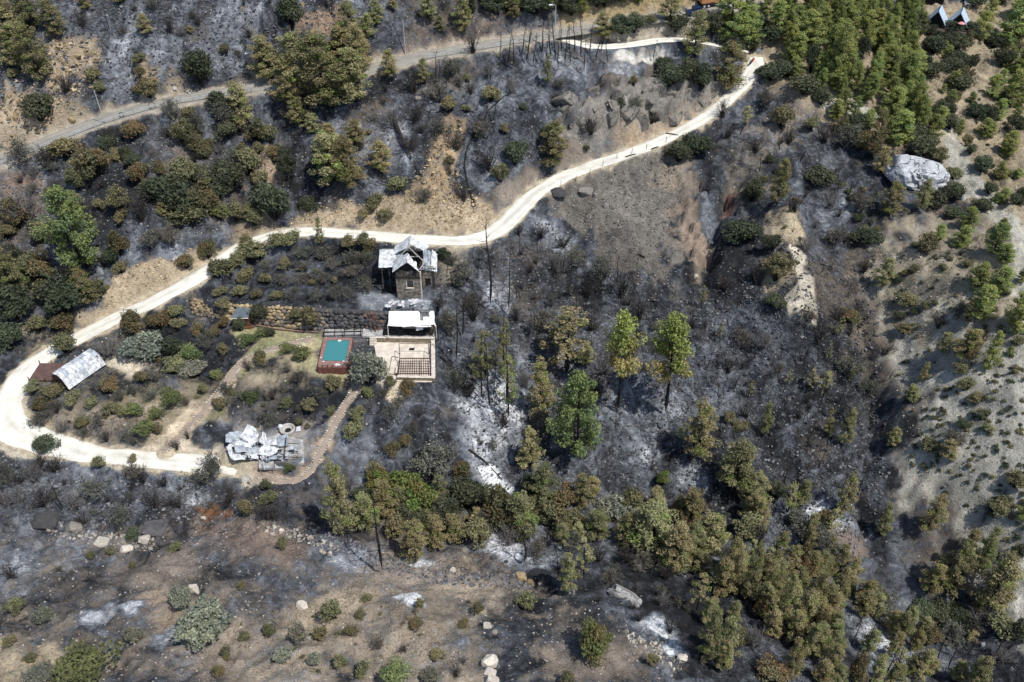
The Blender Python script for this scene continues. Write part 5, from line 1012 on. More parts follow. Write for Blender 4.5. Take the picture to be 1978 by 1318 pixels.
# burnt slatted sun deck behind the pool
zd = .95; do = P(665, 640, zd)
dk = thing('burnt_sun_deck', 'ash-white burnt slatted deck between pool and stone wall', 'deck', do)
dc = [P(*c, zd) for c in ((624, 650), (699, 648), (700, 628), (625, 629))]
q = MB(); q.prism([loc(c, do)-(0, 0, .12) for c in dc], .1); q.build('deck_bed', M['ashpile'], dk)
for k in range(9):
    g = k/8.6; a = dc[0]*(1-g)+dc[3]*g; b = dc[1]*(1-g)+dc[2]*g; g2 = g+.045; a2 = dc[0]*(1-g2)+dc[3]*g2; b2 = dc[1]*(1-g2)+dc[2]*g2
    q = MB(); q.prism([loc(a, do), loc(b, do), loc(b2, do), loc(a2, do)], .09); q.build('deck_joist', M['char'] if k % 3 == 0 else M['concrete'], dk)
for f in (.03, .3, .55, .8, .97):
    a = dc[0]*(1-f)+dc[1]*f; b = dc[3]*(1-f)+dc[2]*f; q = MB(); q.beam(loc(a, do)+(0, 0, .08), loc(b, do)+(0, 0, .08), .09); q.build('cross_rail', M['char'], dk)
for f in (.02, .5, .98):
    a = loc(dc[0]*(1-f)+dc[1]*f, do); q = MB(); q.box(a[0]-.05, a[0]+.05, a[1]-.05, a[1]+.05, a[2]-.3, a[2]+.9); q.build('rail_post', M['char'], dk)
q = MB(); q.beam(loc(dc[0], do)+(0, 0, .85), loc(dc[1], do)+(0, 0, .85), .06); q.build('handrail', M['char'], dk)
# two burnt steel frames standing at the stone wall
for i, (u, v) in enumerate(((722, 642), (729, 641))):
    b = P(u, v, 1.0); fo = thing('frame_ladder', ('left' if i == 0 else 'right')+' one of two rusty steel frames leaning against the wall left of the awning', 'steel frame', b, .1)
    for x in (-.28, .28):
        q = MB(); q.beam((x, 0, 0), (x, .7, 3.0), .07); q.build('upright', M['rust'], fo)
    for k in range(5):
        q = MB(); q.beam((-.28, .12+.13*k, .5+.55*k), (.28, .12+.13*k, .5+.55*k), .05); q.build('rung', M['rust'], fo)

# ------------------------------------------------------------------ upper terrace, awning, steps, lower patio
zt = 1.02
def quad3(px4, z): return [P(*c, z) for c in px4]
tf = quad3(((727, 650), (838, 651.5), (843, 619), (737, 616)), zt); to = tf[0]
ter = thing('upper_terrace', 'paved terrace under the white awning with a stone front wall', 'terrace', to)
q = MB(); q.prism([loc(c, to) for c in tf], .25); q.build('paving', M['terrace'], ter)
q = MB(); a, b = loc(tf[0], to), loc(tf[1], to); q.prism([a+(0, -.30, -.1), b+(0, -.30, -.1), b+(0, -.01, -.1), a+(0, -.01, -.1)], 1.6); q.build('front_wall', M['ashlar'], ter)
q = MB(); q.prism([a+(-.05, -.36, -.02), b+(.05, -.36, -.02), b+(.05, .05, -.02), a+(-.05, .05, -.02)], .075); q.build('coping', M['cope'], ter)
sf = quad3(((700, 650), (726, 650), (737, 622), (702, 628)), zt-.02)
q = MB(); q.prism([loc(c, to) for c in sf], .3); q.build('landing', M['terrace'], ter)
for k in range(5):
    z = zt-.10-.2*k; s0 = loc(P(721, 651+k*3.1, z), to); q = MB(); q.box(s0[0]-.55, s0[0]+.55, s0[1]-.36, s0[1]+.02, s0[2]-.5, s0[2]); q.build('step', M['cope'], ter)
q = MB(); q.prism([loc(c, to)+(0, 0, .012) for c in quad3(((739, 647.5), (836, 649), (841, 620), (744, 617)), zt)], .01); q.build('shaded_charred_floor', M['charwall'], ter)  # dark sheet on the paving: awning shade painted in, together with charring
zc = zt+2.55
cq4 = quad3(((748.5, 629), (842, 628.5), (838.5, 603.5), (751.5, 604)), zc); co = P(795, 648, zt)
aw = thing('awning', 'large white awning with a burnt hole beside the stone wall', 'awning', co)
# cloth as a sheet with a torn hole: built from cells, leaving out those in the burn hole
nxa, nya = 44, 16; a, b, c, d = [loc(x, co) for x in cq4]; vs = []; fs = []; r = np.random.RandomState(3)
for i in range(nxa+1):
    for j in range(nya+1):
        U, V = i/nxa, j/nya; p_ = a*(1-U)*(1-V)+b*U*(1-V)+c*U*V+d*(1-U)*V
        p_ = p_+(0, -.25*abs(math.sin(U*math.pi*2.0))*(1-V)**3-.2*(1-V)**4*(U > .3), .28*V-.22*math.sin(V*math.pi)-.10*math.sin(U*math.pi*3)*math.sin(V*math.pi)+.02*r.uniform(-1, 1)); vs.append(tuple(p_))
for i in range(nxa):
    for j in range(nya):
        U, V = (i+.5)/nxa, (j+.5)/nya; hole = (abs(U-.78) < .105 and abs(V-.83) < .17) or (abs(U-.715) < .04 and .45 < V < .8) or (V > .93 and .66 < U < .9) or (abs(U-.94) < .03 and V < .12)
        if not hole: n = nya+1; fs.append((i*n+j, (i+1)*n+j, (i+1)*n+j+1, i*n+j+1))
me = bpy.data.meshes.new('cloth'); me.from_pydata(vs, [], fs); me.update(); me.materials.append(M['canvas']); cl = link('cloth', me, aw); so_ = cl.modifiers.new('thick', 'SOLIDIFY'); so_.thickness = .03
fl_ = MB(); e = loc(P(803, 629, zc), co); fl_.sheet(e+(0, -.1, -.9), e+(1.1, -.1, -.8), e+(1.2, -.05, -.05), e+(0, -.05, -.05), 7, 5, .12, 5, .03); fl_.build('hanging_flap', M['canvas'], aw)
for c in cq4:
    c = loc(c, co); q = MB(); q.box(c[0]-.06, c[0]+.06, c[1]-.06, c[1]+.06, -.0, c[2]-.02); q.build('post', M['cope'], aw)
for i in range(4):
    q = MB(); q.beam(loc(cq4[i], co)-(0, 0, .09), loc(cq4[(i+1) % 4], co)-(0, 0, .09), .10); q.build('frame_rail', M['char'], aw)
tb = thing('burnt_counter', 'blackened counter standing in the shade under the white awning', 'counter', P(800, 640, zt+.004))
q = MB(); q.box(-1.6, 1.6, -.3, .3, .0, .85); q.build('cabinet', M['char'], tb); q = MB(); q.box(-1.7, 1.7, -.36, .36, .853, .92); q.build('worktop', M['concrete'], tb)
# lower patio
lo4 = quad3(((722, 661), (833, 662), (834, 738), (735, 736)), 0.05); lo_o = lo4[0]
pa = thing('lower_patio', 'cream screed patio edged by low stone walls beside the pool', 'patio', lo_o)
q = MB(); q.prism([loc(c, lo_o) for c in (lo4[3], lo4[2], lo4[1], lo4[0])], .35); q.build('paving', M['patio'], pa)
def wallrun(p0, p1, hgt, thick, name, side, base=-1.2, cop=.06):
    p0, p1 = np.array(p0), np.array(p1); d = (p1-p0)/np.linalg.norm(p1-p0); o = np.array([-d[1], d[0], 0])*thick*side
    A = [p0, p1, p1+o, p0+o] if side > 0 else [p0+o, p1+o, p1, p0]
    q = MB(); q.prism([loc(x, lo_o)+(0, 0, hgt) for x in A], hgt-base); q.build(name, M['ashlar'], pa)
    e = np.array([-d[1], d[0], 0])*.05*side; A = [p0-e, p1-e, p1+o+e, p0+o+e] if side > 0 else [p0+o+e, p1+o+e, p1-e, p0-e]
    q = MB(); q.prism([loc(x, lo_o)+(0, 0, hgt+cop+.004) for x in A], cop); q.build('coping', M['cope'], pa)
wallrun(P(834.5, 735, .05), P(833.5, 655, .05), .62, .5, 'side_wall', -1)
wallrun(P(768, 731, .05), P(841, 733, .05), .55, .42, 'front_wall', -1)
wallrun(P(768.5, 726, .05), P(770, 712, .05), .50, .3, 'end_wall', 1)
# rusted pergola over the patio
zg = .05; go = P(800, 715, zg)
pg = thing('pergola', 'rusted pergola grid of thin bars standing over the cream patio', 'pergola', go)
f4 = quad3(((768.5, 722), (831.5, 722), (830, 692.5), (772, 692.5)), zg+.75); g4 = [loc(c, go) for c in f4]
for i in range(4):
    q = MB(); q.beam(g4[i], g4[(i+1) % 4], .12); q.build('frame_rail', M['rust'], pg)
for k in range(1, 14):
    f = k/14; q = MB(); q.beam(g4[0]*(1-f)+g4[1]*f+(0, 0, .07), g4[3]*(1-f)+g4[2]*f+(0, 0, .07), .07 if k != 10 else .16); q.build('slat', M['rust'], pg)
for k in range(1, 6):
    f = k/6; q = MB(); q.beam(g4[0]*(1-f)+g4[3]*f-(0, 0, .05), g4[1]*(1-f)+g4[2]*f-(0, 0, .05), .07); q.build('cross_bar', M['rust'], pg)
for c in g4:
    q = MB(); q.box(c[0]-.06, c[0]+.06, c[1]-.06, c[1]+.06, 0, c[2]-.07); q.build('post', M['rust'], pg)
h4 = [loc(P(*c, zg+2.1), go) for c in ((772, 681), (770.5, 664), (828, 664), (828, 683))]
for a, b in ((0, 1), (1, 2), (2, 3)):
    q = MB(); q.beam(h4[a], h4[b], .07); q.build('upper_rail', M['rust'], pg)
for c in h4[1:3]:
    q = MB(); q.box(c[0]-.05, c[0]+.05, c[1]-.05, c[1]+.05, 0, c[2]-.04); q.build('post', M['rust'], pg)
for c in (0, 3):
    q = MB(); q.beam(h4[c], g4[3 if c == 0 else 2], .07); q.build('brace', M['rust'], pg)
for a, b in (((757, 688), (751, 722)), ((751, 722), (768, 724)), ((757, 688), (770, 691))):
    q = MB(); q.beam(loc(P(*a, zg+.12), go), loc(P(*b, zg+.12), go), .06); q.build('loose_bar', M['rust'], pg)
sc = MB(); c = P(795, 676, .06); sc.sheet((-.45, -.1, .05), (.4, -.2, .1), (.5, .25, .2), (-.35, .3, .1), 5, 4, .15, 9, .04); o = sc.build('scorched_scrap', M['char']); o.location = tuple(c); tag(o, 'black scrap lying on the cream patio behind the pergola', 'scrap')

# ------------------------------------------------------------------ small hut with slate-blue roof
ho = P(473, 627, float(zat(*P(473, 627, .4)[:2])))
hut = thing('garden_hut', 'small timber hut with a slate-blue lean-to roof against the stone wall', 'hut', ho, .05)
q = MB(); q.slab([(-1.75, -1.1, 2.1), (1.05, -1.1, 2.1), (1.5, 1.2, 2.65), (-1.0, 1.2, 2.65)], .1); q.build('roof', M['tealroof'], hut)
q = MB(); q.slab([(-1.80, -1.16, 2.02), (1.10, -1.16, 2.02), (1.08, -1.08, 2.11), (-1.78, -1.08, 2.11)], .06); q.build('gutter', M['cope'], hut)
q = MB(); q.box(.55, 1.05, -.8, 1.0, -.2, 2.1); q.build('end_wall', M['brown'], hut)
q = MB(); q.box(-1.2, .54, .8, 1.0, -.2, 2.3); q.build('back_wall', M['darkboard'], hut)
for x in (-1.3, .45):
    q = MB(); q.box(x-.06, x+.06, -.95, -.83, -.3, 2.03); q.build('post', M['brown'], hut)
q = MB(); q.box(-.2, 1.1, -1.3, -.96, -.4, .35); q.build('porch_box', M['brown'], hut)
for k in range(3):
    q = MB(); q.box(1.12+.3*k, 1.4+.3*k, -1.1, -.4, -.5, .22-.16*k); q.build('step', M['brown'], hut)
ed = MB(); ed.tube([P(495, 628, .5), P(540, 636, .45), P(580, 640, .45), P(622, 641, .5)], .12, 5); tag(ed.build('path_kerb', M['redtop']), 'pinkish kerb running from the small hut towards the pool', 'kerb')

# ------------------------------------------------------------------ cabin with bent metal barrel roof, rusty deck beside it
co = P(120, 752, float(zat(*P(120, 752, -1.2)[:2]))); az = math.atan2(6.3, 3.6)-math.pi/2
cb = thing('metal_cabin', 'small cabin with a blotchy white folded metal roof by the gravel bend', 'cabin', co, az)
prof = [(-1.95, 1.85), (-1.0, 2.75), (.1, 2.85), (1.0, 2.35), (1.95, .75)]; Lc = 7.0; NS = 9
for i in range(4):
    (x0, z0), (x1, z1) = prof[i], prof[i+1]
    for k in range(NS):
        y0 = Lc*k/NS; y1 = Lc*(k+1)/NS-.03; m = MB(); m.sheet((x0, y0, z0), (x1-.01, y0, z1), (x1-.01, y1, z1), (x0, y1, z0), 4, 3, .05, i*20+k, .03)
        r = np.random.RandomState(i*31+k); m.build('roof_panel', M['white_metal'] if r.uniform() < (.45 if i in (1, 2) else .8) else M['zinc'], cb)
q = MB(); q.slab([(-1.75, .25, -.3), (1.75, .25, -.3), (1.75, .25, .9), (.9, .25, 2.2), (-.9, .25, 2.55), (-1.75, .25, 1.8)], -.15); q.build('front_wall', M['brown'], cb)
q = MB(); q.slab([(-1.75, 6.6, -.3), (1.75, 6.6, -.3), (1.75, 6.6, .9), (.9, 6.6, 2.2), (-.9, 6.6, 2.55), (-1.75, 6.6, 1.8)], -.15); q.build('back_wall', M['char'], cb)
q = MB(); q.box(-1.75, -1.6, .42, 6.4, -.3, 1.75); q.build('side_wall', M['char'], cb)
q = MB(); q.box(-.9, -.1, .02, .09, -.2, 1.75); q.build('door', M['darkboard'], cb)
for k in range(4):
    q = MB(); q.box(2.0+.42*k, 2.18+.42*k, -.2, 6.6, -.12-.05*k, .02-.05*k); q.build('burnt_joist', M['char'], cb)
for k in range(6):
    q = MB(); q.beam((1.9, .4+1.15*k, .08), (3.6, .3+1.15*k, -.02), .09); q.build('burnt_cross_joist', M['char'], cb)
d4 = quad3(((56, 733.5), (104, 736), (135, 703), (77, 701.5)), co[2]+.45); o_ = d4[0]
dkk = thing('rusty_deck', 'rusty brown deck plate with short posts between track and metal cabin', 'deck', o_)
q = MB(); q.prism([loc(c, o_) for c in d4], .12); q.build('deck_plate', M['rustdeck'], dkk)
for f, e in ((0, 0), (.33, 0), (.66, 0), (1, 0), (0, 1), (.4, 1), (.75, 1), (.95, .45)):
    c = loc((d4[0]*(1-f)+d4[1]*f)*(1-e)+(d4[3]*(1-f)+d4[2]*f)*e, o_); q = MB(); q.box(c[0]-.05, c[0]+.05, c[1]-.05, c[1]+.05, c[2]-.7, c[2]+.55); q.build('post', M['rust'], dkk)

# ------------------------------------------------------------------ collapsed cabin: crumpled sheets, bent frame, slab, round tub
zs = float(zat(*P(505, 880, -3.2)[:2])); so2 = P(505, 880, zs)
cc = thing('collapsed_cabin', 'collapsed cabin of crumpled white metal sheets on an ashy slab', 'wrecked cabin', so2)
q = MB(); q.prism([loc(c, so2)+(0, 0, .12) for c in quad3(((500, 905), (548, 905), (588, 895), (586, 852), (540, 838), (505, 850)), zs)], .4); q.build('floor_slab', M['terrace'], cc)
def cr(q4, amp, seed, fold, mat='white_metal', hh=(0, 0, 0, 0), nx=12, ny=7):
    q = [loc(P(*c, zs+h), so2) for c, h in zip(q4, hh)]; m = MB(); m.sheet(*q, nx, ny, amp, seed, .04, fold); m.build('crumpled_sheet', M[mat], cc)
cr(((436, 856), (462, 852), (468, 834), (436, 838)), .25, 1, .3, hh=(1.1, 1.2, 1.2, 1.0), mat='zinc')
cr(((462, 848), (492, 862), (500, 842), (476, 826)), .35, 2, .5, hh=(1.4, .9, .8, 1.5))
cr(((440, 862), (485, 866), (500, 850), (462, 848)), .30, 3, .5, hh=(.8, 1.3, 1.0, 1.2))
cr(((452, 890), (500, 886), (498, 876), (446, 876)), .16, 4, .35, hh=(.7, .8, .9, .8))
cr(((436, 862), (446, 860), (456, 890), (446, 886)), .15, 5, .3, hh=(1.3, 1.4, .7, .8))
cr(((455, 876), (500, 878), (505, 866), (452, 862)), .30, 6, .6, 'zinc', hh=(1.2, .7, .8, 1.4))
cr(((497, 880), (525, 882), (540, 868), (510, 858)), .35, 7, .6, hh=(1.0, .9, 1.0, 1.6))
cr(((510, 864), (536, 860), (533, 846), (516, 852)), .25, 8, .4, hh=(1.4, 1.2, .7, .8))
cr(((535, 862), (556, 862), (556, 840), (536, 842)), .10, 9, .15, 'grey_metal', (.7, .5, .4, .4))
cr(((500, 856), (516, 860), (514, 838), (508, 836)), .22, 10, .4, hh=(.6, .7, 1.3, 1.0))
cr(((472, 830), (496, 834), (492, 826), (478, 820)), .15, 11, .3, hh=(1.2, .7, .9, 1.4))
cr(((520, 888), (545, 888), (544, 880), (520, 879)), .10, 12, .2, 'grey_metal', (.6, .6, .9, .8))
for a, b in (((456, 862), (472, 836)), ((466, 866), (482, 840)), ((478, 868), (492, 846)), ((460, 850), (494, 862)), ((464, 844), (498, 855)), ((535, 882), (578, 884)), ((548, 871), (576, 872)), ((555, 856), (578, 858)),
             ((553, 842), (549, 885)), ((530, 890), (530, 905)), ((508, 890), (512, 908)), ((573, 872), (576, 880)), ((540, 876), (556, 884)), ((497, 848), (520, 872))):
    q = MB(); q.beam(loc(P(*a, zs+1.2), so2), loc(P(*b, zs+.7), so2), .08); q.build('bent_bar', M['char'] if a[0] > 525 else M['zinc'], cc)
for i in range(18):
    r = np.random.RandomState(1200+i); u, v = r.uniform(436, 560), r.uniform(834, 892); w, h = r.uniform(6, 14), r.uniform(4, 9)
    cr(((u, v), (u+w, v+r.uniform(-3, 3)), (u+w+r.uniform(-4, 4), v-h), (u+r.uniform(-4, 4), v-h)), .22, 60+i, .45, ('white_metal', 'zinc', 'char', 'grey_metal', 'char')[i % 5], tuple(r.uniform(.25, 1.2, 4)), 7, 5)
tp = P(556, 834, zs+.02); tubo = thing('round_tub', 'scorched round tub lying behind the collapsed cabin', 'tub', tp)
q = MB(); q.lathe([(1.0, 0), (1.15, .55), (1.12, .7), (.92, .7), (.88, .5), (.8, .15), (0, .15)], 20); q.build('tub_shell', M['concrete'], tubo, True)
q = MB(); q.lathe([(.0, .16), (.42, .17), (.45, .3), (.3, .38), (0, .38)], 12, (.1, .0, .05)); q.build('tub_core', M['char'], tubo)
q = MB(); q.lathe([(.0, .0), (.38, .05), (.42, .6), (.25, .85), (0, .9)], 10, (-1.1, .5, 0)); q.build('pump_housing', M['white_metal'], tubo)
pl = MB(); pl.sheet((-.35, -.3, .1), (.35, -.3, .2), (.3, .3, .6), (-.3, .3, .5), 4, 4, .1, 3, .04); o = pl.build('loose_sheet', M['white_metal']); o.location = tuple(P(577, 832, zs)); tag(o, 'loose white sheet right of the round tub', 'metal sheet')

# edging stones beside the garden paths
for nm, lab in (('garden_path', 'row of pale edging stones along the path up to the pool'), ('lower_path', 'row of pinkish edging stones round the path by the collapsed cabin')):
    r = resample(RD[nm], .42); t_ = np.gradient(r[:, :2], axis=0); t_ /= np.linalg.norm(t_, axis=1)[:, None]; eo = thing('path_edging', lab, 'edging stones', r[0, :3]); rr = np.random.RandomState(4)
    for p_, tt in zip(r, t_):
        for sd in (-1, 1):
            if rr.uniform() < (.12 if nm == 'lower_path' else .30): continue
            s = rr.uniform(.12, .21); q = np.array([p_[0]-tt[1]*sd*(p_[3]+.12), p_[1]+tt[0]*sd*(p_[3]+.12), p_[2]+.04])
            stone_obj(WALLST[rr.randint(9)], M['pale_rock'], q-r[0, :3], (s*1.2, s, s*.8), (0, 0, rr.uniform(0, 6.28)), eo, 'edging_stone')
# ------------------------------------------------------------------ along the roads
def lamp(u, v, H, label, head=True, lean=0.0):
    p = hit(u, v)[0]; o = thing('lamp_post' if head else 'utility_pole', label, 'lamp post' if head else 'pole', p); o.rotation_euler = (0, lean, 0)
    q = MB(); q.tube([(0, 0, -.4), (0, 0, H)], [.10, .065], 8); q.build('pole', M['polegrey'], o)
    if head:
        q = MB(); q.tube([(0, 0, H-.05), (-.3, -.1, H+.18), (-.7, -.2, H+.22)], .045, 6); q.build('arm', M['polegrey'], o)
        q = MB(); q.slab([(-1.3, -.45, H+.18), (-.6, -.32, H+.2), (-.6, -.05, H+.3), (-1.3, -.15, H+.28)], .13); q.build('lamp_head', M['whiteplate'], o)
    else:
        q = MB(); q.box(-.14, .14, -.05, .05, H-.25, H-.17); q.build('bracket', M['polegrey'], o)
lamp(203, 239, 6.2, 'leaning grey pole beside the upper road at left', False, -.04)
lamp(496, 151, 4.6, 'white street lamp half hidden behind pines on the upper road')
lamp(1072, 63, 5.2, 'white street lamp at the fork of the upper road')
lamp(783, 104, 6.4, 'thin grey pole above the upper road between pines', False)
# guard rail on the outer edge of the upper road
r = resample(RD['upper_road'], 3.6); t_ = np.gradient(r[:, :2], axis=0); t_ /= np.linalg.norm(t_, axis=1)[:, None]
side = np.stack([r[:, 0]+t_[:, 1]*(r[:, 3]-.25), r[:, 1]-t_[:, 0]*(r[:, 3]-.25), r[:, 2]], -1); keep = side[side[:, 0] < -47]; keep2 = side[(side[:, 0] > -17) & (side[:, 0] < 8)]
for kk, lab in ((keep, 'sagging dark guard rail along the outer edge of the upper road at left'), (keep2, 'low guard rail along the outer edge of the upper road near its fork')):
    gr = thing('guard_rail', lab, 'guard rail', kk[0])
    for p_ in kk:
        c = p_-kk[0]; q = MB(); q.box(c[0]-.08, c[0]+.08, c[1]-.06, c[1]+.06, c[2]-.3, c[2]+.85); q.build('post', M['concrete'], gr)
    for a, b in zip(kk[:-1], kk[1:]):
        q = MB(); q.beam(a-kk[0]+(0, 0, .68), b-kk[0]+(0, 0, .66), .12, .22); q.build('rail', M['polegrey'], gr)
for u, v, s, lab in ((297, 208, .62, 'larger dark cable coil lying against the guard rail'), (238, 224, .45, 'smaller cable coil lying against the guard rail')):
    p = hit(u, v)[0]; q = MB(); q.tube([(s*math.cos(a), .25*s*math.sin(a), s+s*.9*math.sin(a)) for a in np.linspace(0, 6.28, 17)], .06, 5); o = q.build('cable_coil', M['rubber']); o.location = tuple(p+np.array([0, -.6, 0])); tag(o, lab, 'cable coil')
p = hit(340, 178)[0]; sg = thing('plate_sign', 'small blank white plate on a short post above the upper road', 'sign', p); q = MB(); q.box(-.04, .04, -.04, .04, -.3, .9); q.build('post', M['polegrey'], sg); q = MB(); q.box(-.34, .34, -.09, -.045, .45, 1.05); q.build('plate', M['whiteplate'], sg)
# thin stakes on the outer edge of the gravel track
STK = [(1083, 360), (1112, 350), (1139, 337), (1164, 322), (1191, 307), (1220, 298), (1248, 290), (1286, 276)]
for i, (u, v) in enumerate(STK):
    p = hit(u, v)[0]; q = MB(); q.tube([(0, 0, -.2), (.05, 0, 1.15)], .05, 5); o = q.build('fence_stake', M['char']); o.location = tuple(p)
    tag(o, 'thin dark stake on the outer edge of the gravel track, '+['lowest of the row', 'second from the lower end', 'third from the lower end', 'fourth from the lower end', 'fourth from the upper end', 'third from the upper end', 'second from the upper end', 'highest of the row'][i], 'stake', 'stakes along the gravel track')
for i, (a, b, lab) in enumerate((((1286, 259), (1310, 263), 'charred pole lying across the gravel track'), ((1208, 305), (1228, 299), 'charred log lying on the lower edge of the gravel track'), ((1258, 290), (1272, 285), 'short charred log at the upper edge of the scree'))):
    q = MB(); A, B = hit(*a)[0], hit(*b)[0]; q.tube([A+(0, 0, .15), (A+B)/2+(0, 0, .2), B+(0, 0, .15)], [.13, .12, .08], 6); tag(q.build('fallen_log', M['bark']), lab, 'log')
# fallen trunk on the slope
A, B = hit(757, 228)[0], hit(795, 312)[0]; q = MB(); d = B-A
q.tube([A+d*f+(0, 0, .5) for f in (0, .3, .6, .8, 1)], [.42, .36, .27, .18, .10], 8)
for f, e in ((.75, (1.4, .6, .5)), (.85, (-1.2, -.2, .4)), (.6, (.9, .9, .7)), (.92, (.8, -.7, .3))): q.tube([A+d*f+(0, 0, .5), A+d*f+np.array(e)], [.08, .03], 5)
tag(q.build('fallen_tree', M['bark']), 'thick charred tree trunk fallen down the burnt slope', 'fallen tree')
for (a, b, lab) in (((905, 870), (970, 928), 'charred fallen trunk pointing into the white ash tongue'), ((850, 690), (895, 735), 'bent charred branch lying right of the patio wall'), ((895, 735), (925, 745), 'charred branch lying between burnt trunks'), ((720, 615), (722, 640), 'x')):
    if lab == 'x': continue
    A, B = hit(*a)[0], hit(*b)[0]; q = MB(); q.tube([A+(0, 0, .2), (A*.6+B*.4)+(0, .4, .35), B+(0, 0, .2)], [.16, .12, .06], 6); tag(q.build('fallen_branch', M['bark']), lab, 'fallen branch')
# thin black hose looping down the slope
hz = px("985 180;955 205;930 235;908 270;898 300;895 330;902 360;915 385;918 400"); hh = hit(hz[:, 0], hz[:, 1]); hh = smooth(resample(hh, 1.0), 6); hh[:, 2] = zat(hh[:, 0], hh[:, 1])+.12
q = MB(); q.tube([tuple(p) for p in hh], .14, 5); tag(q.build('black_hose', M['rubber']), 'black hose curving down the slope to the gravel track', 'hose')

# vehicles stopped on the upper road at the top edge
def vehicle(u, v, label, kind, yaw):
    p = hit(u, v)[0]; o = thing('parked_pickup' if kind == 0 else 'loaded_truck', label, 'pickup' if kind == 0 else 'truck', p, yaw)
    if kind == 0:
        q = MB(); q.slab([(-2.2, -.85, .35), (2.2, -.85, .35), (2.2, -.85, .95), (1.0, -.85, 1.05), (-2.2, -.85, 1.0)], -1.7); q.build('body', M['carblue'], o)
        q = MB(); q.slab([(-.9, -.78, 1.06), (1.0, -.78, 1.06), (.5, -.78, 1.65), (-.8, -.78, 1.65)], -1.56); c = q.build('cab', M['carblue'], o)
        q = MB(); q.slab([(-.75, -.80, 1.12), (.8, -.80, 1.12), (.42, -.80, 1.56), (-.68, -.80, 1.56)], -.015); q.build('window', M['darkglass'], o)
        q = MB(); q.slab([(1.04, -.6, 1.1), (1.04, .6, 1.1), (.56, .6, 1.6), (.56, -.6, 1.6)], -.02); q.build('windscreen', M['darkglass'], o)
        q = MB(); q.box(-2.26, -2.205, -.7, .7, .5, 1.5); q.build('load_sheet', M['whiteplate'], o); W = (-1.4, 1.4)
    else:
        q = MB(); q.box(-2.6, 1.6, -1.0, 1.0, .75, 1.0); q.build('load_bed', M['char'], o)
        q = MB(); q.sheet((-2.5, -.95, 1.9), (1.4, -.95, 1.9), (1.4, .95, 2.1), (-2.5, .95, 2.1), 9, 5, .25, 4, .9); q.build('load', M['orange'], o)
        q = MB(); q.slab([(1.7, -.95, .5), (3.4, -.95, .5), (3.4, -.95, 1.4), (2.9, -.95, 2.3), (1.7, -.95, 2.3)], -1.9); q.build('cab', M['carwhite'], o)
        q = MB(); q.slab([(1.9, -.965, 1.4), (3.1, -.965, 1.4), (2.8, -.965, 2.1), (1.9, -.965, 2.1)], -.012); q.build('window', M['darkglass'], o)
        q = MB(); q.box(1.62, 1.69, -.95, .95, .8, 2.2); q.build('headboard', M['red'], o); W = (-1.8, -.9, 2.5)
    for x in W:
        for s in (-1, 1):
            q = MB(); r_ = .36 if kind == 0 else .45
            q.tube([(x, s*.80, r_), (x, s*.98, r_)], r_, 12); wh = q.build('wheel', M['rubber'], o); q = MB(); q.tube([(x, s*.981, r_), (x, s*.995, r_)], r_*.55, 10); q.build('hub', M['polegrey'], wh)
vehicle(1339, 24, 'dark blue pickup stopped on the upper road by the pines', 0, .28); vehicle(1372, 13, 'truck with orange load and white cab at the top edge', 1, .28)
p = hit(1457, 122)[0]; o = thing('red_motorbike', 'small red motorbike standing at the upper end of the gravel track', 'motorbike', p+np.array([-.6, 0, 0]), 1.0)
for x in (-.65, .65):
    q = MB(); q.tube([(x, -.06, .32), (x, .06, .32)], .32, 12); q.build('wheel', M['rubber'], o)
q = MB(); q.slab([(-.55, -.13, .55), (.45, -.13, .5), (.55, -.13, .9), (.1, -.13, .95), (-.6, -.13, .85)], -.26); q.build('body', M['red'], o)
q = MB(); q.tube([(.65, 0, .35), (.5, 0, 1.0)], .04, 5); q.build('fork', M['polegrey'], o); q = MB(); q.tube([(.48, -.35, 1.05), (.48, .35, 1.05)], .03, 5); q.build('handlebar', M['char'], o)

# ------------------------------------------------------------------ A-frame cabins far up in the living wood
def aframe(u, v, label):
    p = hit(u, v+2)[0]; p = P(u, v, p[2]+1.0); o = thing('a_frame_cabin', label, 'cabin', p, -.48)
    hw, hz, L = 2.05, 3.5, 4.2
    for s in (-1, 1):
        q = MB(); q.slab([(s*(hw+.1), -.4, .75), (s*(hw+.1), L, .75), (s*.03, L, hz+.1), (s*.03, -.4, hz+.1)], .12*s); q.build('roof', M['blueroof'], o)
    q = MB(); q.box(-.05, .05, -.42, L, hz+.0, hz+.16); q.build('ridge_cap', M['darkboard'], o)
    q = MB(); q.slab([(-hw, .25, 0), (hw, .25, 0), (hw, .25, .7), (0, .25, hz-.1), (-hw, .25, .7)], -.1); fw_ = q.build('front_wall', M['darkboard'], o)
    q = MB(); q.box(-.9, .9, .10, .145, .1, 1.9); q.build('door', M['darkglass'], o)
    for s in (-1, 1):
        q = MB(); q.box(min(s*hw, s*(hw-.1)), max(s*hw, s*(hw-.1)), .37, L-.1, 0, .75); q.build('side_wall', M['darkboard'], o)
    q = MB(); q.box(-hw-.3, hw+.3, -2.0, .2, -.25, -.02); q.build('porch_deck', M['deckwood'], o)
    q = MB(); q.box(-hw-.3, hw+.3, -2.0, -1.93, .45, .6); q.build('porch_rail', M['deckwood'], o)
    for x in (-2.2, -1.1, 0, 1.1, 2.2):
        q = MB(); q.box(x-.05, x+.05, -1.99, -1.94, -.02, .45); q.build('baluster', M['deckwood'], o)
    for x in (-2.1, -.7, .7, 2.1):
        q = MB(); q.box(x-.09, x+.09, -1.85, -1.67, -2.4, -.26); q.build('stilt', M['darkboard'], o)
    return p
pa_ = aframe(1804.5, 53, 'left one of two small A-frame cabins with pale blue roofs'); pb_ = aframe(1847, 57, 'right one of two small A-frame cabins, pink parasol on its porch')
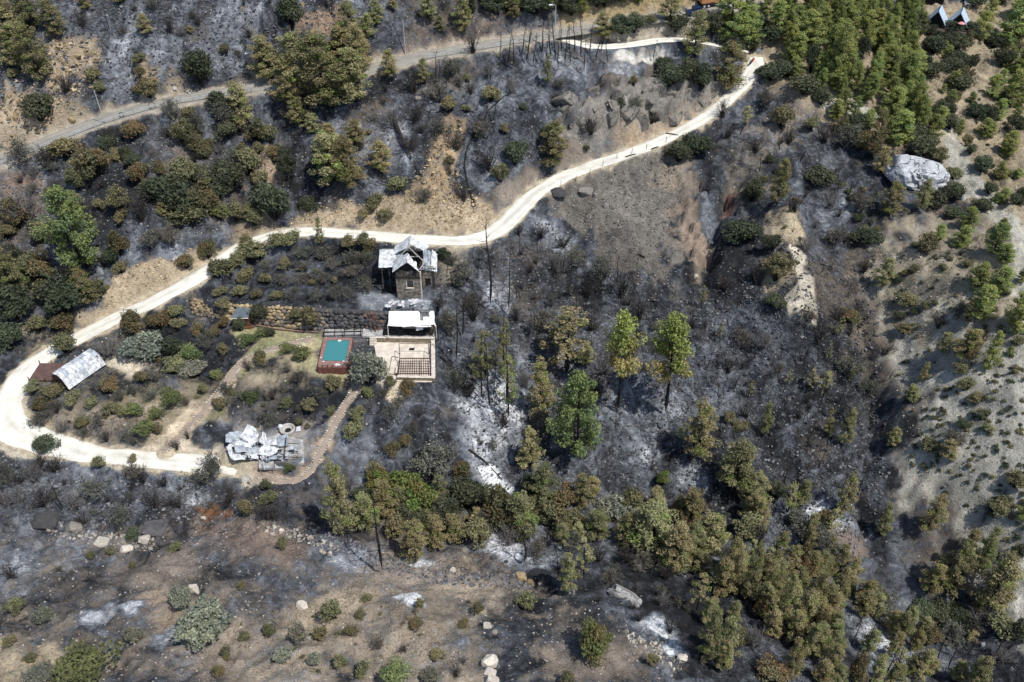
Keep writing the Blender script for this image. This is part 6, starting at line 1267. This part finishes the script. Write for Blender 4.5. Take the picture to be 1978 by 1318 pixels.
o = thing('parasol', 'small pink parasol on the porch of the right A-frame cabin', 'parasol', pb_+np.array([.1, -1.35, -.02])); q = MB(); q.tube([(0, 0, 0), (0, 0, 1.9)], .03, 5); q.build('pole', M['cope'], o); q = MB(); q.lathe([(0, 2.1), (.35, 2.0), (.75, 1.75), (.74, 1.72), (0, 2.0)], 10); q.build('canopy', M['pink'], o)
p = hit(1788, 12)[0]; o = thing('dark_lodge', 'dark flat-roofed lodge cut by the top edge behind the A-frames', 'building', p); q = MB(); q.box(-4.5, 4.0, .4, 5.0, -2.0, 1.6); q.build('wall', M['darkboard'], o); q = MB(); q.box(-4.8, 4.3, -.2, 5.4, 1.604, 1.8); q.build('roof', M['darkboard'], o); q = MB(); q.box(-4.8, 4.3, -.8, -.1, -.2, .0); q.build('balcony', M['deckwood'], o)
for i, (u, v, lab) in enumerate(((1882, 6, 'left white lounger beyond the A-frames'), (1892, 6, 'right white lounger beyond the A-frames'), (1868, 12, 'left of two white benches beyond the A-frames'), (1880, 13, 'right of two white benches beyond the A-frames'))):
    p = hit(u, v)[0]; o = thing('garden_lounger' if i < 2 else 'garden_bench', lab, 'lounger' if i < 2 else 'bench', p); q = MB(); q.box(-.6, .6, -.35, .35, .45, .6); q.build('seat', M['whiteplate'], o); q = MB(); q.slab([(-.6, .36, .61), (.6, .36, .61), (.6, .6, 1.1), (-.6, .6, 1.1)], .06); q.build('backrest', M['whiteplate'], o)
    for x in (-.5, .5):
        q = MB(); q.box(x-.04, x+.04, -.3, .3, 0, .449); q.build('leg', M['whiteplate'], o)
p = hit(1904, 30)[0]; o = boulder(1912, 24, 22, 10, 'pale_rock', 'low white rock right of the A-frame cabins', 333)

# ------------------------------------------------------------------ loose stones, charred sticks, dry grass: nobody could count these
def rotmats(r, n, tilt=3.14):
    q = r.normal(size=(n, 4)); q /= np.linalg.norm(q, axis=1)[:, None]; w, x, y, z = q.T
    return np.stack([np.stack([1-2*(y*y+z*z), 2*(x*y-z*w), 2*(x*z+y*w)], -1), np.stack([2*(x*y+z*w), 1-2*(x*x+z*z), 2*(y*z-x*w)], -1), np.stack([2*(x*z-y*w), 2*(y*z+x*w), 1-2*(x*x+y*y)], -1)], 1)
def region_pts(poly, n, seed):
    r = np.random.RandomState(seed); u = px(poly); h = hit(u[:, 0], u[:, 1])[:, :2]; lo, hi = h.min(0), h.max(0); q = r.uniform(lo, hi, (n*4, 2)); q = q[sdf(h, q[:, 0], q[:, 1]) < 0][:n]
    ok = MASK[np.clip(np.searchsorted(XS, q[:, 0]), 0, nx-1), np.clip(np.searchsorted(YS, q[:, 1]), 0, ny-1)] < .5; return q[ok]
def rubble(name, poly, n, smin, smax, mat, label, seed, sink=.2, pw=2.2, flat=.7):
    r = np.random.RandomState(seed); q = region_pts(poly, n, seed); n = len(q); v, f = ICO0; s = smin+(smax-smin)*r.uniform(0, 1, n)**pw
    R = rotmats(r, n); vv = v[None]*(1+r.uniform(-.35, .25, (n, len(v), 1))); vv = np.einsum('nij,nkj->nki', R, vv*np.stack([np.ones(n), r.uniform(.6, 1, n), r.uniform(.45, .8, n)], -1)[:, None])*s[:, None, None]; vv[..., 2] *= flat
    vv[..., 0] += q[:, 0, None]; vv[..., 1] += q[:, 1, None]; vv[..., 2] += (zat(q[:, 0], q[:, 1])+s*sink)[:, None]
    ff = (f[None]+(np.arange(n)*len(v))[:, None, None]).reshape(-1, 3); tn = np.repeat(r.uniform(.35, 1.2, (n, 1)), len(v), 0)*np.ones(3)
    return tag(link(name, np_mesh(name, vv.reshape(-1, 3), ff, tn, mat)), label, 'stones', kind='stuff')
ICO0 = (np.array([(1, 0, 0), (-1, 0, 0), (0, 1, 0), (0, -1, 0), (0, 0, 1), (0, 0, -1), (.6, .6, .6), (-.6, .6, -.6), (.6, -.6, -.6), (-.6, -.6, .6)]),
        np.array([(4, 0, 6), (4, 6, 2), (0, 2, 6), (2, 1, 7), (2, 7, 5), (1, 5, 7), (0, 5, 8), (0, 8, 3), (3, 8, 5), (4, 9, 3), (4, 1, 9), (1, 3, 9), (4, 3, 0), (0, 5, 2)[::-1], (4, 2, 1), (1, 5, 3)[::-1]]))
def scatmat(name, c):
    t = NT(name); tint = t.attr('tint').outputs['Color']; return t.col(t.mix(1.0, c, tint, 'MULTIPLY'), .95)
R1 = scatmat('loose_grey_stone', (.165, .150, .130)); R2 = scatmat('loose_tan_stone', (.38, .295, .185)); R3 = scatmat('loose_pale_stone', (.36, .325, .275)); R4 = scatmat('loose_sooty_stone', (.085, .082, .082)); R5 = scatmat('loose_ashy_stone', (.15, .15, .158))
rubble('scree_stones', "1056 368;1100 340;1200 304;1300 268;1325 370;1290 460;1312 575;1240 560;1180 505;1110 440", 2600, .05, .30, R1, 'loose grey stones of the scree under the gravel track', 1)
rubble('tan_stones', "470 455;505 415;600 400;790 372;950 392;962 425;905 452;700 440;560 437", 900, .06, .32, R2, 'loose tan stones on the cut bank above the track', 2)
rubble('tan_stones', "160 625;250 515;330 500;430 480;460 470;360 540;240 602", 900, .06, .32, R2, 'loose tan stones on the left cut bank', 3)
rubble('tan_stones', "780 390;835 280;850 235;895 230;890 345;930 390;880 440", 500, .08, .5, R2, 'tan rubble in the strip above the cut bank', 4)
rubble('tan_stones', "0 170;110 85;190 90;190 210;60 290;0 290", 500, .1, .6, R2, 'ochre rubble on the hillside at left', 5)
rubble('pale_stones', "0 1010;480 1010;660 1040;1000 1100;1160 1160;1330 1290;1330 1330;-20 1330", 2200, .03, .17, R3, 'small pale stones strewn over the near slope', 6, .15, 3.2)
rubble('pale_stones', "490 1020;580 1020;660 1060;640 1075;560 1040", 160, .10, .42, R3, 'pale stones of the bank below the collapsed cabin', 7)
rubble('pale_stones', "1190 1210;1260 1240;1330 1285;1300 1300;1220 1250", 160, .08, .36, R3, 'pale stones below the white ash streak', 8)
rubble('pale_stones', "80 1010;300 1040;290 1065;100 1040", 160, .10, .42, R3, 'pale stones along the left gully', 9)
rubble('ashy_stones', "590 1030;700 1050;800 1095;1060 1120;1000 1140;760 1110;620 1060", 900, .07, .36, R5, 'ash-grey rubble along the gully edge', 10)
rubble('ashy_stones', "850 500;1060 430;1290 590;1400 640;1240 930;930 930;860 760", 3200, .06, .36, R5, 'ash-dusted stones on the slope below the house', 11)
rubble('sooty_stones', "850 500;1060 430;1290 590;1420 620;1240 930;930 930;860 760", 2600, .06, .40, R4, 'blackened stones on the slope below the house', 12)
rubble('sooty_stones', "0 0;760 0;720 110;480 160;200 225;0 290", 2400, .08, .48, R4, 'blackened stones on the upper hillside', 13)
rubble('ashy_stones', "0 0;760 0;720 110;480 160;200 225;0 290", 2400, .08, .48, R5, 'ash-grey stones on the upper hillside', 14)
rubble('ashy_stones', "0 320;430 190;720 140;900 110;1000 250;900 380;600 400;200 520;0 640", 3000, .07, .42, R5, 'ash-grey stones between the two roads', 15)
rubble('sooty_stones', "1300 560;1500 480;1690 500;1720 920;1650 1100;1400 1000;1240 900", 3200, .07, .42, R4, 'blackened stones in the right-hand valley', 16)
rubble('ashy_stones', "1300 560;1500 480;1690 500;1720 920;1650 1100;1400 1000;1240 900", 2600, .06, .38, R5, 'ash-grey stones in the right-hand valley', 17)
rubble('ashy_stones', "0 880;480 930;480 990;0 1000", 800, .07, .42, R5, 'ash-grey stones in the left gully', 18)
rubble('pale_stones', "1700 480;1900 470;1978 500;1978 1200;1840 965;1750 930", 1600, .05, .22, R3, 'small stones on the pale slope', 19)
rubble('pale_stones', "700 560;845 575;850 604;690 592", 260, .05, .28, R3, 'pale rubble in the yard of the burnt house', 20)
rubble('tan_stones', "60 800;330 800;440 740;640 640;600 830;300 870;80 820", 260, .04, .13, R3, 'small stones strewn through the garden', 21)
rubble('tan_stones', "680 720;850 745;860 870;690 870", 200, .04, .2, R3, 'small stones on the ashy ground below the patio', 22)
rubble('wreck_rubble', "425 830;500 822;590 840;592 905;500 912;430 895", 500, .05, .30, R5, 'ashy rubble strewn round the collapsed cabin', 23)
rubble('wreck_rubble', "425 830;500 822;590 840;592 905;500 912;430 895", 300, .05, .30, R4, 'black rubble strewn round the collapsed cabin', 24)
def sticks(name, poly, n, lmin, lmax, wid, mat, label, seed, up=.35):
    r = np.random.RandomState(seed); q = region_pts(poly, n, seed); n = len(q); a = r.uniform(0, 6.28, n); L = r.uniform(lmin, lmax, n); e = r.uniform(-.05, up, n)*L
    d = np.stack([np.cos(a)*L, np.sin(a)*L, e], -1); z = zat(q[:, 0], q[:, 1]); o = np.stack([q[:, 0], q[:, 1], z+.03], -1)
    t2 = o+d; t2[:, 2] = np.maximum(zat(t2[:, 0], t2[:, 1])+.06, t2[:, 2]); s = np.stack([-np.sin(a), np.cos(a), np.zeros(n)], -1)*wid; u_ = np.zeros((n, 3)); u_[:, 2] = wid*1.5
    V = np.stack([o-s, o+s, o+u_, t2-s*.4, t2+s*.4, t2+u_*.5], 1).reshape(-1, 3); k = (np.arange(n)*6)[:, None, None]
    F = (np.array([[0, 1, 4, 3], [1, 2, 5, 4], [2, 0, 3, 5]])[None]+k).reshape(-1, 4)
    return tag(link(name, np_mesh(name, V, F, None, mat)), label, 'charred sticks', kind='stuff')
sticks('charred_sticks', "850 500;1060 430;1290 590;1420 620;1700 900;1650 1060;1240 1000;930 930;860 760", 5200, .4, 1.8, .028, M['char'], 'charred sticks lying over the ashy valley', 1)
sticks('charred_sticks', "0 320;430 190;720 140;1080 100;1200 150;900 380;600 400;200 520;0 640", 3600, .4, 1.6, .028, M['char'], 'charred sticks lying between the two roads', 2)
sticks('charred_sticks', "0 0;760 0;1060 0;1060 60;720 110;480 160;200 225;0 290", 2600, .4, 1.6, .028, M['char'], 'charred sticks lying on the upper hillside', 3)
sticks('charred_sticks', "0 870;480 930;660 1000;1000 1040;1350 1120;1978 1180;1978 1318;1340 1318;1150 1150;700 1060;0 1010", 4200, .4, 1.6, .022, M['char'], 'charred sticks lying in the gully', 4)
sticks('burnt_stubble', "0 1010;480 1010;660 1040;1000 1100;1160 1160;1330 1290;1330 1330;-20 1330", 9000, .10, .40, .014, M['char'], 'burnt grass stubble on the near slope', 5, .9)
sticks('burnt_stubble', "390 560;560 465;740 465;740 590;450 580", 2600, .10, .40, .016, M['twiggrey'], 'burnt stubble under the orchard bushes', 6, .9)
sticks('charred_sticks', "1400 300;1480 180;1600 260;1720 380;1690 560;1500 480", 1800, .3, 1.4, .026, M['char'], 'charred sticks on the ridge below the living wood', 7)
def tufts(name, poly, n, s, c, label, seed):
    r = np.random.RandomState(seed); q = region_pts(poly, n, seed); n = len(q); cen = np.stack([q[:, 0], q[:, 1], zat(q[:, 0], q[:, 1])+.06], -1)
    V, C_ = leaves(r, cen, np.full((n, 3), s), 7, s*.55, tints(r, n, (1.2, 1.15, 1), (.7, .75, .7)), .4, .3, .2, .1)
    return tag(link(name, leafmesh(name, [(V, C_)], leafmat(name+'_'+str(seed), c))), label, 'grass', kind='stuff')
tufts('dry_grass', "420 790;478 680;520 640;620 642;612 690;480 712;418 815", 800, .22, (.13, .14, .055), 'green and straw grass beside the garden path', 1)
tufts('dry_grass', "1480 20;1978 0;1978 460;1850 350;1640 250;1520 170", 1800, .26, (.20, .165, .08), 'dry straw grass under the living pines', 2)
tufts('dry_grass', "440 1200;720 1130;950 1140;960 1318;440 1318", 1500, .13, (.26, .205, .12), 'dry straw grass on the near slope', 3)
tufts('dry_grass', "1090 0;1420 0;1300 30;1090 60", 400, .26, (.20, .15, .08), 'dry grass above the upper road', 4)
tufts('dry_grass', "560 430;790 372;950 392;962 425;905 455;700 444", 500, .2, (.24, .18, .09), 'dry grass on the cut bank above the track', 5)
tufts('dry_grass', "60 790;330 800;310 860;150 855", 400, .2, (.17, .14, .08), 'dry grass between the garden bushes', 6)
tufts('dry_grass', "1700 480;1900 470;1978 700;1760 780", 700, .2, (.20, .17, .10), 'dry tufts on the tan ground at right', 7)

# ------------------------------------------------------------------ a label for every plant: what it looks like and where it stands
LMK = [('teal swimming pool', 648, 680), ('burnt stone house', 790, 520), ('white awning', 795, 617), ('cream patio', 780, 700), ('middle of the stone wall', 600, 612), ('left end of the stone wall', 385, 590), ('small slate-roofed hut', 470, 612),
       ('white metal cabin', 145, 722), ('collapsed cabin', 500, 860), ('huge limestone boulder', 1772, 335), ('A-frame cabins', 1825, 30), ('track bend by two tall burnt trunks', 955, 450), ('track bend at the left edge', 18, 810), ('pale slab in the ash', 1222, 1150),
       ('white ash tongue', 955, 930), ('white ash streak', 1285, 1225), ('pale bluff', 1548, 570), ('dark rock face', 1190, 215), ('leaning rock slabs', 1335, 200), ('grey scree', 1200, 430), ('grey pole by the upper road', 200, 212), ('street lamp behind the pines', 492, 135), ('street lamp at the fork', 1072, 45),
       ('fallen charred trunk', 775, 270), ('white boulder on the near slope', 375, 1130), ('cream rock pile', 945, 1275), ('red gully', 1415, 370), ('upper end of the gravel track', 1465, 118), ('pale track at the right edge', 1960, 1130), ('garden path', 400, 785), ('lower path loop', 590, 920),
       ('ochre rocks at top left', 140, 120), ('ochre rocks at the left edge', 50, 225), ('brown rocks at the top', 620, 45), ('tan cut bank', 820, 410), ('left cut bank', 260, 550), ('cable coils on the guard rail', 290, 208), ('bend under the dark rocks', 1080, 345), ('black hose', 900, 320), ('blue pickup', 1340, 18),
       ('right end of the pale slope', 1940, 850), ('left foot of the pale slope', 1770, 930), ('grey dirt track in the wood', 1650, 215), ('dirt track past the boulder', 1880, 350), ('rust-coloured soil', 415, 995), ('black rock ledge in the gully', 300, 1015), ('brown boulder at the shaded hollow', 1020, 1128),
       ('white ash patch near the bottom', 775, 1155), ('lush pine in the ash valley', 1115, 820), ('pine with a bare trunk', 1215, 700), ('big round bush', 1150, 1240), ('lush pine at far left', 160, 440), ('leafy rust and green tree', 790, 950), ('lower right corner', 1978, 1318), ('bottom edge under the pines', 1600, 1318), ('lower left corner', 0, 1318), ('top left corner', 0, 0),
       ('thin pole above the upper road', 783, 75), ('upright pale boulder', 1234, 1095), ('grey soil slip', 1625, 1030), ('silvery bush', 397, 1205), ('upper right corner', 1978, 0), ('right edge of the wood', 1978, 300), ('burnt orchard row', 620, 540), ('white gravel patch by the spur', 1255, 105), ('dark ravine', 1680, 760), ('grey valley floor', 1420, 720), ('scorched grove', 1420, 1080), ('middle of the living wood', 1610, 120), ('upper edge of the living wood', 1570, 12), ('lower tip of the living wood', 1745, 265), ('top of the living wood', 1690, 60), ('heart of the living wood', 1700, 170), ('left flank of the living wood', 1540, 90)]
def topx(p):
    d = np.asarray(p)-np.array([0, 0, CAMZ]); c, s_ = math.cos(PITCH), math.sin(PITCH); dep = d[1]*c-d[2]*s_; return 989+FOC*d[0]/dep, 659-FOC*(d[1]*s_+d[2]*c)/dep
ORD = ['', 'second ', 'third ', 'fourth ', 'fifth ', 'sixth ', 'seventh ', 'eighth ', 'ninth ', 'tenth ', 'eleventh ', 'twelfth ', 'thirteenth ', 'fourteenth ', 'fifteenth ', 'sixteenth ', 'seventeenth ', 'eighteenth ', 'nineteenth ', 'twentieth ', 'twenty-first ', 'twenty-second ', 'twenty-third ', 'twenty-fourth ', 'twenty-fifth ', 'twenty-sixth ', 'twenty-seventh ', 'twenty-eighth ', 'twenty-ninth ', 'thirtieth ']
from collections import defaultdict
bk = defaultdict(list); kinds_ = defaultdict(list)
for q in PLANTS: kinds_[q['kind']].append(q['H'])
for q in PLANTS:
    u, v = topx(q['p']+np.array([0, 0, q['H']*.4])); q['uv'] = (u, v)
    dd = [(math.hypot(u-l[1], (v-l[2])*1.2), i) for i, l in enumerate(LMK)]; d, i = min(dd); nm, lu, lv = LMK[i]; q['d'] = d
    du, dv = u-lu, v-lv; rel = ('right of' if du > 0 else 'left of') if abs(du) > abs(dv)*1.1 else ('below' if dv > 0 else 'above')
    if 'corner' in nm or 'edge' in nm and 'pale track' not in nm and 'rocks' not in nm and 'bend' not in nm: rel = 'near'
    hs_ = sorted(kinds_[q['kind']]); q['sz'] = 'tall ' if q['H'] > hs_[int(len(hs_)*.8)] else ('small ' if q['H'] < hs_[int(len(hs_)*.2)] else '')
    bk[(q['kind'], q['sz'], rel, nm)].append(q)
GRP = {'G': 'green pines of the living wood', 'F': 'lush pines', 'S': 'scorched pines', 'X': 'half-burnt thin pines', 'P': 'tall pines in the ash valley', 'B': 'bare charred trees', 'T': 'burnt twiggy shrubs', 'A': 'ash-grey withered shrubs', 'D': 'dark evergreen shrubs', 'O': 'olive-green shrubs',
       'R': 'rusty scorched shrubs', 'Y': 'grey-green olives', 'K': 'leafy trees in the gully', 'K2': 'round bushes', 'G2': 'fresh green shrubs', 'Y2': 'silvery shrubs'}
for (k, sz, rel, nm), lst in bk.items():
    lst.sort(key=lambda q: q['d']); look = lst[0]['look']
    if look.startswith(('tall ', 'big ')): sz = ''
    for i, q in enumerate(lst):
        q['o']['label'] = (sz+look+' '+rel+' the '+nm) if len(lst) == 1 else (ORD[min(i, 29)]+'nearest '+sz+look+' '+rel+' the '+nm).strip()
        q['o']['group'] = GRP[k]
